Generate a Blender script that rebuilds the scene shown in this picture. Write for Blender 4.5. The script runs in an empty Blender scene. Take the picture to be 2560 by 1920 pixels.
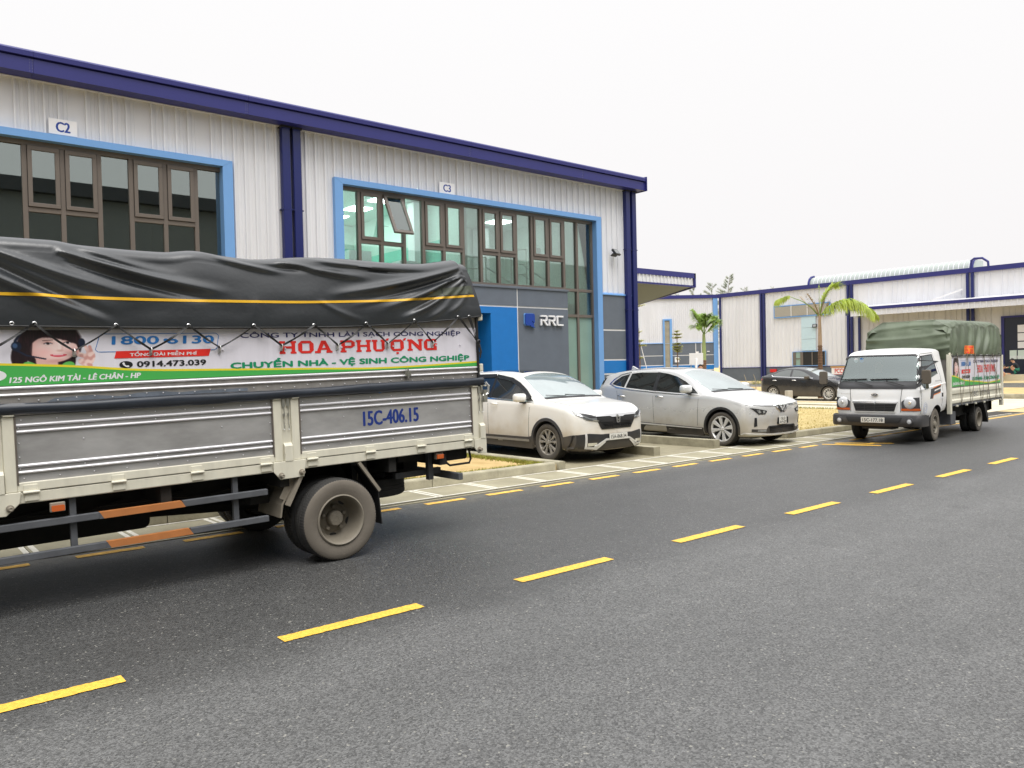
import bpy, bmesh, math, random
from math import sin, cos, pi, radians as R, sqrt, atan2, exp
from mathutils import Vector, Matrix, noise
from mathutils.bvhtree import BVHTree
from mathutils.geometry import delaunay_2d_cdt
random.seed(7)
SC = bpy.context.scene
COL = SC.collection

# ------------------------------------------------------------------ camera
YAW, PITCH, ROLL, FPX, CAMH = 0.8779982, -0.018632, -0.0229174, 1972.258, 1.70
fw = Vector((cos(YAW)*cos(PITCH), sin(YAW)*cos(PITCH), sin(PITCH)))
rt = fw.cross(Vector((0, 0, 1))).normalized(); up = rt.cross(fw)
r2 = cos(ROLL)*rt + sin(ROLL)*up; u2 = -sin(ROLL)*rt + cos(ROLL)*up
cd = bpy.data.cameras.new('camera'); cam = bpy.data.objects.new('camera', cd); COL.objects.link(cam)
cd.sensor_fit = 'HORIZONTAL'; cd.sensor_width = 36; cd.lens = 36*FPX/2560
cd.clip_start = 0.1; cd.clip_end = 2000
cam.matrix_world = Matrix(((r2.x, u2.x, -fw.x, 0), (r2.y, u2.y, -fw.y, 0), (r2.z, u2.z, -fw.z, CAMH), (0, 0, 0, 1)))
SC.camera = cam

# ------------------------------------------------------------------ sky, sun, exposure
SUN_EL, SUN_AZ = R(66), R(200)
w = bpy.data.worlds.new('World'); SC.world = w; w.use_nodes = True
nt = w.node_tree; nt.nodes.clear()
out = nt.nodes.new('ShaderNodeOutputWorld'); bg = nt.nodes.new('ShaderNodeBackground')
sky = nt.nodes.new('ShaderNodeTexSky'); sky.sky_type = 'NISHITA'; sky.sun_disc = False
sky.sun_elevation = SUN_EL; sky.sun_rotation = SUN_AZ
sky.air_density = 1.0; sky.dust_density = 4.0
hs = nt.nodes.new('ShaderNodeHueSaturation'); hs.inputs['Saturation'].default_value = 0.12
hs.inputs['Value'].default_value = 1.0
nt.links.new(sky.outputs[0], hs.inputs['Color'])
tc = nt.nodes.new('ShaderNodeTexCoord'); sp = nt.nodes.new('ShaderNodeSeparateXYZ')
nt.links.new(tc.outputs['Generated'], sp.inputs[0])
cr = nt.nodes.new('ShaderNodeValToRGB'); nt.links.new(sp.outputs['Z'], cr.inputs[0])
cr.color_ramp.elements[0].position = 0.0; cr.color_ramp.elements[0].color = (0.535, 0.522, 0.523, 1)
cr.color_ramp.elements[1].position = 0.45; cr.color_ramp.elements[1].color = (0.575, 0.570, 0.572, 1)
e = cr.color_ramp.elements.new(1.0); e.color = (1.5, 1.5, 1.52, 1)
sc_ = nt.nodes.new('ShaderNodeVectorMath'); sc_.operation = 'SCALE'; sc_.inputs['Scale'].default_value = 10.6
nt.links.new(cr.outputs[0], sc_.inputs[0])
mx = nt.nodes.new('ShaderNodeMix'); mx.data_type = 'RGBA'; mx.inputs[0].default_value = 0.96
nt.links.new(hs.outputs[0], mx.inputs[6]); nt.links.new(sc_.outputs[0], mx.inputs[7])
nt.links.new(mx.outputs[2], bg.inputs['Color']); bg.inputs['Strength'].default_value = 0.10
nt.links.new(bg.outputs[0], out.inputs[0])
sl = bpy.data.lights.new('sun', 'SUN'); sl.energy = 1.5; sl.angle = R(36); sl.color = (1.0, 0.97, 0.93)
so = bpy.data.objects.new('sun', sl); COL.objects.link(so)
sdir = Vector((sin(SUN_AZ)*cos(SUN_EL), cos(SUN_AZ)*cos(SUN_EL), sin(SUN_EL)))
so.rotation_euler = sdir.to_track_quat('Z', 'Y').to_euler(); so.location = (0, -20, 40)
vs = SC.view_settings; SC.display_settings.display_device = 'sRGB'
vs.view_transform = 'Standard'; vs.look = 'None'; vs.gamma = 1; vs.use_curve_mapping = False
vs.exposure = 0.74
SC.cycles.max_bounces = 8; SC.cycles.diffuse_bounces = 3; SC.cycles.glossy_bounces = 4
SC.cycles.transparent_max_bounces = 16; SC.cycles.caustics_reflective = False; SC.cycles.caustics_refractive = False

# ------------------------------------------------------------------ helpers
class MB:
    def __init__(s): s.v = []; s.f = []; s.m = []; s.cm = 0
    def vert(s, p): s.v.append(tuple(p)); return len(s.v)-1
    def face(s, idx, m=None): s.f.append(tuple(idx)); s.m.append(s.cm if m is None else m)
    def quad(s, *ps, m=None):
        i = [s.vert(p) for p in ps]; s.face(i, m)
    def box(s, x0, x1, y0, y1, z0, z1, m=None):
        if x0 > x1: x0, x1 = x1, x0
        if y0 > y1: y0, y1 = y1, y0
        if z0 > z1: z0, z1 = z1, z0
        b = len(s.v)
        s.v += [(x0,y0,z0),(x1,y0,z0),(x1,y1,z0),(x0,y1,z0),(x0,y0,z1),(x1,y0,z1),(x1,y1,z1),(x0,y1,z1)]
        for q in ((0,3,2,1),(4,5,6,7),(0,1,5,4),(1,2,6,5),(2,3,7,6),(3,0,4,7)): s.face([b+k for k in q], m)
        return s
    def bar(s, p0, p1, wd, th, upv=(0,0,1), m=None):
        p0, p1 = Vector(p0), Vector(p1); d = (p1-p0).normalized(); u = Vector(upv)
        a = d.cross(u)
        if a.length < 1e-4: a = d.cross(Vector((0,1,0)))
        a.normalize(); c = a.cross(d).normalized()
        b = len(s.v)
        for p in (p0, p1):
            for sa, sc in ((-1,-1),(1,-1),(1,1),(-1,1)): s.v.append(tuple(p+a*sa*wd/2+c*sc*th/2))
        for q in ((0,3,2,1),(4,5,6,7),(0,1,5,4),(1,2,6,5),(2,3,7,6),(3,0,4,7)): s.face([b+k for k in q], m)
        return s
    def tube(s, pts, r, n=8, m=None, cap=True):
        pts = [Vector(p) for p in pts]; k = len(pts); rs = r if isinstance(r, (list, tuple)) else [r]*k
        b = len(s.v); prev = None
        for i, p in enumerate(pts):
            d = (pts[min(i+1,k-1)]-pts[max(i-1,0)]).normalized()
            if prev is None:
                a = d.cross(Vector((0,0,1)))
                if a.length < 1e-3: a = d.cross(Vector((0,1,0)))
            else: a = prev - d*prev.dot(d)
            a.normalize(); prev = a; c = d.cross(a)
            for j in range(n):
                t = 2*pi*j/n; s.v.append(tuple(p+(a*cos(t)+c*sin(t))*rs[i]))
        for i in range(k-1):
            for j in range(n):
                j2 = (j+1) % n
                s.face((b+i*n+j, b+i*n+j2, b+(i+1)*n+j2, b+(i+1)*n+j), m)
        if cap:
            s.face([b+j for j in range(n)][::-1], m); s.face([b+(k-1)*n+j for j in range(n)], m)
        return s
    def cyl(s, p0, p1, r, n=16, m=None): return s.tube([p0, p1], r, n, m)
    def lathe(s, prof, n=24, axis='z', o=(0,0,0), m=None, ms=None):
        """prof: (radius, height); axis x, y or z"""
        b = len(s.v); o = Vector(o); k = len(prof)
        for (r, h) in prof:
            for j in range(n):
                t = 2*pi*j/n; a, c = r*cos(t), r*sin(t)
                p = {'z': (a, c, h), 'y': (a, h, c), 'x': (h, a, c)}[axis]
                s.v.append(tuple(o+Vector(p)))
        for i in range(k-1):
            for j in range(n):
                j2 = (j+1) % n
                s.face((b+i*n+j, b+i*n+j2, b+(i+1)*n+j2, b+(i+1)*n+j), ms[i] if ms else m)
        return s
    def prism(s, poly, axis, a0, a1, m=None, mcap=None):
        """poly: 2D points in the plane across the axis; concave is fine"""
        def P(q, a): return {'y': (q[0], a, q[1]), 'x': (a, q[0], q[1]), 'z': (q[0], q[1], a)}[axis]
        b = len(s.v); n = len(poly)
        for a in (a0, a1):
            for q in poly: s.v.append(P(q, a))
        for j in range(n):
            j2 = (j+1) % n; s.face((b+j, b+j2, b+n+j2, b+n+j), m)
        s.face([b+j for j in range(n)][::-1], m if mcap is None else mcap); s.face([b+n+j for j in range(n)], m if mcap is None else mcap)
        return s
    def grid(s, fn, nu, nv, m=None):
        b = len(s.v)
        for i in range(nu+1):
            for j in range(nv+1): s.v.append(tuple(fn(i/nu, j/nv)))
        for i in range(nu):
            for j in range(nv):
                a = b+i*(nv+1)+j; s.face((a, a+nv+1, a+nv+2, a+1), m)
        return s
    def xf(s, M, start=0):
        for i in range(start, len(s.v)): s.v[i] = tuple(M @ Vector(s.v[i]))
        return s
    def mesh(s, name, mats, smooth=None, fix=True):
        me = bpy.data.meshes.new(name); me.from_pydata(s.v, [], s.f)
        if not isinstance(mats, (list, tuple)): mats = [mats]
        for q in mats: me.materials.append(q)
        if len(mats) > 1: me.polygons.foreach_set('material_index', s.m)
        if fix:
            bm = bmesh.new(); bm.from_mesh(me); bmesh.ops.recalc_face_normals(bm, faces=bm.faces); bm.to_mesh(me); bm.free()
        if smooth:
            me.polygons.foreach_set('use_smooth', [True]*len(me.polygons)); me.set_sharp_from_angle(angle=R(smooth))
        me.update(); return me

def put(name, me, parent=None, loc=None, rot=None):
    o = bpy.data.objects.new(name, me); COL.objects.link(o)
    if parent: o.parent = parent
    if loc: o.location = loc
    if rot: o.rotation_euler = rot
    return o
def part(name, mb, mats, parent=None, smooth=None, label=None, loc=None, rot=None, bevel=None, fix=True):
    me = mb.mesh(name, mats, smooth, fix)
    o = put(name, me, parent, loc, rot)
    if label: o['label'] = label
    if bevel:
        q = o.modifiers.new('bevel', 'BEVEL'); q.width = bevel; q.segments = 2; q.limit_method = 'ANGLE'; q.angle_limit = R(40)
    return o
def thing(name, label, cat, loc=(0,0,0), rot=(0,0,0), group=None):
    o = bpy.data.objects.new(name, None); COL.objects.link(o); o.location = loc; o.rotation_euler = rot
    o.empty_display_size = 0.3; return tag(o, label, cat, group)
def tag(o, label, cat, group=None):
    o['label'] = label; o['category'] = cat
    if group: o['group'] = group
    return o
def struct(o): o['kind'] = 'structure'; return o
def stuff(o): o['kind'] = 'stuff'; return o
def lerp(a, b, t): return a+(b-a)*t
def interp(tab, x):
    if x <= tab[0][0]: return tab[0][1]
    for (x0, y0), (x1, y1) in zip(tab, tab[1:]):
        if x <= x1:
            return lerp(y0, y1, (x-x0)/(x1-x0))
    return tab[-1][1]
def sinterp(tab, x):
    """Catmull-Rom through a table"""
    n = len(tab)
    if x <= tab[0][0]: return tab[0][1]
    if x >= tab[-1][0]: return tab[-1][1]
    for i in range(n-1):
        if x <= tab[i+1][0]: break
    x1, y1 = tab[i]; x2, y2 = tab[i+1]
    m1 = (y2-tab[i-1][1])/(x2-tab[i-1][0]) if i > 0 else (y2-y1)/(x2-x1)
    m2 = (tab[i+2][1]-y1)/(tab[i+2][0]-x1) if i+2 < n else (y2-y1)/(x2-x1)
    h = x2-x1; t = (x-x1)/h
    return (2*t**3-3*t*t+1)*y1+(t**3-2*t*t+t)*h*m1+(-2*t**3+3*t*t)*y2+(t**3-t*t)*h*m2
def ellipse(cx, cy, rx, ry, n=20, a0=0, a1=2*pi, rot=0):
    full = abs(a1-a0-2*pi) < 1e-6; k = n if full else n+1
    out = []
    for i in range(k):
        t = a0+(a1-a0)*i/n; x, y = rx*cos(t), ry*sin(t)
        out.append((cx+x*cos(rot)-y*sin(rot), cy+x*sin(rot)+y*cos(rot)))
    return out
def rrect(x0, x1, y0, y1, r, n=4):
    o = []
    for cx, cy, a in ((x1-r, y1-r, 0), (x0+r, y1-r, pi/2), (x0+r, y0+r, pi), (x1-r, y0+r, 1.5*pi)):
        for i in range(n+1):
            t = a+pi/2*i/n; o.append((cx+r*cos(t), cy+r*sin(t)))
    return o
def text_mesh(txt, size=1.0, bold=0.0, extrude=0.0, spacing=1.0):
    c = bpy.data.curves.new('text', 'FONT'); c.body = txt; c.size = size; c.offset = bold; c.extrude = extrude
    c.align_x = 'LEFT'; c.resolution_u = 3; c.space_character = spacing
    o = bpy.data.objects.new('text', c); COL.objects.link(o)
    dg = bpy.context.evaluated_depsgraph_get(); dg.update()
    me = bpy.data.meshes.new_from_object(o.evaluated_get(dg)); bpy.data.objects.remove(o); bpy.data.curves.remove(c)
    return me
def lettering(name, txt, mat, parent, origin, ux, uy, width=None, height=None, bold=0.0, extrude=0.0, shear=0.0, depth=0.0, x0=0.0, y0=0.0, center=False, label=None, spacing=1.0, heavy=0.0):
    """text fitted to width x height at (x0, y0) in the plane origin + ux*x + uy*y, raised by depth"""
    me = text_mesh(txt, 1.0, bold, extrude, spacing)
    xs = [v.co.x for v in me.vertices]; ys = [v.co.y for v in me.vertices]
    bx, by = min(xs), min(ys); W, H = max(xs)-bx, max(ys)-by
    sx = width/W if width else None; sy = height/H if height else None
    if sx is None: sx = sy
    if sy is None: sy = sx
    n = ux.cross(uy).normalized()
    for v in me.vertices:
        a = (v.co.x-bx)*sx; b = (v.co.y-by)*sy
        if center: a -= W*sx/2; b -= H*sy/2
        a += b*shear
        v.co = origin+ux*(a+x0)+uy*(b+y0)+n*(depth+v.co.z)
    if heavy:      # printed heavier: the same glyphs again, shifted by a hair and a hair higher
        hv = heavy*(H*sy); b0 = [v.co.copy() for v in me.vertices]; fs = [tuple(p.vertices) for p in me.polygons]; V, Fc = list(b0), list(fs)
        for k, (dx_, dy_) in enumerate(((hv, 0), (-hv, 0), (0, hv*0.5), (0, -hv*0.5), (hv*0.6, hv*0.35), (-hv*0.6, -hv*0.35))):
            o_ = len(V); V += [q+ux*dx_+uy*dy_+n*0.00004*(k+1) for q in b0]; Fc += [tuple(i+o_ for i in f) for f in fs]
        me = bpy.data.meshes.new(name); me.from_pydata(V, [], Fc)
    me.materials.append(mat); me.update(); me.name = name
    o = put(name, me, parent)
    if label: o['label'] = label
    return o
def apply_mods(o):
    dg = bpy.context.evaluated_depsgraph_get(); dg.update()
    me = bpy.data.meshes.new_from_object(o.evaluated_get(dg)); o.modifiers.clear(); o.data = me; return o
def cut(o, cutters, solver='EXACT'):
    for c in cutters:
        for m_ in c.data.materials:
            if m_.name not in [x.name for x in o.data.materials]: o.data.materials.append(m_)
    for c in cutters:
        q = o.modifiers.new('cut', 'BOOLEAN'); q.operation = 'DIFFERENCE'; q.object = c; q.solver = solver
        try: q.material_mode = 'TRANSFER'
        except Exception: pass
    apply_mods(o)
    for c in cutters: bpy.data.objects.remove(c)
    return o
def bvh_of(o):
    bm = bmesh.new(); bm.from_mesh(o.data); t = BVHTree.FromBMesh(bm); bm.free(); return t
def decal(name, bvh, poly, axis, sgn, mat, parent, eps=0.004, step=0.06, back=0.01, far=5.0, label=None, smooth=60, taper=0.0):
    """polygon projected onto a surface; axis y: poly in (x,z), looking from sgn*far; axis x: (y,z); axis z: (x,y)"""
    if axis == 'x': step = min(step, 0.035)
    xs = [p[0] for p in poly]; ys = [p[1] for p in poly]
    pts = []
    n = len(poly)
    for i in range(n):
        a, b = poly[i], poly[(i+1) % n]; L = sqrt((a[0]-b[0])**2+(a[1]-b[1])**2); k = max(1, int(L/step))
        for j in range(k): pts.append((lerp(a[0], b[0], j/k), lerp(a[1], b[1], j/k)))
    nb = len(pts); edges = [(i, (i+1) % nb) for i in range(nb)]
    def inside(x, y):
        c = False; j = nb-1
        for i in range(nb):
            if (pts[i][1] > y) != (pts[j][1] > y) and x < (pts[j][0]-pts[i][0])*(y-pts[i][1])/(pts[j][1]-pts[i][1])+pts[i][0]: c = not c
            j = i
        return c
    allp = [Vector(p) for p in pts]
    x = min(xs)+step*0.5
    while x < max(xs):
        y = min(ys)+step*0.5
        while y < max(ys):
            if inside(x, y) and min((x-p[0])**2+(y-p[1])**2 for p in pts) > (step*0.35)**2: allp.append(Vector((x, y)))
            y += step
        x += step
    vo, _, fo, _, _, _ = delaunay_2d_cdt(allp, edges, [], 1, 1e-6)
    fo = [f for f in fo if inside(sum(vo[i][0] for i in f)/len(f), sum(vo[i][1] for i in f)/len(f))]
    mb = MB(); hit = []; step_n = []
    d = {'y': Vector((0, -sgn, 0)), 'x': Vector((-sgn, 0, 0)), 'z': Vector((0, 0, -sgn))}[axis]
    last = None
    for p in vo:
        o = {'y': Vector((p[0], sgn*far, p[1])), 'x': Vector((sgn*far, p[0], p[1])), 'z': Vector((p[0], p[1], sgn*far))}[axis]
        rc = bvh.ray_cast(o, d); q = rc[0]
        hit.append((o, q)); step_n.append((-d if rc[1] is None else (rc[1] if rc[1].dot(d) < 0 else -rc[1])))
    cand = [far-(o-q).length for o, q in hit if q is not None]
    if not cand: return None
    dep = []
    for o, q in hit:
        if q is not None: dep.append((o-q).length)
        else:
            best = min(((o-o2).length, (o2-q2).length) for o2, q2 in hit if q2 is not None); dep.append(best[1])
    e2 = eps+(0.004 if axis == 'x' else 0.0)
    for (o, q), L, nn in zip(hit, dep, step_n): mb.vert(o+d*L+(nn*0.75-d*0.25).normalized()*e2)
    for f in fo: mb.face(f)
    # rim back into the body
    cnt = {}
    for f in fo:
        for i in range(len(f)):
            e = (f[i], f[(i+1) % len(f)]); k = tuple(sorted(e)); cnt[k] = cnt.get(k, []); cnt[k].append(e)
    base = len(mb.v)
    for i in range(len(vo)): mb.vert(Vector(mb.v[i])-(step_n[i]*0.75-d*0.25).normalized()*(e2+back))
    for k, es in cnt.items():
        if len(es) == 1:
            a, b = es[0]; mb.face((a, base+a, base+b, b))
    used = set(i for f in mb.f for i in f); remap = {}; nv = []
    for i in sorted(used): remap[i] = len(nv); nv.append(mb.v[i])
    mb.v = nv; mb.f = [tuple(remap[i] for i in f) for f in mb.f]
    return part(name, mb, mat, parent, smooth=smooth, label=label)
def dup(root, loc=None, rot=None, label=None, group=None, parent=None, top=True):
    r = root.copy(); COL.objects.link(r)
    if loc is not None: r.location = loc
    if rot is not None: r.rotation_euler = rot
    if label: r['label'] = label
    if group: r['group'] = group
    if parent is not None: r.parent = parent
    for ch in list(root.children):
        dup(ch, parent=r)
    return r
# ------------------------------------------------------------------ materials
def L(r, g, b):
    f = lambda c: (c/255/12.92) if c/255 <= 0.04045 else ((c/255+0.055)/1.055)**2.4
    return (f(r), f(g), f(b), 1)
def mat(name, col, rough=0.5, metal=0.0, spec=0.5, noise_amt=0.0, noise_scale=8.0, bump=0.0, bump_scale=60.0, coat=0.0, dirt=None, dirt_z=(0.2, 1.0), dirt_max=0.8, rough_var=0.0, stretch=None, emis=None, estr=0, alpha=1.0):
    """dirt: colour of a film of dust that thins upwards between dirt_z heights (object space)"""
    m = bpy.data.materials.new(name); m.use_nodes = True; n = m.node_tree.nodes; l = m.node_tree.links
    p = n['Principled BSDF']; c = tuple(col[:3])+(1,)
    p.inputs['Base Color'].default_value = c; p.inputs['Roughness'].default_value = rough; p.inputs['Metallic'].default_value = metal
    p.inputs['Specular IOR Level'].default_value = spec; p.inputs['Coat Weight'].default_value = coat; p.inputs['Coat Roughness'].default_value = 0.06
    if emis: p.inputs['Emission Color'].default_value = emis; p.inputs['Emission Strength'].default_value = estr
    tcn = n.new('ShaderNodeTexCoord'); src = tcn.outputs['Object']
    if stretch:
        mp = n.new('ShaderNodeMapping'); mp.inputs['Scale'].default_value = stretch; l.new(src, mp.inputs[0]); srcs = mp.outputs[0]
    else: srcs = src
    colout = None
    if noise_amt > 0:
        nz = n.new('ShaderNodeTexNoise'); nz.inputs['Scale'].default_value = noise_scale; nz.inputs['Detail'].default_value = 5; nz.inputs['Roughness'].default_value = 0.62
        l.new(srcs, nz.inputs['Vector'])
        mr = n.new('ShaderNodeMapRange'); mr.inputs[1].default_value = 0.28; mr.inputs[2].default_value = 0.72; mr.inputs[3].default_value = 1-noise_amt; mr.inputs[4].default_value = 1+noise_amt*0.6
        l.new(nz.outputs[0], mr.inputs[0])
        vm = n.new('ShaderNodeVectorMath'); vm.operation = 'SCALE'; vm.inputs[0].default_value = c[:3]; l.new(mr.outputs[0], vm.inputs['Scale'])
        colout = vm.outputs[0]; l.new(colout, p.inputs['Base Color'])
        if rough_var:
            m2 = n.new('ShaderNodeMapRange'); m2.inputs[1].default_value = 0.3; m2.inputs[2].default_value = 0.7; m2.inputs[3].default_value = rough-rough_var; m2.inputs[4].default_value = rough+rough_var
            l.new(nz.outputs[0], m2.inputs[0]); l.new(m2.outputs[0], p.inputs['Roughness'])
    if dirt:
        sx = n.new('ShaderNodeSeparateXYZ'); l.new(src, sx.inputs[0])
        nz = n.new('ShaderNodeTexNoise'); nz.inputs['Scale'].default_value = 3.5; nz.inputs['Detail'].default_value = 6; l.new(src, nz.inputs['Vector'])
        ad = n.new('ShaderNodeMath'); ad.operation = 'MULTIPLY_ADD'; ad.inputs[1].default_value = (dirt_z[1]-dirt_z[0])*0.9; l.new(nz.outputs[0], ad.inputs[0])
        su = n.new('ShaderNodeMath'); su.operation = 'SUBTRACT'; l.new(sx.outputs['Z'], su.inputs[0]); su.inputs[1].default_value = (dirt_z[1]-dirt_z[0])*0.45
        l.new(su.outputs[0], ad.inputs[2])
        mr = n.new('ShaderNodeMapRange'); mr.inputs[1].default_value = dirt_z[0]; mr.inputs[2].default_value = dirt_z[1]; mr.inputs[3].default_value = dirt_max; mr.inputs[4].default_value = 0.0; mr.interpolation_type = 'SMOOTHSTEP'
        l.new(ad.outputs[0], mr.inputs[0])
        mxx = n.new('ShaderNodeMix'); mxx.data_type = 'RGBA'; l.new(mr.outputs[0], mxx.inputs[0])
        if colout: l.new(colout, mxx.inputs[6])
        else: mxx.inputs[6].default_value = c
        mxx.inputs[7].default_value = tuple(dirt[:3])+(1,); l.new(mxx.outputs[2], p.inputs['Base Color'])
        mq = n.new('ShaderNodeMapRange'); mq.inputs[3].default_value = rough; mq.inputs[4].default_value = 0.8; l.new(mr.outputs[0], mq.inputs[0]); l.new(mq.outputs[0], p.inputs['Roughness'])
        if coat:
            mc = n.new('ShaderNodeMapRange'); mc.inputs[3].default_value = coat; mc.inputs[4].default_value = 0.0; mc.inputs[2].default_value = 0.6; l.new(mr.outputs[0], mc.inputs[0]); l.new(mc.outputs[0], p.inputs['Coat Weight'])
    if bump > 0:
        nb = n.new('ShaderNodeTexNoise'); nb.inputs['Scale'].default_value = bump_scale; nb.inputs['Detail'].default_value = 4; l.new(srcs, nb.inputs['Vector'])
        bp = n.new('ShaderNodeBump'); bp.inputs['Strength'].default_value = bump; bp.inputs['Distance'].default_value = 0.01; l.new(nb.outputs[0], bp.inputs['Height']); l.new(bp.outputs[0], p.inputs['Normal'])
    return m
def glassmat(name, tint, refl=(0.9, 0.95, 0.92, 1), rough=0.01, ior=1.6, add=0.0, dark=0.0, body=(0.05, 0.06, 0.06, 1)):
    """thin pane: tinted see-through plus a mirror reflection by fresnel; dark: share of an opaque film"""
    m = bpy.data.materials.new(name); m.use_nodes = True; n = m.node_tree.nodes; l = m.node_tree.links; n.clear()
    o = n.new('ShaderNodeOutputMaterial'); tr = n.new('ShaderNodeBsdfTransparent'); tr.inputs[0].default_value = tint
    gl = n.new('ShaderNodeBsdfGlossy'); gl.inputs[0].default_value = refl; gl.inputs['Roughness'].default_value = rough
    fr = n.new('ShaderNodeFresnel'); fr.inputs[0].default_value = ior
    df = n.new('ShaderNodeBsdfDiffuse'); df.inputs[0].default_value = body
    m1 = n.new('ShaderNodeMixShader'); m1.inputs[0].default_value = dark; l.new(tr.outputs[0], m1.inputs[1]); l.new(df.outputs[0], m1.inputs[2])
    mr_ = n.new('ShaderNodeMapRange'); mr_.inputs[3].default_value = add; l.new(fr.outputs[0], mr_.inputs[0])
    m2 = n.new('ShaderNodeMixShader'); l.new(mr_.outputs[0], m2.inputs[0]); l.new(m1.outputs[0], m2.inputs[1]); l.new(gl.outputs[0], m2.inputs[2])
    l.new(m2.outputs[0], o.inputs[0]); return m
M = {}
M['clad'] = mat('cladding', (0.74, 0.75, 0.785), 0.40, noise_amt=0.075, noise_scale=1.2, stretch=(1, 1, 0.25))
M['clad2'] = mat('cladding_weathered', (0.64, 0.64, 0.66), 0.45, noise_amt=0.07, noise_scale=1.5, stretch=(1, 1, 0.2))
M['navy'] = mat('navy_steel', L(40, 42, 112), 0.42, noise_amt=0.05, noise_scale=2)
M['navyd'] = mat('navy_downpipe', L(22, 32, 96), 0.3, noise_amt=0.05, noise_scale=3)
M['sky'] = mat('light_blue_steel', L(112, 160, 216), 0.4, noise_amt=0.03, noise_scale=3)
M['blue'] = mat('blue_render', L(8, 112, 188), 0.6, noise_amt=0.06, noise_scale=5, bump=0.3, bump_scale=90)
M['grey'] = mat('grey_render', L(98, 106, 117), 0.75, noise_amt=0.08, noise_scale=3, bump=0.4, bump_scale=90)
M['groove'] = mat('white_groove', (0.72, 0.72, 0.72), 0.6)
M['mull'] = mat('bronze_aluminium', L(106, 98, 91), 0.4, noise_amt=0.04)
M['gasket'] = mat('black_gasket', (0.012, 0.012, 0.012), 0.6)
M['glass'] = glassmat('window_glass', (0.84, 0.92, 0.895, 1), (0.85, 0.92, 0.88, 1), ior=1.4, add=0.16)
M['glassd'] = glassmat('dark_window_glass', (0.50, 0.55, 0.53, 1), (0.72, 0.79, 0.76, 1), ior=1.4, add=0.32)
M['frost'] = mat('frosted_glass', L(132, 160, 150), 0.12, noise_amt=0.1, noise_scale=1.3, spec=0.9)
M['white'] = mat('white_paint', (0.75, 0.75, 0.75), 0.45)
M['signw'] = mat('sign_white', (0.82, 0.82, 0.84), 0.4)
M['signb'] = mat('sign_blue', L(20, 62, 150), 0.4)
M['teal'] = mat('teal_wall', L(120, 204, 184), 0.7)
M['intw'] = mat('interior_white', L(206, 226, 218), 0.7)
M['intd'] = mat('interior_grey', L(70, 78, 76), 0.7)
M['intg'] = mat('interior_greygreen', L(206, 220, 213), 0.7)
M['lamp'] = mat('ceiling_lamp', (0.9, 0.95, 0.95), 0.5, emis=(0.93, 1.0, 0.97, 1), estr=9.0)
M['steel'] = mat('stainless_steel', (0.62, 0.62, 0.60), 0.28, metal=1.0, noise_amt=0.08, noise_scale=20)
M['black'] = mat('black_plastic', (0.018, 0.018, 0.020), 0.45, noise_amt=0.15)
M['blackd'] = mat('black_underbody', (0.008, 0.008, 0.008), 0.8)
M['chrome'] = mat('chrome', (0.80, 0.80, 0.80), 0.12, metal=1.0)
M['kerb'] = mat('concrete_kerb', L(162, 156, 134), 0.85, noise_amt=0.32, noise_scale=3.5, bump=0.6, bump_scale=40)
M['kerbside'] = M['kerb']
M['card'] = mat('cardboard', L(170, 130, 88), 0.8)
M['redp'] = mat('red_paint', L(205, 32, 30), 0.5)
M['orangep'] = mat('orange_paint', L(240, 130, 40), 0.5)
M['bark'] = mat('bark', L(120, 92, 70), 0.9, noise_amt=0.35, noise_scale=14, bump=0.6, bump_scale=30)
M['palmtrunk'] = mat('palm_trunk', L(170, 146, 122), 0.85, noise_amt=0.2, noise_scale=8, bump=0.3)
M['frond'] = mat('palm_leaf', (0.36, 0.46, 0.06), 0.5, noise_amt=0.4, noise_scale=3)
M['frond2'] = mat('palm_leaf_fresh', (0.30, 0.46, 0.12), 0.5, noise_amt=0.35, noise_scale=3)
M['dry'] = mat('dry_palm_fibre', L(160, 140, 105), 0.9, noise_amt=0.3)
M['leafy'] = mat('young_leaf', (0.42, 0.44, 0.12), 0.6, noise_amt=0.35, noise_scale=4)
M['needle'] = mat('casuarina_needle', L(176, 182, 172), 0.9, noise_amt=0.2)  # needle colour paled for distance haze
M['weed'] = mat('dry_bush', L(150, 148, 70), 0.9, noise_amt=0.3)

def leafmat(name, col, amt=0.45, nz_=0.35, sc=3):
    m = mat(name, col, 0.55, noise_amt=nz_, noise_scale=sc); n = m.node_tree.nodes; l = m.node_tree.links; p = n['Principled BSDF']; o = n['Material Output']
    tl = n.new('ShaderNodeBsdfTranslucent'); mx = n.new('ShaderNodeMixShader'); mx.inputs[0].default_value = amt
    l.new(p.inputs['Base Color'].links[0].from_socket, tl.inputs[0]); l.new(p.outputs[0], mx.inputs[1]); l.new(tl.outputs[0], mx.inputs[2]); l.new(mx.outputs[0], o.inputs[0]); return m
M['frond'] = leafmat('palm_leaf_lit', (0.46, 0.56, 0.10)); M['frond2'] = leafmat('palm_leaf_young', (0.36, 0.52, 0.14)); M['leafy'] = leafmat('young_tree_leaf', (0.55, 0.56, 0.20)); M['needle'] = leafmat('casuarina_foliage', L(190, 196, 184)[:3], 0.5, 0.2)  # casuarina foliage has distance haze mixed into its colour
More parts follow.
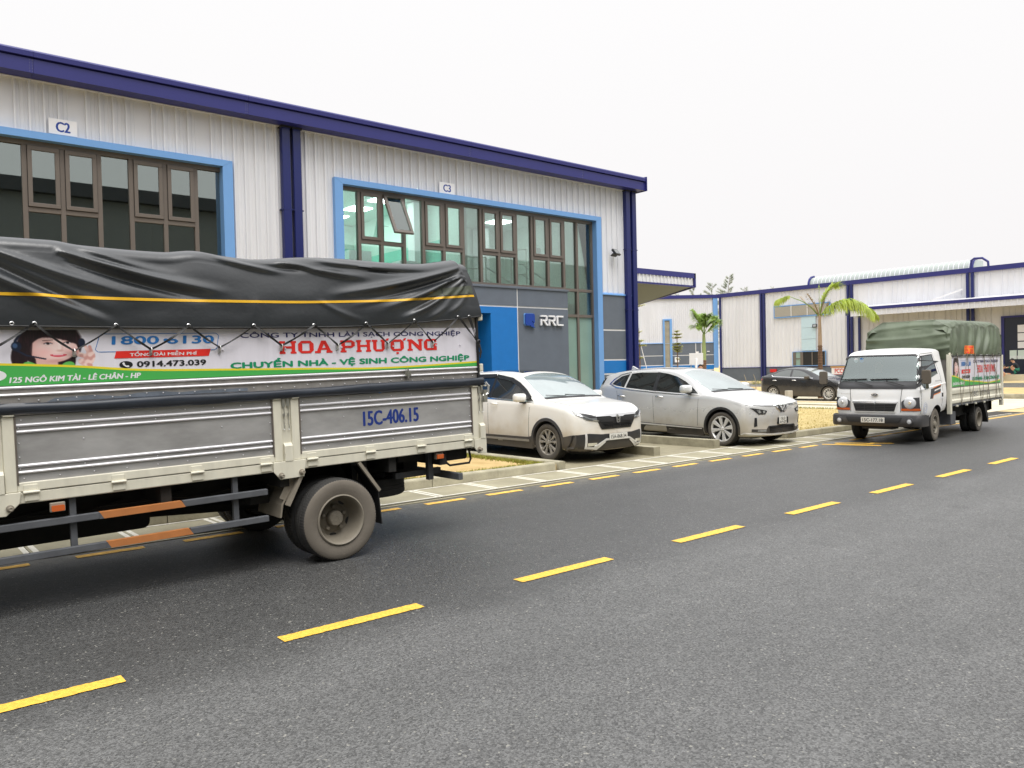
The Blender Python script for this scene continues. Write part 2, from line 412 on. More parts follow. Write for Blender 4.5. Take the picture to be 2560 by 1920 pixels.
def road_mat():
    m = bpy.data.materials.new('asphalt'); m.use_nodes = True; n = m.node_tree.nodes; l = m.node_tree.links; p = n['Principled BSDF']
    g = n.new('ShaderNodeNewGeometry'); P = g.outputs['Position']
    def noi(s, det=4, rgh=0.6, vec=P):
        q = n.new('ShaderNodeTexNoise'); q.inputs['Scale'].default_value = s; q.inputs['Detail'].default_value = det; q.inputs['Roughness'].default_value = rgh; l.new(vec, q.inputs['Vector']); return q.outputs[0]
    def mr(src, a, b, c, d, sm=False):
        q = n.new('ShaderNodeMapRange'); q.inputs[1].default_value = a; q.inputs[2].default_value = b; q.inputs[3].default_value = c; q.inputs[4].default_value = d
        if sm: q.interpolation_type = 'SMOOTHSTEP'
        l.new(src, q.inputs[0]); return q.outputs[0]
    def mul(a, b):
        q = n.new('ShaderNodeMath'); q.operation = 'MULTIPLY'; l.new(a, q.inputs[0])
        if isinstance(b, float): q.inputs[1].default_value = b
        else: l.new(b, q.inputs[1])
        return q.outputs[0]
    sx = n.new('ShaderNodeSeparateXYZ'); l.new(P, sx.inputs[0])
    big = noi(0.35, 5); mid = noi(3.0, 4); fine = noi(95, 3, 0.75)
    ywob = n.new('ShaderNodeMath'); ywob.operation = 'MULTIPLY_ADD'; ywob.inputs[1].default_value = 0.9; l.new(noi(0.9, 3), ywob.inputs[0]); l.new(sx.outputs['Y'], ywob.inputs[2])
    lane = mr(ywob.outputs[0], 4.6, 5.35, 1.0, 0.0, True)      # the nearer lane is laid with paler, coarser stone
    base = mr(lane, 0, 1, 0.052, 0.090)
    base = mul(base, mr(big, 0.3, 0.7, 0.92, 1.08)); base = mul(base, mr(mid, 0.3, 0.7, 0.92, 1.08))
    mp = n.new('ShaderNodeMapping'); mp.inputs['Scale'].default_value = (0.10, 1.6, 1); l.new(P, mp.inputs[0])
    base = mul(base, mr(noi(1.0, 4, 0.6, mp.outputs[0]), 0.32, 0.68, 0.90, 1.10))            # wheel tracks run along the lane
    spot = noi(1.7, 2, 0.4); base = mul(base, mr(spot, 0.70, 0.76, 1.0, 0.86, True))               # a few old drips
    vo = n.new('ShaderNodeTexVoronoi'); vo.inputs['Scale'].default_value = 95; l.new(P, vo.inputs['Vector'])
    bw = n.new('ShaderNodeSeparateColor'); l.new(vo.outputs['Color'], bw.inputs[0])
    st = mr(bw.outputs[0], 0.0, 1.0, 0.50, 1.58)
    base = mul(base, st); base = mul(base, mr(fine, 0.3, 0.7, 0.7, 1.3))
    sp1 = mr(bw.outputs[1], 0.985, 0.995, 0.0, 1.0)
    mx = n.new('ShaderNodeMix'); mx.data_type = 'RGBA'
    cc = n.new('ShaderNodeCombineColor')
    for i, k in enumerate((0.995, 1.0, 0.98)): l.new(mul(base, k), cc.inputs[i])
    du = n.new('ShaderNodeMix'); du.data_type = 'RGBA'; l.new(mul(mr(sx.outputs['Y'], 7.9, 8.62, 0.0, 0.55, True), mr(noi(6, 5), 0.35, 0.65, 0.2, 1.0)), du.inputs[0]); l.new(cc.outputs[0], du.inputs[6]); du.inputs[7].default_value = (0.20, 0.185, 0.145, 1)
    l.new(sp1, mx.inputs[0]); l.new(du.outputs[2], mx.inputs[6]); mx.inputs[7].default_value = (0.24, 0.235, 0.21, 1)
    l.new(mx.outputs[2], p.inputs['Base Color'])
    l.new(mr(lane, 0, 1, 0.48, 0.58), p.inputs['Roughness']); p.inputs['Specular IOR Level'].default_value = 0.6
    bp = n.new('ShaderNodeBump'); bp.inputs['Distance'].default_value = 0.006
    l.new(mr(lane, 0, 1, 0.45, 0.75), bp.inputs['Strength'])
    hh = n.new('ShaderNodeMath'); hh.operation = 'ADD'; l.new(vo.outputs['Distance'], hh.inputs[0]); l.new(fine, hh.inputs[1]); l.new(hh.outputs[0], bp.inputs['Height']); l.new(bp.outputs[0], p.inputs['Normal'])
    return m
M['road'] = road_mat()
def ground_mat(name, c1, c2, s1, s2, bump=0.4, c3=None, thr=0.6, rough=0.9):
    m = bpy.data.materials.new(name); m.use_nodes = True; n = m.node_tree.nodes; l = m.node_tree.links; p = n['Principled BSDF']
    g = n.new('ShaderNodeNewGeometry'); P = g.outputs['Position']
    a = n.new('ShaderNodeTexNoise'); a.inputs['Scale'].default_value = s1; a.inputs['Detail'].default_value = 6; a.inputs['Roughness'].default_value = 0.65; l.new(P, a.inputs['Vector'])
    b = n.new('ShaderNodeTexNoise'); b.inputs['Scale'].default_value = s2; b.inputs['Detail'].default_value = 5; b.inputs['Roughness'].default_value = 0.7; l.new(P, b.inputs['Vector'])
    r1 = n.new('ShaderNodeMapRange'); r1.inputs[1].default_value = 0.35; r1.inputs[2].default_value = 0.65; l.new(a.outputs[0], r1.inputs[0])
    x = n.new('ShaderNodeMix'); x.data_type = 'RGBA'; x.inputs[6].default_value = c1; x.inputs[7].default_value = c2; l.new(r1.outputs[0], x.inputs[0]); o = x.outputs[2]
    if c3:
        r3 = n.new('ShaderNodeMapRange'); r3.inputs[1].default_value = thr; r3.inputs[2].default_value = thr+0.08; l.new(b.outputs[0], r3.inputs[0])
        y = n.new('ShaderNodeMix'); y.data_type = 'RGBA'; l.new(r3.outputs[0], y.inputs[0]); l.new(o, y.inputs[6]); y.inputs[7].default_value = c3; o = y.outputs[2]
    l.new(o, p.inputs['Base Color']); p.inputs['Roughness'].default_value = rough
    bp = n.new('ShaderNodeBump'); bp.inputs['Strength'].default_value = bump; bp.inputs['Distance'].default_value = 0.02; l.new(b.outputs[0], bp.inputs['Height']); l.new(bp.outputs[0], p.inputs['Normal'])
    return m
M['pave'] = ground_mat('concrete_paving', L(158, 152, 128), L(138, 132, 110), 1.5, 40, 0.25, L(118, 110, 90), 0.63, rough=0.8)
M['yard'] = ground_mat('dusty_yard', L(196, 176, 128), L(176, 158, 116), 0.6, 6, 0.4, L(168, 150, 102), 0.58)
M['sand'] = ground_mat('sandy_soil', L(198, 172, 120), L(178, 150, 98), 2.5, 30, 0.8, L(150, 130, 78), 0.6)
M['lawn'] = ground_mat('dry_lawn', L(190, 172, 118), L(170, 150, 98), 1.5, 28, 0.8, L(150, 140, 70), 0.57)
M['slab'] = ground_mat('pale_concrete', L(206, 196, 172), L(190, 180, 154), 0.8, 20, 0.2, rough=0.8)
M['bays'] = ground_mat('parking_concrete', L(150, 143, 118), L(126, 119, 98), 1.2, 30, 0.25, L(104, 98, 80), 0.6, rough=0.75)
M['yel'] = mat('yellow_paint', L(232, 184, 70), 0.6, noise_amt=0.34, noise_scale=45, bump=0.5, bump_scale=120)
M['yelo'] = mat('worn_yellow_paint', L(240, 190, 88), 0.7, noise_amt=0.35, noise_scale=14, bump=0.5, bump_scale=120)
M['wline'] = mat('white_line', L(214, 210, 196), 0.7, noise_amt=0.2, noise_scale=18)
M['joint'] = mat('dark_joint', L(58, 54, 48), 0.95)
# ------------------------------------------------------------------ ground, road, kerbs
def gh(x):
    """the yard rises gently towards the far factory"""
    t = max(0, min(1, (x-37)/14)); return 0.42*t*t*(3-2*t)
mb = MB()
xs = [-300, -60, 26] + [36+i for i in range(0, 17)] + [60, 120, 300, 700]; ys = [-300, -60, 0, 20, 60, 120, 700]
for x in xs:
    for y in ys: mb.vert((x, y, gh(x)-0.015))
for i in range(len(xs)-1):
    for j in range(len(ys)-1):
        a = i*len(ys)+j; mb.face((a, a+len(ys), a+len(ys)+1, a+1))
struct(part('ground', mb, M['yard'], smooth=80))
def sheet(name, x0, x1, y0, y1, z, m, parent=None, nx=1):
    mb = MB()
    for i in range(nx):
        a, b = lerp(x0, x1, i/nx), lerp(x0, x1, (i+1)/nx)
        mb.quad((a, y0, z+gh(a)), (b, y0, z+gh(b)), (b, y1, z+gh(b)), (a, y1, z+gh(a)))
    return part(name, mb, m, parent)
road = struct(part('road', MB().box(-60, 90, 0.9, 8.68, -0.2, 0.0), M['road']))
def ragged(x0, x1, y0, y1, z, step=0.02, j=0.004):
    mb = MB(); n = max(2, int((x1-x0)/step)); top = []; bot = []
    for i in range(n+1):
        x = lerp(x0, x1, i/n); bot.append(mb.vert((x, y0+random.uniform(-j, j), z))); top.append(mb.vert((x, y1+random.uniform(-j, j), z)))
    for i in range(n): mb.face((bot[i], bot[i+1], top[i+1], top[i]))
    return mb
for k in range(-6, 22):
    x = 0.05+1.99*k
    part('lane_dash', ragged(x, x+1.06, 4.775, 4.895, 0.005), M['yel'], road)
for k in range(-14, 14):
    x = 5.53+0.993*k
    if 15.2 < x < 16.4: continue
    part('edge_dash', ragged(x, x+0.61, 8.385, 8.50, 0.005, j=0.006), M['yelo'], road)
part('edge_line', ragged(16.6, 40, 8.42, 8.52, 0.005, 0.1), M['yelo'], road)
# painted sign on the carriageway below the small truck: a bar and two open loops
mb = MB()
def seg(p, q, wd=0.10): 
    p, q = Vector(p).to_3d(), Vector(q).to_3d(); d = (q-p).normalized(); n_ = Vector((-d.y, d.x, 0))*wd/2
    mb.quad(p-n_-d*wd*0.3, q-n_+d*wd*0.3, q+n_+d*wd*0.3, p+n_-d*wd*0.3)
def loop(poly, wd):
    for i in range(len(poly)): 
        a, b = poly[i], poly[(i+1) % len(poly)]; seg(a, b, wd)
seg((15.32, 8.42), (15.72, 7.46), 0.12)
a_ = atan2(-0.92, 0.42)
loop(ellipse(15.80, 8.02, 0.34, 0.14, 18, rot=a_), 0.08); loop(ellipse(16.17, 7.62, 0.20, 0.10, 16, rot=a_), 0.06)
mb.v = [(v[0], v[1], 0.005+0.00005*i) for i, v in enumerate(mb.v)]
part('painted_symbol', mb, M['yel'], road)

pav = struct(part('pavement', MB().box(-20, 28, 8.70, 9.56, -0.2, 0.0), M['joint']))
me = MB().box(0, 0.93, 8.725, 9.545, -0.05, 0.012).mesh('paving_slab', M['pave'])
for k in range(-20, 20):
    put('paving_slab', me, pav, (5.985+0.945*k, 0, 0))
wl = MB(); 
for dx in (-0.055, 0.0): pass
me = MB().box(-0.062, -0.012, 8.80, 9.50, 0.012, 0.0165).box(0.022, 0.072, 8.80, 9.50, 0.012, 0.0165).mesh('cross_line', M['wline'])
for k in range(-16, 16): put('cross_line', me, pav, (5.985+0.945*k, 0, 0))
part('border_line', ragged(-12, 27, 8.735, 8.785, 0.0168, 0.08, 0.006), M['wline'], pav)
part('border_line', ragged(-12, 27, 9.475, 9.525, 0.0168, 0.08, 0.006), M['wline'], pav)
part('gutter_strip', MB().box(-20, 28, 8.615, 8.675, -0.03, 0.008), M['pave'], pav)

fp = struct(part('footpath', MB().box(-30, 60, -6, 0.72, -0.2, 0.12), M['pave']))
lot = struct(sheet('parking_lot', -20, 25.5, 9.56, 15.15, -0.004, M['bays'], None, 1))
def kerb_run(parent, p0, p1, wd=0.16, ht=0.15, L0=1.0, r=0.03):
    """a row of kerb stones with open joints and rounded tops"""
    p0, p1 = Vector(p0), Vector(p1); d = p1-p0; n = max(1, round(d.length/L0)); ang = atan2(d.y, d.x); ln = d.length/n
    prof = [(-wd/2, -0.1), (-wd/2, ht-r), (-wd/2+r*0.3, ht-r*0.3), (-wd/2+r, ht), (wd/2-r, ht), (wd/2-r*0.3, ht-r*0.3), (wd/2, ht-r), (wd/2, -0.1)]
    me = MB().prism(prof, 'x', 0.004, ln-0.004).mesh('kerb_stone', M['kerb'], 50)
    for i in range(n):
        q = p0+d*(i/n); o = put('kerb_stone', me, parent, (q.x+random.uniform(-.004, .004), q.y+random.uniform(-.004, .004), q.z+random.uniform(-.006, .004)), (random.uniform(-.006, .006), 0, ang))
kerb_run(fp, (-12, 0.81, 0), (30, 0.81, 0), 0.17, 0.14, 1.2)
# planted bed behind the big truck
bed = struct(part('planting_bed', MB().box(-12, 8.94, 9.62, 13.3, -0.1, 0.10), M['sand']))
kerb_run(bed, (-11.95, 9.63, 0), (8.82, 9.63, 0), 0.17, 0.155, 1.24)
kerb_run(bed, (8.98, 9.56, 0), (8.98, 13.3, 0), 0.16, 0.155, 1.2)
for x in (11.66, 13.50):
    k_ = tag(part('parking_separator', MB().box(0, 0, 0, 0, 0, 0), M['kerb']), 'low concrete separator kerb beside the white car' if x < 12 else 'low concrete separator kerb beside the silver car', 'kerb')
    k_.data = MB().box(-0.09, 0.09, 0, 3.6, -0.05, 0.16).mesh('parking_separator', M['kerb']); k_.location = (x, 9.78 if x < 12 else 9.74, 0)
# lawn by the driveway
lawn = struct(part('lawn', MB().box(16.3, 25.4, 9.72, 21, -0.1, 0.11), M['lawn']))
kerb_run(lawn, (16.22, 9.66, 0), (25.3, 9.66, 0), 0.17, 0.155, 1.1)
kerb_run(lawn, (16.24, 9.8, 0), (16.24, 15.0, 0), 0.16, 0.155, 1.2)
kerb_run(lawn, (25.42, 9.7, 0), (25.42, 21.0, 0), 0.14, 0.13, 1.2)
drv = struct(sheet('driveway', 25.55, 37.0, 9.57, 40, -0.004, M['slab']))
for x, wd, mm in ((26.6, 0.16, 'wline'), (29.2, 0.5, 'kerb'), (31.3, 0.5, 'sand'), (33.9, 0.14, 'wline')):
    part('ground_strip', MB().box(x, x+wd, 12.5, 34, -0.05, 0.004 if mm != 'kerb' else 0.03), M[mm], drv)
is2 = struct(sheet('planting_island', 37.3, 43, 9.0, 30, 0.10, M['sand'], None, 6))
kerb_run(is2, (37.2, 9.0, 0), (37.2, 24, 0), 0.16, 0.20, 1.2)
struct(sheet('cross_road', 43.2, 47.5, -10, 40, 0.004, M['road'], None, 5))
# grass along the kerbs: blades as real faces
def grass(name, pts, hgt, m, blades=3):
    mb = MB()
    for (x, y, z) in pts:
        for b in range(blades):
            a = random.uniform(0, 2*pi); hh = hgt*random.uniform(0.5, 1.2); wd = 0.004+0.003*random.random(); dx, dy = cos(a), sin(a); le = random.uniform(0.1, 0.6)*hh
            mb.face([mb.vert((x-dy*wd, y+dx*wd, z)), mb.vert((x+dy*wd, y-dx*wd, z)), mb.vert((x+dx*le, y+dy*le, z+hh))])
    return stuff(part(name, mb, m, fix=False))
M['grassb'] = mat('grass_blade', L(150, 150, 60), 0.8, noise_amt=0.4, noise_scale=2)
pts = []
for i in range(2600):
    t = random.random()
    if t < 0.62: pts.append((8.78-abs(random.gauss(0, 0.10)), random.uniform(9.75, 13), 0.10))
    else: pts.append((random.uniform(5, 8.8), 9.78+abs(random.gauss(0, 0.07)), 0.10))
g_ = grass('kerbside_grass', pts, 0.055, M['grassb']); g_['label'] = 'short green and yellow grass along the inner kerb of the sandy bed'; g_['category'] = 'grass'
pts = [(random.uniform(16.4, 25.3), 9.85+13*random.random()**1.5, 0.11) for i in range(6000)]
M['grassy'] = mat('dry_grass_blade', L(186, 168, 96), 0.9, noise_amt=0.3, noise_scale=2)
g_ = grass('lawn_grass', pts, 0.035, M['grassy'], 2); g_['label'] = 'sparse dry yellow grass on the lawn beside the driveway'; g_['category'] = 'grass'
pts = [(random.gauss(25.2, 0.1), random.uniform(10, 20), 0.12) for i in range(900)]
g_ = grass('edge_weeds', pts, 0.07, M['grassb'], 3); g_['label'] = 'green weeds growing along the far edge of the dry lawn'; g_['category'] = 'weeds'
# ------------------------------------------------------------------ main warehouse with bays C2 and C3
WY = 15.2; F = WY/15.0
wh = thing('warehouse', 'long grey ribbed metal warehouse with navy roof fascia and light blue window surrounds', 'warehouse', (0, WY, 0))
def W(name, mb, mats, parent=wh, smooth=None, label=None, bevel=None):
    o = part(name, mb, mats, parent, smooth, label, bevel=bevel); o.location = (0, -WY, 0); return o
def WC(name, mb, mats, parent, smooth=None):   # sub-part: parent already carries the offset
    return part(name, mb, mats, parent, smooth)
EZ = 6.68          # underside of the fascia
XE = 17.24         # east corner
def rib_profile(x0, x1, pitch=0.2125, base=0.0):
    """trapezoid ribs on a flat pan, with two small stiffeners between them; y grows outwards (towards -Y)"""
    pts = [(x0, 0)]
    k = math.ceil((x0-base)/pitch); x = base+k*pitch
    while x < x1-0.03:
        if x-0.025 > x0:
            pts += [(x-0.024, 0), (x-0.014, 0.05), (x+0.014, 0.05), (x+0.024, 0)]
            for q in (0.36, 0.64):
                xq = x+pitch*q
                if xq+0.008 < x1: pts += [(xq-0.008, 0), (xq, 0.007), (xq+0.008, 0)]
        x += pitch
    pts.append((x1, 0)); return pts
def clad(parent, x0, x1, z0, z1, y, sheetw=1.0625, m=None, off=-WY, pitch=0.2125):
    x = x0; meshes = {}
    while x < x1-0.01:
        xb = min(x+sheetw, x1); mb = MB(); pr = rib_profile(x, xb, pitch)
        for (a, h0), (b, h1) in zip(pr, pr[1:]): mb.quad((a, y-h0, z0), (b, y-h1, z0), (b, y-h1, z1), (a, y-h0, z1))
        o = part('cladding_sheet', mb, m or M['clad'], parent, fix=False); o.location = (0, off+random.uniform(-.0015, .0015), 0)
        x = xb
def mir(x): return 2*6.66*F-x
C3 = [x*F for x in (7.84, 8.36, 8.91, 9.48, 9.99, 10.555, 11.105, 11.635, 12.185, 12.735, 13.265, 13.815, 14.37, 14.85, 15.42)]
T3 = ['F', 'S', 'O', 'F', 'S', 'S', 'F', 'S', 'S', 'F', 'S', 'S', 'G', 'G']
FL, FR = 7.72*F, 15.63*F          # outer edge of the light blue surround
FT, FTI = 5.82, 5.70              # outer and inner top
SILL, TRAN, TOPW = 3.80, 4.56, 5.62
# walls of sheets round the openings
ext = (mir(FR), mir(FL))
clad(wh, 6.95, FL, 0, EZ+0.02, WY); clad(wh, FL, FR, FT-0.02, EZ+0.02, WY); clad(wh, FR, XE-0.02, 3.76, EZ+0.02, WY)
clad(wh, ext[1], 6.69, 0, EZ+0.02, WY); clad(wh, ext[0], ext[1], FT-0.02, EZ+0.02, WY); clad(wh, -14, ext[0], 0, EZ+0.02, WY)
W('wall_infill', MB().box(6.69, 6.95, WY, WY+0.1, 0, EZ), M['clad'])
# east side wall and body behind
mb = MB(); pr = rib_profile(WY+0.02, 45, 0.2125)
for (a, h0), (b, h1) in zip(pr, pr[1:]): mb.quad((XE+h0, a, 3.7), (XE+h1, b, 3.7), (XE+h1, b, EZ+0.1), (XE+h0, a, EZ+0.1))
stuff(W('side_cladding', mb, M['clad']))
W('side_plinth', MB().box(XE-0.3, XE+0.05, WY+0.02, 45, 0, 3.7), M['grey'])
W('roof', MB().prism([(15.1, EZ+0.33), (15.1, EZ+0.25), (45, EZ+2.7), (45, EZ+2.8)], 'x', -14, 17.3), M['clad2'])
W('rear_wall', MB().box(-14, XE, 44.9, 45, 0, EZ+3), M['clad2'])
W('end_wall', MB().box(-14.1, -14.0, WY+0.02, 45, 0, EZ), M['clad2'])
# fascia: lower board, shadow slot, upper capping roll; in lengths with riveted laps
FY = 14.80
def fascia(x0, x1):
    prof = [(FY+0.42, EZ), (FY, EZ), (FY, EZ+0.225), (FY+0.035, EZ+0.232), (FY+0.035, EZ+0.245), (FY-0.035, EZ+0.252), (FY-0.04, EZ+0.33), (FY-0.02, EZ+0.36), (FY+0.02, EZ+0.365), (FY+0.42, EZ+0.39)]
    return MB().prism(prof, 'x', x0, x1)
cuts = [-14, -9.0, -4.05, 2.32*F+0.0, 5.9, 11.2, 14.9, 17.36]
for a, b in zip(cuts, cuts[1:]):
    fo_ = W('fascia_board', fascia(a+0.002, b-0.002), M['navy'])
    mb = MB()
    for i in range(5):
        for xr in (b-0.05, b-0.012):
            if b < 17: mb.lathe([(0.004, 0), (0.003, -0.003), (0, -0.003)], 6, 'y', (xr, FY-0.001, EZ+0.025+i*0.045))
    if mb.v: stuff(WC('rivet', mb, M['steel'], fo_))
W('fascia_end_cap', MB().prism([(FY-0.06, EZ-0.02), (FY-0.06, EZ+0.38), (FY+0.5, EZ+0.42), (FY+0.5, EZ-0.02)], 'x', 17.36, 17.38), M['navy'])
W('soffit', MB().box(-14, 17.35, FY+0.3, WY+0.05, EZ-0.012, EZ-0.002), M['clad2'])
# downpipes
def downpipe(xc, y=WY-0.10, z1=EZ-0.02, parent=wh, wd=0.17):
    d = W('downpipe', MB().box(xc-wd/2, xc+wd/2, y-0.07, y+0.07, 0.05, z1), M['navyd'], parent, bevel=0.012)
    WC('pipe_collar', MB().box(xc-wd/2-0.02, xc+wd/2+0.02, y-0.09, y+0.09, z1-0.02, z1+0.03), M['black'], d)
    for z in (0.9, 3.3, 5.0):
        WC('pipe_bracket', MB().box(xc-wd/2-0.022, xc+wd/2+0.022, y-0.073, WY, z, z+0.022), M['navyd'], d)
downpipe(6.75); downpipe(6.98, wd=0.17); downpipe(16.88); downpipe(17.14)
downpipe(mir(16.93)); downpipe(mir(17.22)); 
W('corner_flashing', MB().box(XE-0.1, XE+0.06, WY-0.03, WY+0.3, 3.75, EZ), M['sky'])
W('fascia_return', MB().box(XE+0.06, XE+0.22, 15.5, 15.9, 5.28, 5.52), M['navy'])
# light blue surrounds
def surround(x0, x1, side_left_full=True):
    wd = 0.20*F; y0, y1 = WY-0.11, WY+0.16
    top = W('window_surround', MB().prism([(x0, FT), (x1, FT), (x1-0.19, FTI-0.0), (x0+0.19, FTI-0.0)], 'y', y0, y1), M['sky'])
    for a, b in ((x0, x0+0.19), (x1, x1-0.19)):
        W('window_surround', MB().prism([(a, FT-0.003), (b, FTI-0.003), (b, 0), (a, 0)], 'y', y0, y1), M['sky'])
surround(FL, FR); surround(*ext)
GY = WY+0.10       # glazing plane
def mullion_box(x0, x1, z0, z1, y0=GY-0.05, y1=GY+0.05): return MB().box(x0, x1, y0, y1, z0, z1)
def glazing(xs, types, glass, mirrored):
    n = len(xs)
    fr = W('window_frame', MB().box(min(xs[0], xs[-1])-0.10, max(xs[0], xs[-1])+0.10, GY-0.055, GY+0.05, TOPW, FTI-0.001), M['mull'])
    for i, x in enumerate(xs):
        g_end = types[min(i, n-2)] == 'G' and types[max(i-1, 0)] in ('G',) or i >= n-1
        z0 = 0 if (i >= n-3) else SILL
        wd = 0.075
        xa, xb = x-wd/2, x+wd/2
        if i == 0: xa, xb = (x-0.10, x+0.02) if not mirrored else (x-0.02, x+0.10)
        if i == n-1: xa, xb = (x-0.02, x+0.12) if not mirrored else (x-0.12, x+0.02)
        W('mullion', mullion_box(xa, xb, z0, TOPW-0.001), M['mull'], bevel=0.004)
    W('window_sill', MB().box(min(xs[0], xs[12])+0.04, max(xs[0], xs[12])-0.04, GY-0.12, GY+0.05, SILL-0.06, SILL+0.03), M['mull'])
    for i, t in enumerate(types):
        a, b = sorted((xs[i], xs[i+1])); a += 0.0375; b -= 0.0375
        if t == 'F':
            W('window_pane', MB().box(a, b, GY-0.005, GY+0.005, SILL+0.03, TOPW), glass); continue
        if t == 'G':
            for z0, z1 in ((3.82, TOPW), (3.14, 3.75), (0.05, 3.06)):
                W('window_pane', MB().box(a, b, GY-0.005, GY+0.005, z0, z1), glass if z0 > 1 else M['frost'])
            for z in (3.75, 3.06): W('transom', mullion_box(a+0.001, b-0.001, z, z+0.075), M['mull'], bevel=0.004)
            continue
        W('transom', mullion_box(a+0.001, b-0.001, TRAN-0.045, TRAN+0.035), M['mull'], bevel=0.004)
        W('window_pane', MB().box(a, b, GY-0.005, GY+0.005, SILL+0.03, TRAN-0.045), glass)
        z0, z1 = TRAN+0.035, TOPW-0.005; f = 0.072
        sash = MB(); y0, y1 = -0.075, -0.015
        sash.box(a+0.006, b-0.006, y0, y1, -f, 0); sash.box(a+0.006, b-0.006, y0, y1, z0-z1+0.006, z0-z1+f); sash.box(a+0.006, a+f, y0, y1, z0-z1+f, -f); sash.box(b-f, b-0.006, y0, y1, z0-z1+f, -f)
        s_ = W('window_sash', sash, M['mull'], bevel=0.004)
        s_.location = (0, GY-WY, z1)
        WC('sash_pane', MB().box(a+f, b-f, -0.05, -0.042, z0-z1+f, -f), glass, s_)
        rim = MB()
        for q in ((a+0.001, a+0.007), (b-0.007, b-0.001)): rim.box(q[0], q[1], GY-0.058, GY-0.02, z0, z1)
        rim.box(a+0.001, b-0.001, GY-0.058, GY-0.02, z0-0.001, z0+0.005)
        W('sash_gasket', rim, M['gasket'])
        if t == 'O':
            s_.rotation_euler = (R(-27), 0, 0); s_['label'] = 'window sash tilted open at the bottom'
            W('stay_arm', MB().bar((a+0.02, GY, z0+0.35), (a+0.02, GY-0.22, z0+0.30), 0.015, 0.006).bar((b-0.02, GY, z0+0.35), (b-0.02, GY-0.22, z0+0.30), 0.015, 0.006), M['black'])
glazing(C3, T3, M['glass'], False)
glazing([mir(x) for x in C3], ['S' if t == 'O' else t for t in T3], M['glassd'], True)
# rendered entrance block, bay C3
def block(x0, x1, z0, z1, y=WY-0.18): return MB().box(x0, x1, y, WY+0.2, z0, z1)
BX0, BX1 = 7.95, 14.42
YB = WY-0.20
XJ, ZJ = 12.69, 3.25
cap = W('entrance_wall', MB().box(XJ+0.02, BX1, YB, WY+0.045, 0, ZJ-0.02), M['grey'])
W('entrance_wall', MB().box(XJ+0.02, BX1, YB, WY+0.045, ZJ+0.02, 3.735), M['grey']); W('entrance_wall', MB().box(BX0, XJ-0.02, YB, WY+0.045, ZJ+0.02, 3.735), M['grey'])
W('entrance_cap', MB().prism([(YB-0.03, 3.70), (YB-0.03, 3.745), (WY+0.04, 3.79), (WY+0.04, 3.70)], 'x', BX0, BX1+0.02), M['grey'])
W('wall_groove', MB().box(XJ-0.02, XJ+0.02, YB+0.012, WY, 0, 3.70), M['groove']); W('wall_groove', MB().box(BX0, XJ-0.021, YB+0.012, WY, ZJ-0.02, ZJ+0.02), M['groove']); W('wall_groove', MB().box(XJ+0.021, BX1-0.001, YB+0.012, WY, ZJ-0.02, ZJ+0.02), M['groove'])
DR0, DR1, DRT = 9.2, 11.83, 3.07     # recessed doorway
W('entrance_surround', MB().box(DR1, XJ-0.02, YB, WY+0.05, 0, ZJ-0.02), M['blue']); W('entrance_surround', MB().box(DR0-0.9, DR1, YB, WY+0.05, DRT, ZJ-0.02), M['blue']); W('entrance_surround', MB().box(DR0-0.9, DR0, YB, WY+0.05, 0, DRT), M['blue'])
W('doorway_reveal', MB().box(DR1, DR1+0.1, WY+0.05, 17.3, 0, DRT+0.1), M['blue']); W('doorway_reveal', MB().box(DR0, DR1, WY+0.05, 17.3, DRT, DRT+0.1), M['blue'])
W('entrance_door', MB().box(DR0, DR1, 17.2, 17.25, 0, DRT), M['intd']); 
W('entrance_wall', MB().box(BX0, DR0-0.9, YB, WY+0.045, 0, ZJ-0.02), M['grey'])
# rendered wall pieces east of the window, behind the downpipes
def rend(x0, x1):
    y = WY-0.06
    for z0, z1, mm in ((2.75, 3.70, 'grey'), (1.92, 2.71, 'grey'), (1.53, 1.88, 'blue'), (0.0, 1.49, 'grey')):
        W('rendered_wall', MB().box(x0, x1, y, WY+0.1, z0, z1), M[mm])
    for z in (2.71, 1.88, 1.49): W('wall_groove', MB().box(x0, x1, y+0.006, WY+0.1, z, z+0.04), M['groove'])
    W('wall_flashing', MB().prism([(y-0.03, 3.70), (y-0.03, 3.73), (WY+0.03, 3.79), (WY+0.03, 3.70)], 'x', x0, x1), M['sky'])
rend(FR+0.001, XE+0.06)
# interior behind the glass
def room(x0, x1, y1, zf, zc, walls, ceil, nm='interior_wall'):
    W(nm, MB().box(x0, x1, y1, y1+0.1, zf, zc), walls); W(nm, MB().box(x0-0.06, x0, WY+0.3, y1, zf, zc), walls); W(nm, MB().box(x1, x1+0.06, WY+0.3, y1, zf, zc), walls)
    W('interior_ceiling', MB().box(x0, x1, WY+0.3, y1, zc, zc+0.08), ceil); W('interior_floor', MB().box(x0, x1, WY+0.2, y1, zf-0.1, zf), M['intg'])
room(7.9, 11.45, 21.0, 3.3, 6.05, M['intw'], M['intw'])
W('wall_stripe', MB().box(7.9, 11.45, 20.97, 20.99, 3.3, 5.35), M['teal']); W('wall_stripe', MB().box(7.91, 7.93, WY+0.3, 20.9, 3.3, 5.1), M['teal']); W('wall_stripe', MB().box(11.39, 11.44, WY+1.2, 20.9, 3.3, 5.0), M['teal'])
room(11.55, 15.75, 19.2, 0.0, 6.0, M['intg'], M['intw'])
W('interior_column', MB().box(14.45, 14.75, 18.7, 19.1, 0, 5.95), M['signw']); W('interior_column', MB().box(11.0, 11.3, 17.0, 17.3, 3.3, 6.0), M['signw'])
W('stair_landing', MB().box(11.6, 15.7, 17.6, 19.1, 3.18, 3.3), M['signw']); W('stair_landing', MB().box(14.6, 15.7, 16.1, 17.6, 3.05, 3.5), M['signw'])
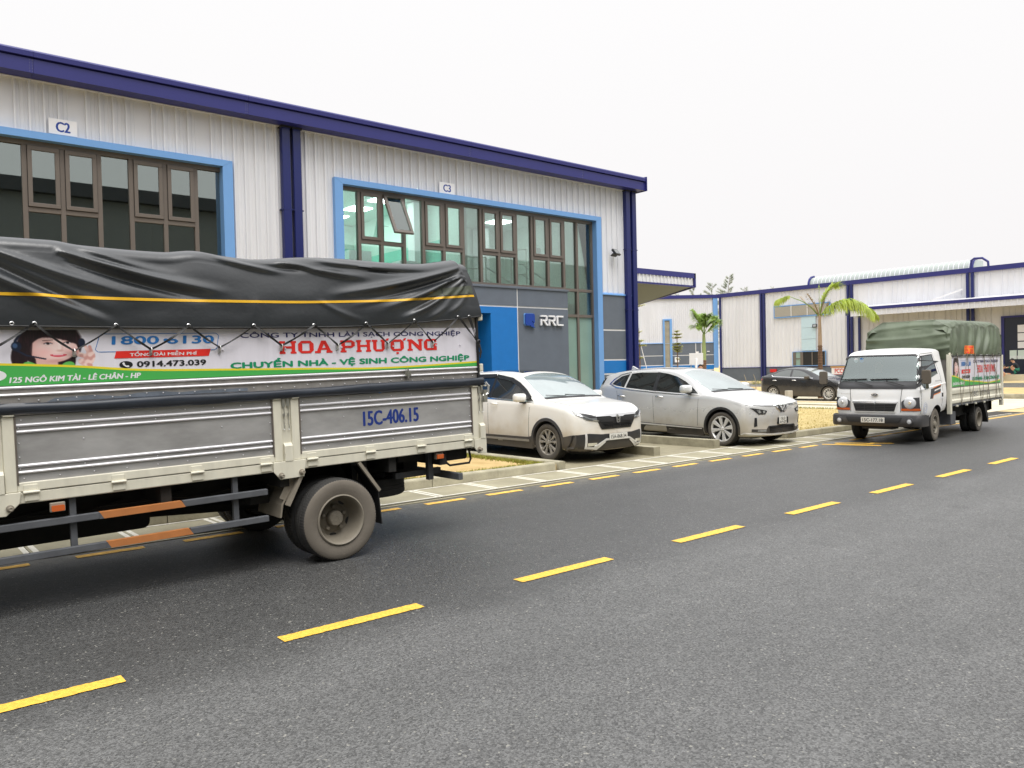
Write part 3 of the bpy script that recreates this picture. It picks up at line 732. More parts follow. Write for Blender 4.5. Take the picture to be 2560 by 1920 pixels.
for a_, b_ in ((ext[0]+0.19, ext[1]-0.19),):
    W('lower_wall', MB().box(a_, b_, YB, WY+0.045, 0, 3.70), M['grey'])
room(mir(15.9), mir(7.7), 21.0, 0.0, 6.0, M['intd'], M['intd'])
for i, j in [(i, j) for i in range(2) for j in range(4)]+[(2, 1), (3, 1)]:  # the two stair panels are added to brighten that room
    if 1:
        x, y = (8.6+i*1.75, 16.1+j*1.3) if i < 2 else (12.6+(i-2)*1.9, 16.4+j*1.5)
        tag(part('ceiling_light', MB().box(-0.28, 0.28, -0.28, 0.28, -0.02, 0.0), M['lamp'], loc=(x, y, 6.045 if i < 2 else 5.99)), '%s lit ceiling panel in the %s row %s behind the C3 window' % (('left', 'right', 'left', 'right')[i], ('front', 'second', 'third', 'rear')[j], 'of the teal room' if i < 2 else 'above the stairs'), 'light', 'ceiling lights behind the C3 window')
t = tag(part('floodlight', MB().box(-0.13, 0.13, -0.03, 0.03, -0.10, 0.10), M['black'], loc=(16.10*F, WY-0.20, 4.88), rot=(R(-38), 0, R(12)), bevel=0.01), 'black square floodlight on the cladding beside the corner downpipes', 'floodlight')
part('lamp_glass', MB().box(-0.10, 0.10, -0.034, -0.031, -0.07, 0.07), mat('lamp_glass', (0.30, 0.31, 0.31), 0.3), t)
part('bracket', MB().box(-0.14, -0.13, -0.01, 0.01, -0.02, 0.02).box(0.13, 0.14, -0.01, 0.01, -0.02, 0.02).box(-0.14, 0.14, 0.03, 0.14, -0.03, -0.01), M['black'], t)
# number signs
for txt, x0, x1, z0, z1, lab in (('C2', 2.60, 3.03, 5.84, 6.10, 'white sign with blue C2 above the dark window'), ('C3', 10.52, 10.95, 5.83, 6.09, 'white sign with blue C3 above the lit window')):
    s_ = tag(part('number_sign', MB().box(-0.215, 0.215, -0.012, 0.012, -0.13, 0.13), M['signw'], loc=((x0+x1)/2, WY-0.045, (z0+z1)/2), bevel=0.003), lab, 'sign')
    lettering('lettering', txt, M['signb'], s_, Vector((0, -0.0125, 0)), Vector((1, 0, 0)), Vector((0, 0, 1)), 0.205, 0.165, heavy=0.045, center=True, depth=0.001)
# company sign
ls = thing('company_sign', 'blue speech-square logo and white RRC letters fixed on the grey entrance wall', 'sign', (13.03, YB, 2.93))
def own(o, p, off): return o
q = [(-0.24+0.0, 0.16), (0.18, 0.17), (0.235, 0.11), (0.235, -0.06), (0.17, -0.02), (0.20, -0.08), (0.225, -0.15), (0.24, -0.20), (0.12, -0.14), (-0.16, -0.13), (-0.23, -0.08), (-0.25, 0.10)]
part('logo', MB().prism([(a*0.62-0.0, b*0.82) for a, b in [(-0.20, 0.19), (-0.235, 0.15), (-0.235, -0.11), (-0.19, -0.17), (0.02, -0.17), (0.05, -0.20), (0.27, -0.24), (0.20, -0.19), (0.21, -0.13), (0.09, -0.04), (0.12, -0.03), (0.22, -0.10), (0.255, -0.06), (0.255, 0.14), (0.22, 0.19)]], 'y', -0.075, -0.045), M['signb'], ls)
part('logo_back', MB().prism([(a*0.66, b*0.86) for a, b in [(-0.20, 0.19), (-0.235, 0.15), (-0.235, -0.11), (-0.19, -0.17), (0.02, -0.17), (0.27, -0.24), (0.20, -0.19), (0.255, -0.10), (0.255, 0.14), (0.22, 0.19)]], 'y', -0.045, -0.0), M['sky'], ls)
# letters R R C cut from bars
def letter(kind, x, wd=0.225, ht=0.26, t=0.040):
    mb = MB(); y0, y1 = -0.07, -0.02; z0 = -ht/2
    def b(x0, x1, a, c): mb.box(x+x0, x+x1, y0, y1, z0+a, z0+c)
    if kind == 'R':
        b(0, t, 0, ht*0.62); b(0, wd-0.03, ht-t, ht); mb.prism([(x+wd-0.03, z0+ht), (x+wd, z0+ht-0.03), (x+wd, z0+ht*0.42+0.03), (x+wd-0.03, z0+ht*0.42), (x+wd-0.03, z0+ht*0.42+t), (x+wd-t, z0+ht*0.42+t), (x+wd-t, z0+ht-t), (x+wd-0.03, z0+ht-t)], 'y', y0, y1)
        b(t+0.02, wd-0.03, ht*0.42, ht*0.42+t); mb.prism([(x+wd*0.45, z0+ht*0.42), (x+wd*0.45+t*1.25, z0+ht*0.42), (x+wd+0.03, z0), (x+wd-t, z0)], 'y', y0, y1)
    else:
        b(0, t, 0.03, ht-0.03); mb.prism([(x, z0+ht-0.03), (x+0.03, z0+ht), (x+wd, z0+ht), (x+wd, z0+ht-t), (x+t, z0+ht-t), (x+t, z0+ht-0.03)], 'y', y0, y1)
        mb.prism([(x, z0+0.03), (x+0.03, z0), (x+wd, z0), (x+wd, z0+t), (x+t, z0+t), (x+t, z0+0.03)], 'y', y0, y1)
    return mb
for kd, x in (('R', 0.37), ('R', 0.65), ('C', 0.93)): part('letter', letter(kd, x), M['signw'], ls)
# stair rails and things seen through the glass
def rail(name, lab, posts, rails):
    t = thing(name, lab, 'railing', posts[0])
    o = Vector(posts[0])
    for p in posts: 
        p = Vector(p); part('post', MB().cyl(p-o, p-o+Vector((0, 0, 1.0)), 0.022, 10), M['steel'], t, 40)
    for a, b in rails: part('rail', MB().cyl(Vector(a)-o, Vector(b)-o, 0.016, 8), M['steel'], t, 40)
rail('stair_railing', 'steel stair railing sloping down behind the C3 window, left one', [(13.75, 17.6, 3.9), (12.6, 17.6, 3.9)], [((13.75, 17.6, 4.6), (15.0, 17.0, 3.75)), ((13.75, 17.6, 4.25), (14.8, 17.0, 3.6)), ((12.6, 17.6, 4.8), (13.75, 17.6, 4.88)), ((12.6, 17.6, 4.5), (13.75, 17.6, 4.55)), ((12.6, 17.6, 4.2), (13.75, 17.6, 4.22))])
rail('stair_railing', 'taller steel landing railing with rungs behind the C3 window, right one', [(15.17, 17.5, 4.2), (14.6, 17.5, 4.1)], [((14.6, 17.5, 5.12), (15.17, 17.5, 5.2)), ((14.6, 17.5, 4.7), (15.17, 17.5, 4.78)), ((14.6, 17.5, 4.4), (15.17, 17.5, 4.48)), ((15.0, 17.5, 4.75), (15.9, 17.1, 4.1)), ((15.0, 17.5, 4.45), (15.7, 17.1, 3.95))])
tag(part('cardboard_box', MB().box(-0.25, 0.25, -0.2, 0.2, 0, 0.5), M['signw'], loc=(10.45, 16.6, 3.9)), 'white carton with a red stripe standing behind the lit window', 'box')
bpy.data.objects['cardboard_box'].name = 'white_box'
part('stripe', MB().bar((-0.18, -0.205, 0.5), (-0.02, -0.205, 0.25), 0.05, 0.004, (0, 1, 0)), M['redp'], bpy.data.objects['white_box'])
tag(part('shelf_unit', MB().box(-0.5, 0.3, -0.2, 0.2, 0.78, 0.82).box(-0.5, -0.47, -0.2, 0.2, 0, 0.8).box(0.27, 0.3, -0.2, 0.2, 0, 0.8).box(-0.35, -0.33, 0, 0.02, 0.82, 1.1), M['card'], loc=(8.6, 16.5, 3.3)), 'brown shelf top at the lower left corner of the lit window', 'shelf')
tag(part('white_cabinet', MB().box(-0.3, 0.3, -0.2, 0.2, 0, 1.35), M['signw'], loc=(9.45, 17.2, 3.3)), 'pale cabinet behind the second lower pane of the lit window', 'cabinet')
tag(part('notice_paper', MB().box(-0.07, 0.07, -0.002, 0.002, -0.12, 0.12), M['signw'], loc=(13.72, GY+0.02, 4.72)), 'small paper notice stuck inside the glass near the right sash', 'notice')

# canopy on the east side further back
ca = thing('loading_canopy', 'flat canopy with ribbed fascia and navy edge behind the warehouse corner', 'canopy', (22, 20, 4.9))
def cab_(name, mb, m): o = part(name, mb, m, ca); o.location = (-22, -20, -4.9); return o
cab_('canopy_roof', MB().prism([(20.0, 4.95), (20.0, 5.38), (24, 4.6), (24, 4.25)], 'x', XE+0.06, 26.3), M['clad2'])
cab_('canopy_soffit', MB().prism([(20.02, 4.90), (20.02, 4.94), (23.98, 4.24), (23.98, 4.20)], 'x', XE+0.1, 26.3), mat('dark_soffit', L(104, 108, 102), 0.8))
cab_('canopy_edge', MB().box(XE+0.06, 26.4, 19.93, 19.99, 5.22, 5.43), M['navy']); cab_('canopy_edge', MB().box(XE+0.06, 26.4, 19.95, 19.99, 4.86, 4.93), M['navy']); cab_('canopy_edge', MB().prism([(19.93, 4.86), (19.93, 5.43), (24, 4.66), (24, 4.22)], 'x', 26.31, 26.40), M['navy'])
x = XE+0.1
pr = rib_profile(XE+0.06, 26.2, 0.2125); mb = MB()
for (a, h0), (b, h1) in zip(pr, pr[1:]): mb.quad((a, 19.975-h0, 4.93), (b, 19.975-h1, 4.93), (b, 19.975-h1, 5.22), (a, 19.975-h0, 5.22))
cab_('canopy_fascia', mb, M['clad'])

# warehouse on the other side of the road, seen only as a reflection
ow = thing('opposite_warehouse', 'dark warehouse with charcoal fascia across the road, reflected in the dark C2 window', 'warehouse', (0, -9, 0))
OZ = 10.4
def OW(n, mb, m): o = part(n, mb, m, ow); o.location = (0, 9, 0); return o
OW('wall', MB().box(-40, 17, -9.2, -9, 0, OZ-0.6), mat('shaded_cladding', (0.15, 0.16, 0.155), 0.6, noise_amt=0.1)); OW('fascia_board', MB().box(-40, 17, -9.2, -8.6, OZ-0.6, OZ), mat('shaded_fascia', (0.035, 0.038, 0.042), 0.7)); OW('lower_hall', MB().box(17, 80, -9.2, -8.7, 0, 8.8), mat('pale_grey_wall', (0.36, 0.38, 0.37), 0.6))  # tall hall: backlit shade put into the wall and fascia colours
OW('plinth', MB().box(-40, 60, -9, -8.95, 0, 1.4), M['grey']); OW('roof', MB().prism([(-9.2, OZ), (-9.2, OZ-0.1), (-40, OZ+1.5), (-40, OZ+1.6)], 'x', -40, 17), M['clad2'])
for x in range(-36, 60, 10): OW('window', MB().box(x, x+7.5, -9.02, -8.96, 3.7, 5.6), M['intd'])

# ------------------------------------------------------------------ far factory and its angled wing
FX = 52.0; G0 = 0.40
fb = thing('factory', 'long grey factory facade with navy fascia, canopy and roof ventilator beyond the driveway', 'factory', (FX, 25, G0))
def FB(name, mb, m, smooth=None): o = part(name, mb, m, fb, smooth); o.location = (-FX, -25, -G0); return o
def cladx(y0, y1, z0, z1, x, sheetw=1.6, pitch=0.32, nm='cladding_sheet', m=None):
    y = y0
    while y < y1-0.01:
        yb = min(y+sheetw, y1); mb = MB(); pr = rib_profile(y, yb, pitch)
        for (a, h0), (b, h1) in zip(pr, pr[1:]): mb.quad((x-h0*0.85, a, z0), (x-h1*0.85, b, z0), (x-h1*0.85, b, z1), (x-h0*0.85, a, z1))
        FB(nm, mb, m or M['clad']); y = yb
cladx(26.0, 37.1, 1.42, 6.93, FX); cladx(-8, 26.0, 4.95, 6.93, FX); cladx(-8, 26.0, G0, 5.0, FX+0.02, m=M['clad2'])
FB('plinth', MB().box(FX-0.04, FX+0.2, 25.9, 37.1, 0, 1.40), M['grey']); FB('plinth_cap', MB().box(FX-0.07, FX+0.1, 25.9, 37.1, 1.40, 1.44), M['navy'])
a = -8
while a < 37: 
    b = min(a+5.6, 37.12); FB('fascia_board', MB().prism([(FX-0.14, 6.90), (FX-0.14, 7.14), (FX-0.18, 7.15), (FX-0.18, 7.20), (FX+0.3, 7.22), (FX+0.3, 6.90)], 'y', a+.003, b-.003), M['navy']) if False else FB('fascia_board', MB().box(FX-0.14, FX+0.3, a+.003, b-.003, 6.90, 7.19), M['navy']); a = b
FB('roof', MB().prism([(FX-0.1, 7.16), (FX+20, 8.2), (FX+20, 8.0), (FX-0.1, 7.08)], 'y', -8, 37), M['clad2'])
for yc in (33.32, 33.08, 26.62, 26.38, 19.12, 18.85, 12.0): FB('downpipe', MB().box(FX-0.18, FX-0.03, yc-0.075, yc+0.075, 0.5, 6.88), M['navyd'])
FB('downpipe', MB().box(FX-0.16, FX-0.03, 25.80, 25.93, 0.5, 4.9), M['navyd'])
# vaulted ridge ventilator
rv = FB('roof_ventilator', MB().prism([(FX+0.6, 7.1), (FX+0.6, 7.35), (FX+0.72, 7.58), (FX+0.95, 7.74), (FX+1.3, 7.82), (FX+2.6, 7.82), (FX+2.6, 7.1)], 'y', 19.2, 29.8), mat('white_sheet', (0.38, 0.42, 0.40), 0.5), 30)
rv.location = (-FX, -25, -G0)
mb = MB(); y = 19.3
while y < 29.7:
    mb.tube([(FX+0.59, y, 7.2), (FX+0.59, y, 7.35), (FX+0.71, y, 7.59), (FX+0.94, y, 7.75), (FX+1.3, y, 7.83)], 0.025, 4); y += 0.30
ribs = part('ventilator_rib', mb, M['clad'], rv); stuff(ribs)
for y in (29.85, 19.1): FB('ventilator_trim', MB().tube([(FX+0.5, y, 7.15), (FX+0.55, y, 7.4), (FX+0.68, y, 7.63), (FX+0.92, y, 7.79), (FX+1.3, y, 7.87)], 0.085, 6), M['navy'])
FB('vent_pipe', MB().tube([(FX-0.1, 18.95, 7.1), (FX-0.1, 18.9, 7.62), (FX-0.1, 18.75, 7.72), (FX-0.1, 18.3, 7.70), (FX-0.1, 17.99, 7.45), (FX-0.1, 17.97, 7.1)], 0.07, 8), M['navy'], 40)
# canopy over the loading dock
FB('canopy_roof', MB().prism([(FX-1.5, 5.02), (FX-1.5, 5.12), (FX, 5.42), (FX, 5.30)], 'y', -8, 25.75), M['clad2'])
FB('canopy_edge', MB().box(FX-1.56, FX-1.5, -8, 25.75, 5.02, 5.22), M['navy'])
pr = rib_profile(-8, 25.75, 0.32); mb = MB()
for (a, h0), (b, h1) in zip(pr, pr[1:]): mb.quad((FX-1.51-h0, a, 4.66), (FX-1.51-h1, b, 4.66), (FX-1.51-h1, b, 5.02), (FX-1.51-h0, a, 5.02))
FB('canopy_fascia', mb, M['clad'])
FB('canopy_beam', MB().box(FX-1.45, FX, 26.0, 26.12, 4.75, 4.95).box(FX-1.45, FX, 18.9, 19.02, 4.75, 5.0), M['navyd'])
FB('canopy_brace', MB().bar((FX-0.1, 19.4, 5.95), (FX-1.3, 20.8, 5.3), 0.09, 0.09), M['white'])
def FBo(name, mb, m, smooth=None): o = FB(name, mb, m, smooth); o.location.x -= 0.05; return o
# louvre band, skylight strip, window, door, dock
FBo('louvre_frame', MB().box(FX-0.10, FX-0.03, 27.9, 32.25, 4.98, 5.05).box(FX-0.10, FX-0.03, 27.9, 32.25, 5.80, 5.87).box(FX-0.10, FX-0.03, 32.18, 32.25, 5.05, 5.80).box(FX-0.10, FX-0.03, 27.9, 27.97, 5.05, 5.80), M['sky'])
FBo('louvre_back', MB().box(FX-0.04, FX-0.03, 27.97, 32.18, 5.05, 5.80), M['intd'])
me = MB().bar((FX-0.07, 27.97, 0), (FX-0.07, 32.18, 0), 0.05, 0.035, (0.5, 0, 1)).mesh('louvre_slat', mat('louvre', L(190, 184, 170), 0.5))
for i in range(11): put('louvre_slat', me, fb, (-FX-0.05, -25, 5.09+i*0.066-G0))
for y in (30.85, 29.6, 28.6): FBo('louvre_post', MB().box(FX-0.115, FX-0.03, y-0.025, y+0.025, 5.05, 5.8), M['white'])
for z0, z1 in ((2.55, 3.35), (3.37, 4.15), (4.17, 4.97)): FBo('skylight_sheet', MB().box(FX-0.05, FX-0.045, 29.0, 30.1, z0, z1), mat('translucent_sheet', L(190, 214, 224), 0.3, noise_amt=0.04))
FBo('window_frame', MB().box(FX-0.09, FX-0.03, 28.26, 30.81, 1.46, 1.50).box(FX-0.09, FX-0.03, 28.26, 30.81, 2.46, 2.50).box(FX-0.09, FX-0.03, 28.26, 28.30, 1.5, 2.46).box(FX-0.09, FX-0.03, 30.77, 30.81, 1.5, 2.46), M['sky'])
FBo('window_frame', MB().box(FX-0.08, FX-0.03, 28.30, 28.36, 1.5, 2.46).box(FX-0.08, FX-0.03, 30.55, 30.77, 1.5, 2.46).box(FX-0.08, FX-0.03, 29.98, 30.2, 1.5, 2.46).box(FX-0.08, FX-0.03, 29.25, 29.33, 1.5, 2.46).box(FX-0.08, FX-0.03, 30.2, 30.55, 1.95, 2.02), M['mull'])
for y0, y1, z0, z1, g in ((30.2, 30.55, 1.5, 1.95, 'frost'), (30.2, 30.55, 2.02, 2.46, 'frost'), (29.33, 29.98, 1.5, 2.46, 'gasket'), (28.36, 29.25, 1.5, 2.46, 'gasket')): FBo('window_pane', MB().box(FX-0.05, FX-0.04, y0, y1, z0, z1), M[g])
FBo('window_back', MB().box(FX-0.036, FX-0.032, 28.3, 30.2, 1.5, 2.46), M['intd'])
dm = mat('dark_navy_door', L(26, 34, 52), 0.4, noise_amt=0.1)
FB('door_frame', MB().box(FX-0.10, FX-0.02, 17.18, 17.34, 0.76, 4.16).box(FX-0.10, FX-0.02, 8, 17.18, 4.06, 4.16), M['navy'])
FB('sliding_door', MB().box(FX-0.06, FX-0.02, 12.0, 17.18, 0.76, 4.06), dm); FB('door_leaf', MB().box(FX-0.09, FX-0.061, 12.2, 16.93, 0.76, 4.0), dm)
for z0, z1 in ((2.25, 2.62), (2.68, 3.12), (3.17, 3.60)):
    for k in range(3): FB('door_pane', MB().box(FX-0.10, FX-0.091, 16.48-1.35*(k+1)+0.06, 16.48-1.35*k, z0, z1), M['signw'])
for k in range(7): FB('door_pane', MB().box(FX-0.10, FX-0.091, 16.90-0.42*k-0.36, 16.90-0.42*k, 1.62, 2.14), M['intg'])
mb = MB(); y = 16.88
while y > 14: 
    mb.box(FX-0.106, FX-0.101, y-0.03, y, 1.64, 1.82); y -= 0.075
stuff(FB('door_grille', mb, M['signw']))
FB('loading_dock', MB().box(FX-1.6, FX, -8, 25.7, 0, 0.74), M['slab'])
# angled wing
wd_ = R(-37); wg = thing('factory_wing', 'angled ribbed wing with grey and blue base at the left end of the far factory', 'building', (FX, 37.2, G0), (0, 0, wd_))
def WG(name, mb, m): o = part(name, mb, m, wg); o.location = (0, 0, -G0); return o
x = -9.2
while x < -0.5:
    xb = min(x+1.28, -0.42); mb = MB(); pr = rib_profile(x, xb, 0.16)
    for (a, h0), (b, h1) in zip(pr, pr[1:]): mb.quad((a, -h0*1.0, 3.46), (b, -h1*1.0, 3.46), (b, -h1*1.0, 6.9), (a, -h0*1.0, 6.9))
    WG('cladding_sheet', mb, M['clad']); x = xb
WG('fascia_board', MB().box(-9.2, 0.1, -0.15, 0.3, 6.9, 7.17), M['navy']); WG('corner_strip', MB().box(-0.42, -0.06, -0.12, 0.0, 1.45, 6.9), M['sky']); WG('corner_strip', MB().box(-6.62, -6.38, -0.12, 0, 1.45, 6.9), M['sky'])
for z0, z1, mm in ((2.51, 3.42, 'grey'), (1.76, 2.46, 'grey'), (1.35, 1.70, 'blue'), (0, 1.30, 'grey')): WG('rendered_wall', MB().box(-9.2, -0.42, -0.06, 0.1, z0, z1), M[mm])
for z in (2.46, 1.70, 1.30): WG('wall_groove', MB().box(-9.2, -0.42, -0.055, 0.1, z, z+0.055), M['groove'])
for x in (-1.42, -1.86): WG('wall_groove', MB().box(x, x+0.05, -0.065, 0.1, 2.51, 3.42), M['groove'])
WG('wall_flashing', MB().box(-9.2, -0.42, -0.10, 0.02, 3.42, 3.47), M['sky'])
WG('louvre_frame', MB().box(-4.40, -4.28, -0.16, 0, 1.0, 5.33).box(-3.88, -3.70, -0.16, 0, 1.0, 5.33).box(-4.28, -3.88, -0.16, 0, 5.22, 5.33), M['sky'])
me = MB().bar((-4.28, -0.09, 0), (-3.88, -0.09, 0), 0.06, 0.045, (0, 0.6, 1)).mesh('louvre_slat', mat('shutter_slat', L(176, 168, 148), 0.6))
for i in range(46): put('louvre_slat', me, wg, (0, 0, 1.05+i*0.09-G0))
WG('louvre_back', MB().box(-4.28, -3.88, -0.063, -0.061, 1.0, 5.2), M['intd'])
WG('downpipe', MB().box(0.02, 0.15, -0.3, -0.15, 0.4, 6.9).box(0.25, 0.38, -0.35, -0.2, 0.4, 6.9), M['navyd'])
for x, z, lab in ((-1.72, 2.62, 'small pale plate high on the grey base of the factory wing'), (-0.85, 2.70, 'tiny white tag near the corner of the factory wing')):
    d = Matrix.Rotation(wd_, 4, 'Z') @ Vector((x, -0.08, 0))
    tag(part('wall_plate', MB().box(-0.13 if x < -1 else -0.1, 0.1, -0.01, 0.01, -0.09 if x < -1 else -0.03, 0.09 if x < -1 else 0.03), M['signw'], loc=(FX+d.x, 37.2+d.y, z+0.05), rot=(0, 0, wd_)), lab, 'plate')
d = Matrix.Rotation(wd_, 4, 'Z') @ Vector((-3.4, -0.3, 0))
tag(part('white_notice', MB().box(-0.17, 0.17, -0.01, 0.01, -0.2, 0.2), M['signw'], loc=(FX+d.x, 37.2+d.y, 2.15), rot=(0, 0, wd_)), 'white square notice beside the louvre on the factory wing', 'notice')
t = tag(part('floodlight', MB().box(-0.03, 0.03, -0.16, 0.16, -0.12, 0.12), M['black'], loc=(FX-0.15, 29.05, 4.27), rot=(0, R(20), 0)), 'small black floodlight on the far factory beside the big palm', 'floodlight')
part('lamp_glass', MB().box(-0.034, -0.031, -0.10, 0.10, -0.08, 0.08), bpy.data.materials['lamp_glass'], t)
# ------------------------------------------------------------------ vehicle building blocks
def P_(c): return c
M['tyre'] = mat('tyre_dusty', L(84, 79, 72), 0.85, noise_amt=0.2, noise_scale=6, bump=0.2)
M['tyreclean'] = mat('tyre_rubber', (0.022, 0.022, 0.022), 0.7, noise_amt=0.3, noise_scale=6)
M['tyretread'] = mat('tyre_tread', (0.03, 0.029, 0.027), 0.85, noise_amt=0.3, noise_scale=9)
M['tyrebig'] = mat('tyre_dust_coated', L(114, 107, 97), 0.9, noise_amt=0.16, noise_scale=4, bump=0.15)
M['rimdirty'] = mat('rim_dusty', L(128, 121, 108), 0.65, noise_amt=0.15, noise_scale=5)
M['alloy'] = mat('alloy_rim', (0.74, 0.73, 0.71), 0.35, metal=0.35, noise_amt=0.1)
M['alloyd'] = mat('alloy_rim_grey', L(160, 154, 144), 0.5, metal=0.2, noise_amt=0.1)
M['disc'] = mat('dark_wheel_well', (0.012, 0.012, 0.012), 0.7)
DUST = L(186, 168, 138)
M['whiteclean'] = mat('clean_white_paint', (0.84, 0.83, 0.79), 0.25, coat=0.8); M['silverclean'] = mat('clean_silver_paint', (0.74, 0.75, 0.74), 0.28, metal=0.25, coat=0.8)
M['carwhite'] = mat('pearl_white_paint', (0.84, 0.83, 0.79), 0.3, coat=0.8, dirt=DUST, dirt_z=(0.25, 0.90), dirt_max=0.75)
M['carsilver'] = mat('silver_paint', (0.72, 0.72, 0.71), 0.26, metal=0.32, coat=0.9, dirt=L(170, 158, 134), dirt_z=(0.25, 0.78), dirt_max=0.7)
M['carblack'] = mat('black_paint', (0.020, 0.020, 0.022), 0.25, coat=0.7, dirt=L(110, 98, 84), dirt_z=(0.15, 0.75), dirt_max=0.45)
M['cabwhite'] = mat('truck_white_paint', (0.86, 0.86, 0.85), 0.35, coat=0.5, dirt=L(200, 188, 164), dirt_z=(0.30, 0.8), dirt_max=0.4)
M['plastic'] = mat('grey_plastic', L(62, 62, 64), 0.6, dirt=L(120, 108, 90), dirt_z=(0.15, 0.6), dirt_max=0.55)
M['plasticd'] = mat('dark_plastic', (0.02, 0.02, 0.021), 0.5, dirt=L(104, 94, 80), dirt_z=(0.12, 0.5), dirt_max=0.5)
M['carglass'] = mat('tinted_car_glass', (0.012, 0.014, 0.014), 0.03, spec=0.9, coat=0.5)
M['windsc'] = mat('windscreen_glass', L(138, 150, 150), 0.04, spec=1.0, coat=1.0, noise_amt=0.12, noise_scale=2)  # pale base colour carries sky reflection as well as dust
M['lens'] = mat('lamp_lens', (0.20, 0.21, 0.215), 0.15, spec=0.6, coat=0.25)
M['lensclear'] = mat('clear_lamp_lens', (0.66, 0.67, 0.68), 0.1, spec=0.9, coat=1.0)
M['reflector'] = mat('lamp_reflector', (0.75, 0.75, 0.75), 0.15, metal=0.9)
M['amber'] = mat('amber_lens', L(200, 92, 30), 0.2, coat=0.6)
M['redlens'] = mat('red_lens', L(170, 14, 20), 0.15, coat=0.8)
M['plate'] = mat('number_plate', (0.70, 0.69, 0.64), 0.45)
M['ink'] = mat('black_ink', (0.015, 0.015, 0.015), 0.6)
M['seam'] = mat('panel_gap', (0.02, 0.018, 0.016), 0.8)

def tyre_mesh(Rr, Wd, rr, side_m, tread_m, lugs=0, n=72):
    mb = MB(); h = Wd/2
    prof = [(rr*0.98, -h*0.72), (rr*1.03, -h*0.86), (rr+(Rr-rr)*0.35, -h*0.99), (rr+(Rr-rr)*0.62, -h), (rr+(Rr-rr)*0.85, -h*0.95), (Rr*0.975, -h*0.86), (Rr, -h*0.72), (Rr, -h*0.25), (Rr*0.985, -h*0.22), (Rr*0.985, -h*0.16), (Rr, -h*0.13), (Rr, h*0.13), (Rr*0.985, h*0.16), (Rr*0.985, h*0.22), (Rr, h*0.25), (Rr, h*0.72), (Rr*0.975, h*0.86), (rr+(Rr-rr)*0.62, h), (rr*1.03, h*0.86), (rr*0.98, h*0.72)]
    if lugs: n = lugs*2
    b = 0
    for k, (r, y) in enumerate(prof):
        for j in range(n):
            t = 2*pi*j/n; q = r
            if lugs and k in (4, 5, 6, 7, 14, 15, 16) and j % 2: q = r-(0.006 if k in (5, 6, 15, 16) else 0.002)
            mb.v.append((q*cos(t), y, q*sin(t)))
    for i in range(len(prof)-1):
        for j in range(n):
            j2 = (j+1) % n; mb.face((i*n+j, i*n+j2, (i+1)*n+j2, (i+1)*n+j), 1 if 5 <= i <= 15 else 0)
    return mb.mesh('tyre', [side_m, tread_m], 35)
def spoke(mb, a, r0, r1, w0, w1, y0, y1, th, m=None, a2=None):
    a2 = a if a2 is None else a2
    p0 = Vector((r0*cos(a), y0, r0*sin(a))); p1 = Vector((r1*cos(a2), y1, r1*sin(a2))); t0 = Vector((-sin(a), 0, cos(a))); t1 = Vector((-sin(a2), 0, cos(a2)))
    b = len(mb.v)
    for p, t, wq in ((p0, t0, w0), (p1, t1, w1)):
        mb.v += [tuple(p-t*wq/2), tuple(p+t*wq/2), tuple(p+t*wq*0.38+Vector((0, th, 0))), tuple(p-t*wq*0.38+Vector((0, th, 0)))]
    # outer face looks to -y: swap so the wide face is the back
    for q in ((0, 1, 5, 4), (1, 2, 6, 5), (2, 3, 7, 6), (3, 0, 4, 7), (0, 3, 2, 1), (4, 5, 6, 7)): mb.face([b+k for k in q], m)
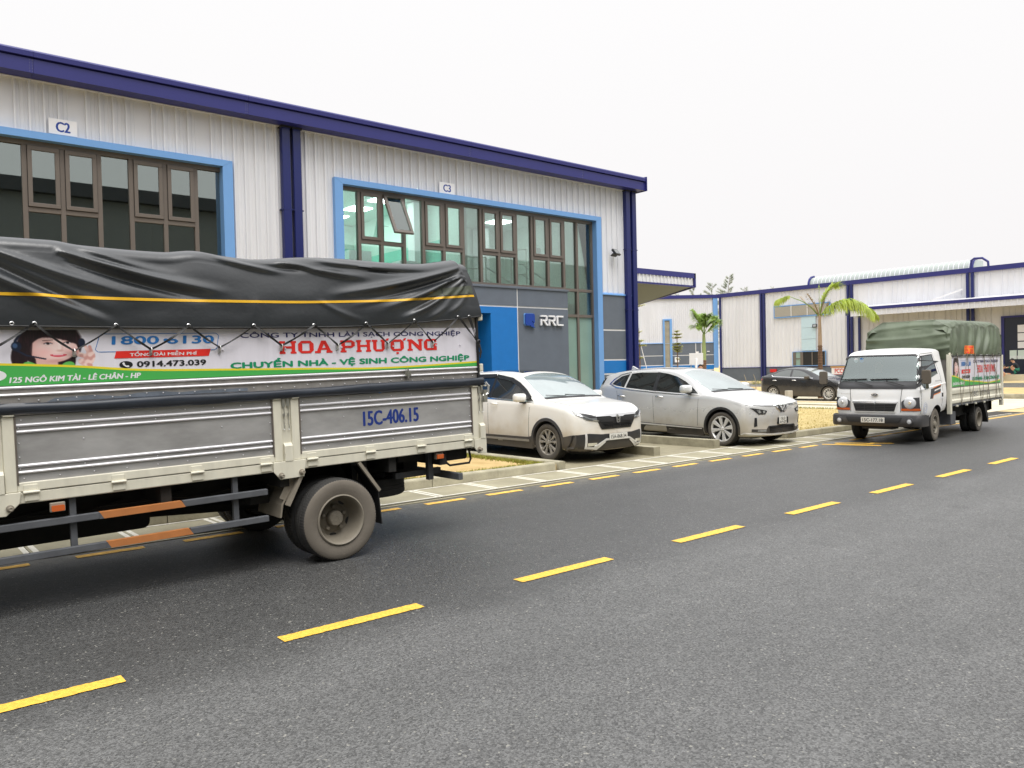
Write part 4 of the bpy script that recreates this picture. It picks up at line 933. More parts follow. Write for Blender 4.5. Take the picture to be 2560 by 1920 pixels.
def wheel(parent, pos, Rr, Wd, rr, style, side=-1, tm='tyre', trm='tyretread', rm='alloy', steer=0, lugs=0, name='wheel', rot=0.3):
    """outer face towards -y; side=+1 turns it round"""
    h = Wd/2; hub = MB()
    hb_ = h*0.86 if style == 'dish_deep' else -h*0.1
    hub.lathe([(0, hb_), (rr*0.85, hb_), (rr*0.85, hb_+0.04), (0, hb_+0.04)], 24, 'y')
    if style in ('alloy_double', 'alloy_petal', 'alloy_thin'):
        hub.lathe([(0, -h*0.30), (rr*0.55, -h*0.30), (rr*0.55, -h*0.2), (0, -h*0.2)], 24, 'y', m=1)
    w_ = part(name, hub, [M['disc'], M['steel']], parent, 40, loc=pos, rot=(0, 0, (pi if side > 0 else 0)+steer))
    put('tyre', tyre_mesh(Rr, Wd, rr, M[tm], M[trm], lugs), w_)
    r = MB(); r1 = rr*1.02; yo = -h*0.82
    if style == 'dish_deep':      # outer wheel of a pair: deep bowl with the axle hub inside
        r.lathe([(rr*1.05, -h*0.70), (rr*1.08, -h*0.98), (rr*1.03, -h*1.04), (rr*0.99, -h*0.98), (rr*0.96, -h*0.75), (rr*0.93, -h*0.2), (rr*0.86, h*0.45), (rr*0.74, h*0.80), (rr*0.62, h*0.84), (rr*0.58, h*0.76), (rr*0.34, h*0.70), (rr*0.33, h*0.4)], 48, 'y')
        r.lathe([(rr*0.33, h*0.72), (rr*0.33, h*0.05), (rr*0.29, -h*0.05), (rr*0.10, -h*0.10), (rr*0.10, -h*0.06), (0, -h*0.06)], 32, 'y', m=1)
        rim = part('rim', r, [M[rm], M['rimdirty']], w_, 40)
        nb = MB()
        for k in range(5):
            t = 2*pi*k/5+rot; nb.lathe([(0.020, h*0.80), (0.020, h*0.42), (0.014, h*0.36), (0, h*0.36)], 6, 'y', (rr*0.50*cos(t), 0, rr*0.50*sin(t)))
        for k in range(6):
            t = 2*pi*k/6+rot; nb.lathe([(0.010, h*0.1), (0.010, -h*0.10), (0, -h*0.10)], 6, 'y', (rr*0.23*cos(t), 0, rr*0.23*sin(t)))
        stuff(part('wheel_nut', nb, M['rimdirty'], w_))
        sl_ = MB()
        for k in range(5):
            t = 2*pi*(k+0.5)/5+rot; sl_.prism([(rr*0.73*cos(t)+a*cos(t)-b*sin(t), rr*0.73*sin(t)+a*sin(t)+b*cos(t)) for a, b in ellipse(0, 0, 0.016, 0.034, 10)], 'y', h*0.74, h*0.86)
        stuff(part('rim_slot', sl_, M['ink'], w_))
    elif style == 'dish_out':     # steel front wheel with a raised centre
        r.lathe([(rr*1.04, -h*0.80), (rr*1.05, -h*0.92), (rr*0.96, -h*0.95), (rr*0.90, -h*0.75), (rr*0.80, -h*0.5), (rr*0.62, -h*0.62), (rr*0.50, -h*0.80), (rr*0.40, -h*0.78), (rr*0.38, -h*1.0), (rr*0.3, -h*1.08), (0, -h*1.08)], 40, 'y')
        part('rim', r, M[rm], w_, 40); nb = MB()
        for k in range(6):
            t = 2*pi*k/6; nb.lathe([(0.013, -h*0.7), (0.013, -h*0.92), (0, -h*0.92)], 6, 'y', (rr*0.55*cos(t), 0, rr*0.55*sin(t)))
        stuff(part('wheel_nut', nb, M['steel'], w_)); sl_ = MB()
        for k in range(10):
            t = 2*pi*k/10; sl_.prism([(rr*0.74*cos(t)+a, rr*0.74*sin(t)+b) for a, b in ellipse(0, 0, 0.014, 0.014, 8)], 'y', -h*0.66, -h*0.5)
        stuff(part('rim_slot', sl_, M['ink'], w_))
    else:
        r.lathe([(rr*0.90, -h*0.2), (rr*0.93, -h*0.7), (r1, yo), (r1*1.015, yo-0.006), (r1*0.96, yo-0.008), (rr*0.93, yo+0.01)], 56, 'y')
        r.lathe([(0, yo-0.0), (rr*0.13, yo-0.002), (rr*0.2, yo+0.012), (rr*0.2, yo+0.05)], 20, 'y')
        if style == 'alloy_double':
            for k in range(5):
                a = 2*pi*k/5+rot
                for s_ in (-1, 1):
                    spoke(r, a+s_*0.10, rr*0.14, rr*0.60, 0.030, 0.034, yo+0.03, yo+0.022, -0.022, a2=a+s_*0.23)
                    spoke(r, a+s_*0.23, rr*0.56, rr*0.97, 0.036, 0.060, yo+0.022, yo+0.018, -0.022, a2=a+s_*0.27)
        elif style == 'alloy_petal':
            for k in range(8):
                a = 2*pi*k/8+rot; spoke(r, a, rr*0.15, rr*0.97, 0.035, 0.105, yo+0.028, yo+0.015, -0.020)
                spoke(r, a+pi/8, rr*0.40, rr*0.95, 0.02, 0.10, yo+0.045, yo+0.040, -0.008, m=1)
        else:
            for k in range(10):
                a = 2*pi*k/10+rot; spoke(r, a, rr*0.15, rr*0.97, 0.022, 0.036, yo+0.02, yo+0.012, -0.016)
        part('rim', r, [M[rm], M['disc']], w_, 40)
        nb = MB()
        for k in range(5):
            t = 2*pi*k/5+rot+0.3; nb.lathe([(0.010, yo+0.03), (0.010, yo+0.004), (0, yo+0.004)], 6, 'y', (rr*0.16*cos(t), 0, rr*0.16*sin(t)))
        stuff(part('wheel_nut', nb, M['disc'], w_))
    return w_

def car_body(C):
    """closed shell lofted along the car; x towards the tail, front axle at 0"""
    x0, x1, hw = C['x0'], C['x1'], C['hw']; D0, D1 = C.get('nose', 0.42), C.get('tail', 0.3); k = C.get('lean', 0.40)
    top = lambda x: sinterp(C['top'], x); belt = lambda x: sinterp(C['belt'], x); bot = lambda x: sinterp(C['bot'], x)
    def section(x, u):
        zt, zb = top(x), bot(x); zl = min(belt(x), zt-0.02); g = max(zt-zl, 0.02)
        wd = hw*interp(C.get('plan', [(x0, 1), (x1, 1)]), x); crown = C.get('crown', 0.045)*min(1, g/0.25)+0.012
        ye = wd*0.955-k*g; zr = zt-crown; sh = C.get('shoulder', 0.965)
        pts = [(0, zb), (wd*0.55, zb), (wd*0.86, zb+0.005), (wd*0.94, zb+0.03), (wd*0.972, zb+0.09), (wd*0.985, zb+0.17)]
        zlo, zhi = zb+0.17, zl-0.10
        for s in (0.2, 0.4, 0.6, 0.8): pts.append((wd*(0.985+0.015*sin(pi*s*0.9)), lerp(zlo, zhi, s)))
        pts += [(wd*0.990, zhi), (wd*0.984, zl-0.055), (wd*sh, zl-0.012), (wd*(sh-0.012), zl)]
        yb = wd*(sh-0.012); gg = max(zr-0.03-zl, 0.004)
        for s in (0.2, 0.4, 0.6, 0.8, 1.0): pts.append((lerp(yb, ye, s**1.08), zl+gg*s))
        pts += [(ye-0.012, zr-0.012), (ye-0.035, zr+0.002), (ye-0.08, zr+crown*0.28)]
        for s in (0.72, 0.48, 0.24, 0.0): pts.append(((ye-0.08)*s, zt-crown*0.72*s*s))
        return [(y*u, z) for y, z in pts]
    st = []
    xa, xb = x0+D0, x1-D1; N = C.get('n', 64); p = C.get('pn', 2.5)
    us = [0.0, 0.18, 0.36, 0.52, 0.66, 0.77, 0.86, 0.92, 0.96, 0.985]
    for u in us: st.append((xa-D0*(1-u**p)**(1/p), u, 'n'))
    for i in range(N+1): st.append((lerp(xa, xb, i/N), 1.0, ''))
    for u in us[::-1]: st.append((xb+D1*(1-u**p)**(1/p), u, 't'))
    mb = MB(); rows = []
    for x, u, kk in st:
        half = section(x, max(u, 0.0005)); row = []
        ring = [(-y, z) for y, z in half[::-1]]+half[1:-1]
        wn = max(0, (xa-x)/D0); wt = max(0, (x-xb)/D1)
        for y, z in ring:
            dx = wn*sinterp(C['nprof'], z)-wt*sinterp(C['tprof'], z)
            row.append(mb.vert((x+dx, y, z)))
        rows.append(row)
    n = len(rows[0])
    for a, b in zip(rows, rows[1:]):
        for j in range(n): mb.face((a[j], a[(j+1) % n], b[(j+1) % n], b[j]))
    mb.face(rows[0][::-1]); mb.face(rows[-1])
    return mb
def arch_ring(name, bvh, cx, cz, r0, r1, sgn, m, parent, a0=-0.05, a1=pi+0.05, eps=0.012, sx=1.0):
    mb = MB(); n = 30; d = Vector((0, -sgn, 0)); prev = None
    for i in range(n+1):
        t = lerp(a0, a1, i/n); row = []
        for k, r in enumerate((r0, r1)):
            o = Vector((cx+r*cos(t)*sx, sgn*4, cz+r*sin(t))); q = bvh.ray_cast(o, d)[0]
            if q is None: 
                q = bvh.ray_cast(Vector((cx+r1*1.05*cos(t)*sx, sgn*4, cz+r1*1.05*sin(t))), d)[0]
                q = Vector((o.x, q.y if q else sgn*0.9, o.z))
            row.append(Vector((o.x, q.y, o.z)))
        a, b = row; i0 = mb.vert(a-d*(eps*0.6)+d*0.05); i1 = mb.vert(a-d*eps); i2 = mb.vert(b-d*eps); i3 = mb.vert(b-d*(-0.01))
        if prev: 
            for u, v, w2, x in ((prev[0], prev[1], i1, i0), (prev[1], prev[2], i2, i1), (prev[2], prev[3], i3, i2)): mb.face((u, v, w2, x))
        prev = (i0, i1, i2, i3)
    return part(name, mb, m, parent, 40)
def seam(name, bvh, pts, axis, sgn, parent, wd=0.008, m=None):
    """a thin gap line along projected points"""
    P = [Vector(p) for p in pts]; poly_a, poly_b = [], []
    for i, p in enumerate(P):
        d = (P[min(i+1, len(P)-1)]-P[max(i-1, 0)]).normalized(); n_ = Vector((-d.y, d.x))*wd/2; poly_a.append(p+n_); poly_b.append(p-n_)
    return decal(name, bvh, [tuple(q) for q in poly_a+poly_b[::-1]], axis, sgn, m or M['seam'], parent, eps=0.0012, step=0.08, back=0.001)
def cutter(name, mb, m):
    o = part(name, mb, m); bm = bmesh.new(); bm.from_mesh(o.data); bmesh.ops.remove_doubles(bm, verts=bm.verts, dist=1e-6); bmesh.ops.triangulate(bm, faces=bm.faces); bmesh.ops.recalc_face_normals(bm, faces=bm.faces); bm.to_mesh(o.data); bm.free(); return o
def wheel_cut(body, cxs, r, z, hw, m, depth=0.28):
    cs = []
    for cx in cxs:
        for s in (-1, 1):
            q = MB().lathe([(0, s*(hw-depth)), (r, s*(hw-depth)), (r, s*(hw+0.4)), (0, s*(hw+0.4))], 40, 'y', (cx, 0, z)); 
            bm_ = cutter('cut', q, m); cs.append(bm_)
    return cut(body, cs)
def num_plate(parent, txts, pos, rot, wd, ht, size=None):
    p = part('number_plate', MB().box(-0.006, 0.006, -wd/2, wd/2, -ht/2, ht/2), M['plate'], parent, loc=pos, rot=rot, bevel=0.002)
    n = len(txts)
    for i, t in enumerate(txts):
        hh = ht*(0.62 if n == 1 else 0.36); zc = 0 if n == 1 else (ht*0.23 if i == 0 else -ht*0.23)
        lettering('plate_lettering', t, M['ink'], p, Vector((-0.007, 0, zc)), Vector((0, -1, 0)), Vector((0, 0, 1)), wd*(0.86 if n == 1 or i else 0.62), hh, bold=0.012, extrude=0.0005, center=True)
    return p
def mirror_(parent, pos, s, m, scale=1.0, body=None):
    """door mirror; s=+1 for the y>0 side"""
    q = MB()
    for i, (x, sc_) in enumerate(((-0.10, 0.55), (-0.075, 0.85), (-0.03, 1.0), (0.03, 1.0), (0.07, 0.92))):
        for y, z in rrect(-0.12*sc_, 0.12*sc_, -0.075*sc_, 0.085*sc_, 0.05*sc_, 3): q.v.append((x*scale, y*scale, z*scale))
    n = len(q.v)//5
    for i in range(4):
        for j in range(n): q.face((i*n+j, i*n+(j+1) % n, (i+1)*n+(j+1) % n, (i+1)*n+j))
    q.face(list(range(n))); q.face([4*n+j for j in range(n)][::-1])
    o = part('door_mirror', q, m, parent, 50, loc=pos, rot=(0, 0, -0.12*s))
    part('mirror_glass', MB().box(0.071*scale, 0.073*scale, -0.095*scale, 0.095*scale, -0.05*scale, 0.06*scale), M['chrome'], o)
    part('mirror_arm', MB().bar((0.0, -0.02*s, -0.075*scale), (0.03, -0.20*s, -0.11*scale), 0.07, 0.035), M['black'], o)
    return o
# ------------------------------------------------------------------ white SUV (nose to the road)
def place_car(t, wx, wy, yaw): t.location = (wx, wy, 0); t.rotation_euler = (0, 0, R(yaw))
def common_under(t, C, m='blackd'):
    part('underbody', MB().box(C['x0']+0.25, C['x1']-0.25, -C['hw']*0.78, C['hw']*0.78, 0.17, 0.42), M[m], t)
def suv_white():
    C = dict(x0=-0.90, x1=3.70, hw=0.925, nose=0.38, tail=0.28, lean=0.40, crown=0.05, pn=2.9,
        top=[(-0.95, 0.885), (-0.80, 0.945), (-0.50, 1.025), (-0.05, 1.09), (0.14, 1.12), (0.24, 1.17), (0.62, 1.41), (1.02, 1.60), (1.35, 1.665), (1.9, 1.69), (2.5, 1.675), (3.0, 1.62), (3.30, 1.55), (3.45, 1.38), (3.60, 1.12), (3.7, 1.05)],
        belt=[(-0.9, 0.855), (-0.6, 0.945), (-0.2, 1.02), (0.3, 1.07), (0.8, 1.09), (1.9, 1.14), (3.0, 1.20), (3.6, 1.05)],
        bot=[(-0.9, 0.21), (-0.5, 0.20), (0.5, 0.22), (2.6, 0.24), (3.7, 0.32)], plan=[(-0.9, 0.97), (-0.3, 1.0), (2.6, 1.0), (3.7, 0.95)],
        nprof=[(0.15, 0.07), (0.30, 0.015), (0.45, 0.0), (0.58, 0.02), (0.70, 0.01), (0.82, 0.02), (0.89, 0.07), (1.0, 0.16)], tprof=[(0.2, 0.06), (0.5, 0.0), (0.9, 0.03), (1.1, 0.04), (1.5, 0.02)])
    t = thing('white_suv', 'dusty white SUV with black lower cladding parked nose out behind the big truck', 'car', (0, 0, 0))
    body = part('body', car_body(C), M['carwhite'], t, 32); bv = bvh_of(body)
    body.data.materials.append(M['disc']); wheel_cut(body, (0, 2.66), 0.39, 0.355, C['hw'], M['disc'])
    body.data.polygons.foreach_set('use_smooth', [True]*len(body.data.polygons)); body.data.set_sharp_from_angle(angle=R(32))
    common_under(t, C)
    for s in (1, -1):
        # side glass: front door, rear door, quarter
        g = M['carglass']
        decal('side_window', bv, [(0.40, 1.09), (0.62, 1.22), (0.86, 1.36), (1.10, 1.475), (1.40, 1.545), (1.68, 1.575), (1.68, 1.145), (1.0, 1.115)], 'y', s, g, t, 0.003, 0.07)
        decal('side_window', bv, [(1.75, 1.15), (1.75, 1.58), (2.3, 1.57), (2.62, 1.52), (2.70, 1.19)], 'y', s, g, t, 0.003, 0.07)
        decal('quarter_window', bv, [(2.76, 1.20), (2.68, 1.51), (2.95, 1.46), (3.22, 1.32), (3.15, 1.25)], 'y', s, g, t, 0.003, 0.07)
        decal('window_trim', bv, [(0.36, 1.06), (1.7, 1.115), (2.75, 1.165), (3.2, 1.22), (3.2, 1.245), (2.75, 1.19), (1.7, 1.14), (0.40, 1.085)], 'y', s, M['chrome'], t, 0.005, 0.1)
        decal('rain_visor', bv, [(0.50, 1.17), (0.70, 1.31), (0.95, 1.44), (1.2, 1.53), (1.69, 1.60), (1.69, 1.53), (1.22, 1.46), (0.97, 1.37), (0.72, 1.25), (0.52, 1.13)], 'y', s, M['black'], t, 0.022, 0.08, 0.02)
        decal('rain_visor', bv, [(1.74, 1.605), (2.3, 1.60), (2.66, 1.55), (2.66, 1.48), (2.3, 1.53), (1.74, 1.535)], 'y', s, M['black'], t, 0.022, 0.08, 0.02)
        decal('door_pillar', bv, [(1.68, 1.14), (1.68, 1.58), (1.75, 1.585), (1.75, 1.145)], 'y', s, M['black'], t, 0.004, 0.1)
        decal('sill_cladding', bv, [(0.43, 0.20), (0.43, 0.44), (0.55, 0.42), (2.1, 0.42), (2.24, 0.45), (2.24, 0.22)], 'y', s, M['plastic'], t, 0.012, 0.12)
        decal('sill_trim', bv, [(0.50, 0.335), (0.50, 0.375), (2.15, 0.375), (2.15, 0.335)], 'y', s, M['alloyd'], t, 0.02, 0.15)
        for cx in (0, 2.66): arch_ring('arch_trim', bv, cx, 0.355, 0.385, 0.44, s, M['plastic'], t, -0.32, pi+0.32, 0.014)
        seam('door_gap', bv, [(0.52, 0.40), (0.50, 0.7), (0.47, 1.07)], 'y', s, t); seam('door_gap', bv, [(1.74, 0.42), (1.74, 1.13)], 'y', s, t); seam('door_gap', bv, [(2.20, 0.5), (2.42, 0.78), (2.66, 0.86), (2.74, 1.18)], 'y', s, t)
        for hx in (1.42, 2.30):
            hb = MB().tube([(hx, s*0.935, 1.02), (hx+0.03, s*0.965, 1.03), (hx+0.17, s*0.965, 1.035), (hx+0.20, s*0.935, 1.035)], [0.012, 0.018, 0.018, 0.012], 8)
            part('door_handle', hb, M['carwhite'], t, 50)
        mirror_(t, (0.62, s*1.03, 1.155), s, [M['whiteclean']], 1.0)
        # headlamp on the corner
        decal('headlamp', bv, [(s*0.86, 0.935), (s*0.85, 0.86), (s*0.70, 0.765), (s*0.44, 0.725), (s*0.40, 0.80), (s*0.58, 0.85), (s*0.74, 0.89)], 'x', -1, M['lens'], t, 0.006, 0.05)
        decal('lamp_strip', bv, [(s*0.83, 0.855), (s*0.66, 0.765), (s*0.46, 0.735), (s*0.46, 0.748), (s*0.65, 0.782), (s*0.81, 0.868)], 'x', -1, M['chrome'], t, 0.012, 0.03)
        decal('lamp_bezel', bv, [(s*0.78, 0.885), (s*0.60, 0.85), (s*0.50, 0.80), (s*0.62, 0.80), (s*0.74, 0.85)], 'x', -1, M['plasticd'], t, 0.010, 0.04)
        # fog lamp surround and lower bumper
        decal('bumper_cladding', bv, [(s*0.925, 0.50), (s*0.66, 0.525), (s*0.40, 0.50), (s*0.38, 0.40), (s*0.56, 0.23), (s*0.92, 0.21)], 'x', -1, M['plasticd'], t, 0.006, 0.06)
        decal('fog_surround', bv, [(s*0.735, 0.53), (s*0.70, 0.53), (s*0.70, 0.295), (s*0.735, 0.265)], 'x', -1, M['alloy'], t, 0.014, 0.03, 0.02)
        decal('fog_surround', bv, [(s*0.735, 0.295), (s*0.735, 0.26), (s*0.50, 0.235), (s*0.32, 0.355), (s*0.32, 0.40), (s*0.51, 0.28)], 'x', -1, M['alloy'], t, 0.016, 0.03, 0.02)
        decal('corner_cladding', bv, [(-0.80, 0.22), (-0.80, 0.50), (-0.62, 0.50), (-0.42, 0.46), (-0.40, 0.22)], 'y', s, M['plastic'], t, 0.008, 0.04)
        decal('fog_lamp', bv, [(s*0.69, 0.36), (s*0.50, 0.36), (s*0.52, 0.31), (s*0.69, 0.30)], 'x', -1, M['reflector'], t, 0.010, 0.05)
        wheel(t, (0, s*0.80, 0.345), 0.345, 0.235, 0.232, 'alloy_double', s, rm='alloyd', rot=0.35*s)
        wheel(t, (2.66, s*0.80, 0.345), 0.345, 0.235, 0.232, 'alloy_double', s, rm='alloyd')
        decal('tail_lamp', bv, [(s*0.80, 1.10), (s*0.66, 1.0), (s*0.62, 1.15), (s*0.60, 1.38), (s*0.66, 1.36)], 'x', 1, M['redlens'], t, 0.006, 0.08)
    decal('bumper_cladding', bv, [(-0.42, 0.50), (0.42, 0.50), (0.55, 0.22), (-0.55, 0.22)], 'x', -1, M['plasticd'], t, 0.005, 0.08)
    decal('skid_plate', bv, [(-0.56, 0.30), (-0.30, 0.42), (0.30, 0.42), (0.56, 0.30), (0.56, 0.27), (0.30, 0.385), (-0.30, 0.385), (-0.56, 0.27)], 'x', -1, M['alloy'], t, 0.020, 0.05, 0.02)
    decal('windscreen', bv, [(0.245, -0.74), (0.235, 0), (0.245, 0.74), (0.60, 0.71), (0.98, 0.615), (1.04, 0.3), (1.055, 0), (1.04, -0.3), (0.98, -0.615), (0.60, -0.71)], 'z', 1, M['windsc'], t, 0.004, 0.09, 0.01)
    decal('cowl', bv, [(0.185, -0.74), (0.17, 0), (0.185, 0.74), (0.245, 0.76), (0.235, 0), (0.245, -0.76)], 'z', 1, M['black'], t, 0.004, 0.1)
    decal('sunroof', bv, [(1.2, -0.45), (1.2, 0.45), (2.0, 0.45), (2.0, -0.45)], 'z', 1, M['carglass'], t, 0.005, 0.1)
    for y in (-0.32, 0.18): part('wiper', MB().bar((0.24, y, 1.172), (0.27, y+0.50, 1.200), 0.010, 0.010), M['black'], t)
    # grille
    decal('grille', bv, [(-0.50, 0.835), (0.50, 0.835), (0.49, 0.75), (0.38, 0.585), (-0.38, 0.585), (-0.49, 0.75)], 'x', -1, M['plasticd'], t, 0.008, 0.05)
    decal('grille_bar', bv, [(-0.52, 0.85), (0.52, 0.85), (0.52, 0.815), (0.20, 0.815), (0.14, 0.80), (-0.14, 0.80), (-0.20, 0.815), (-0.52, 0.815)], 'x', -1, M['chrome'], t, 0.022, 0.05, 0.02)
    decal('grille_bar', bv, [(-0.44, 0.745), (-0.12, 0.745), (-0.10, 0.715), (-0.42, 0.715)], 'x', -1, M['black'], t, 0.02, 0.05, 0.02); decal('grille_bar', bv, [(0.44, 0.745), (0.12, 0.745), (0.10, 0.715), (0.42, 0.715)], 'x', -1, M['black'], t, 0.02, 0.05, 0.02)
    gm = MB()
    for i in range(13):
        y = -0.36+i*0.06
        if abs(y) > 0.07: gm.bar((-0.905, y, 0.62), (-0.885, y+0.02, 0.69), 0.006, 0.02)
    for z in (0.64, 0.665, 0.69): gm.bar((-0.905, -0.36, z), (-0.905, 0.36, z), 0.02, 0.004)
    stuff(part('grille_mesh', gm, M['black'], t))
    # badge: a framed H
    bd = MB(); X = -0.925
    for a, b in (((-0.05, 0.80), (-0.035, 0.70)), ((0.05, 0.80), (0.035, 0.70)), ((-0.05, 0.80), (0.05, 0.80)), ((-0.035, 0.70), (0.035, 0.70)), ((-0.026, 0.79), (-0.018, 0.71)), ((0.026, 0.79), (0.018, 0.71)), ((-0.022, 0.75), (0.022, 0.75))):
        bd.bar((X, a[0], a[1]), (X, b[0], b[1]), 0.011, 0.011)
    part('badge', bd, M['chrome'], t)
    num_plate(t, ['15A-868.34'], (-0.925, 0.0, 0.445), (0, 0, 0), 0.47, 0.11)
    seam('bonnet_gap', bv, [(-0.80, -0.66), (-0.4, -0.74), (0.1, -0.78)], 'z', 1, t); seam('bonnet_gap', bv, [(-0.80, 0.66), (-0.4, 0.74), (0.1, 0.78)], 'z', 1, t)
    part('aerial', MB().prism([(3.0, 1.62), (3.0, 1.64), (3.16, 1.69), (3.2, 1.60)], 'y', -0.02, 0.02), M['carwhite'], t)
    st_ = MB().prism(ellipse(0, 0, 0.04, 0.04, 14), 'z', 0, 0.002)
    return t
place_car(suv_white(), 10.62, 10.72, 90)

def suv_silver():
    C = dict(x0=-0.84, x1=3.86, hw=0.945, nose=0.38, tail=0.34, lean=0.42, crown=0.05, pn=2.8,
        top=[(-0.86, 0.89), (-0.72, 0.935), (-0.45, 0.99), (0.0, 1.065), (0.26, 1.11), (0.36, 1.15), (0.80, 1.40), (1.25, 1.585), (1.65, 1.645), (2.2, 1.66), (2.8, 1.645), (3.3, 1.59), (3.58, 1.50), (3.68, 1.34), (3.78, 1.15), (3.86, 1.08)],
        belt=[(-0.82, 0.865), (-0.5, 0.935), (-0.1, 1.01), (0.4, 1.06), (1.0, 1.075), (1.8, 1.115), (2.5, 1.18), (3.1, 1.26), (3.5, 1.26), (3.8, 1.05)],
        bot=[(-0.82, 0.21), (-0.4, 0.19), (0.6, 0.20), (2.7, 0.22), (3.86, 0.30)], plan=[(-0.82, 0.97), (-0.25, 1.0), (2.8, 1.0), (3.86, 0.94)],
        nprof=[(0.15, 0.05), (0.28, 0.0), (0.45, 0.02), (0.60, 0.0), (0.75, 0.01), (0.84, 0.02), (0.90, 0.07), (1.0, 0.15)], tprof=[(0.2, 0.06), (0.5, 0.0), (0.95, 0.05), (1.1, 0.0), (1.5, 0.06)])
    t = thing('silver_suv', 'silver electric SUV with large bright wheels parked nose out between low kerbs', 'car', (0, 0, 0))
    body = part('body', car_body(C), M['carsilver'], t, 32); bv = bvh_of(body)
    wheel_cut(body, (0, 2.95), 0.405, 0.365, C['hw'], M['disc'])
    body.data.polygons.foreach_set('use_smooth', [True]*len(body.data.polygons)); body.data.set_sharp_from_angle(angle=R(32))
    common_under(t, C)
    for s in (1, -1):
        g = M['carglass']
        decal('side_window', bv, [(0.62, 1.085), (0.82, 1.22), (1.06, 1.35), (1.32, 1.455), (1.60, 1.52), (1.80, 1.545), (1.80, 1.135), (1.2, 1.10)], 'y', s, g, t, 0.003, 0.07)
        decal('side_window', bv, [(1.90, 1.14), (1.90, 1.55), (2.4, 1.555), (2.66, 1.53), (2.72, 1.21)], 'y', s, g, t, 0.003, 0.07)
        decal('quarter_window', bv, [(2.77, 1.215), (2.71, 1.525), (2.95, 1.47), (3.12, 1.36), (3.18, 1.29), (3.0, 1.25)], 'y', s, g, t, 0.003, 0.07)
        decal('door_pillar', bv, [(1.80, 1.13), (1.80, 1.55), (1.90, 1.555), (1.90, 1.14)], 'y', s, M['black'], t, 0.004, 0.1)
        decal('window_trim', bv, [(0.56, 1.055), (1.2, 1.075), (1.85, 1.11), (2.5, 1.16), (3.0, 1.22), (3.22, 1.29), (3.14, 1.38), (2.96, 1.50), (2.68, 1.56), (2.68, 1.575), (2.98, 1.515), (3.18, 1.40), (3.27, 1.29), (3.02, 1.20), (2.5, 1.14), (1.85, 1.09), (1.2, 1.055)], 'y', s, M['chrome'], t, 0.007, 0.08)
        decal('sill_cladding', bv, [(0.47, 0.18), (0.47, 0.36), (2.5, 0.43), (2.5, 0.22)], 'y', s, M['plasticd'], t, 0.012, 0.12)
        decal('sill_trim', bv, [(0.50, 0.335), (0.50, 0.35), (2.42, 0.415), (2.42, 0.38)], 'y', s, M['alloy'], t, 0.02, 0.15)
        for cx in (0, 2.95): arch_ring('arch_trim', bv, cx, 0.365, 0.40, 0.45, s, M['plasticd'], t, -0.30, pi+0.30, 0.012)
        seam('door_gap', bv, [(0.62, 0.40), (0.60, 0.8), (0.58, 1.06)], 'y', s, t); seam('door_gap', bv, [(1.84, 0.42), (1.86, 1.11)], 'y', s, t); seam('door_gap', bv, [(2.42, 0.55), (2.62, 0.80), (2.95, 0.86), (3.0, 1.2)], 'y', s, t)
        for hx in (1.56, 2.72):
            part('door_handle', MB().tube([(hx, s*0.945, 1.00), (hx+0.03, s*0.975, 1.01), (hx+0.18, s*0.975, 1.02), (hx+0.21, s*0.945, 1.02)], [0.012, 0.018, 0.018, 0.012], 8), M['chrome'], t, 50)
        mirror_(t, (0.82, s*1.05, 1.185), s, [M['silverclean']], 1.05)
        decal('headlamp', bv, [(s*0.86, 0.80), (s*0.62, 0.76), (s*0.50, 0.73), (s*0.56, 0.665), (s*0.72, 0.665)], 'x', -1, M['plasticd'], t, 0.006, 0.05)
        decal('lamp_lens', bv, [(s*0.76, 0.755), (s*0.70, 0.755), (s*0.66, 0.70), (s*0.72, 0.69)], 'x', -1, M['reflector'], t, 0.012, 0.04); decal('lamp_lens', bv, [(s*0.62, 0.74), (s*0.57, 0.735), (s*0.57, 0.69), (s*0.62, 0.685)], 'x', -1, M['reflector'], t, 0.012, 0.04)
        decal('light_strip', bv, [(s*0.90, 0.865), (s*0.60, 0.835), (s*0.24, 0.82), (s*0.08, 0.69), (s*0.05, 0.71), (s*0.20, 0.845), (s*0.60, 0.86), (s*0.88, 0.885)], 'x', -1, M['chrome'], t, 0.012, 0.05)
        decal('badge_recess', bv, [(s*0.19, 0.835), (s*0.07, 0.695), (0, 0.675), (0, 0.835)], 'x', -1, M['black'], t, 0.007, 0.05)
        decal('badge', bv, [(s*0.10, 0.825), (s*0.02, 0.71), (0, 0.71), (0, 0.74), (s*0.06, 0.825)], 'x', -1, M['chrome'], t, 0.014, 0.04)
        decal('air_slot', bv, [(s*0.80, 0.60), (s*0.76, 0.60), (s*0.74, 0.43), (s*0.80, 0.41)], 'x', -1, M['black'], t, 0.005, 0.05)
        decal('fog_trim', bv, [(s*0.84, 0.37), (s*0.52, 0.35), (s*0.50, 0.29), (s*0.84, 0.31)], 'x', -1, M['plasticd'], t, 0.006, 0.06); decal('fog_lamp', bv, [(s*0.74, 0.345), (s*0.54, 0.335), (s*0.54, 0.31), (s*0.74, 0.32)], 'x', -1, M['reflector'], t, 0.012, 0.06)
        decal('bumper_strip', bv, [(s*0.93, 0.26), (s*0.3, 0.235), (0, 0.235), (0, 0.255), (s*0.3, 0.262), (s*0.93, 0.29)], 'x', -1, M['alloy'], t, 0.022, 0.08, 0.02)
        wheel(t, (0, s*0.82, 0.355), 0.355, 0.245, 0.262, 'alloy_petal', s, tm='tyre', rot=0.2)
        wheel(t, (2.95, s*0.82, 0.355), 0.355, 0.245, 0.262, 'alloy_petal', s, tm='tyre')
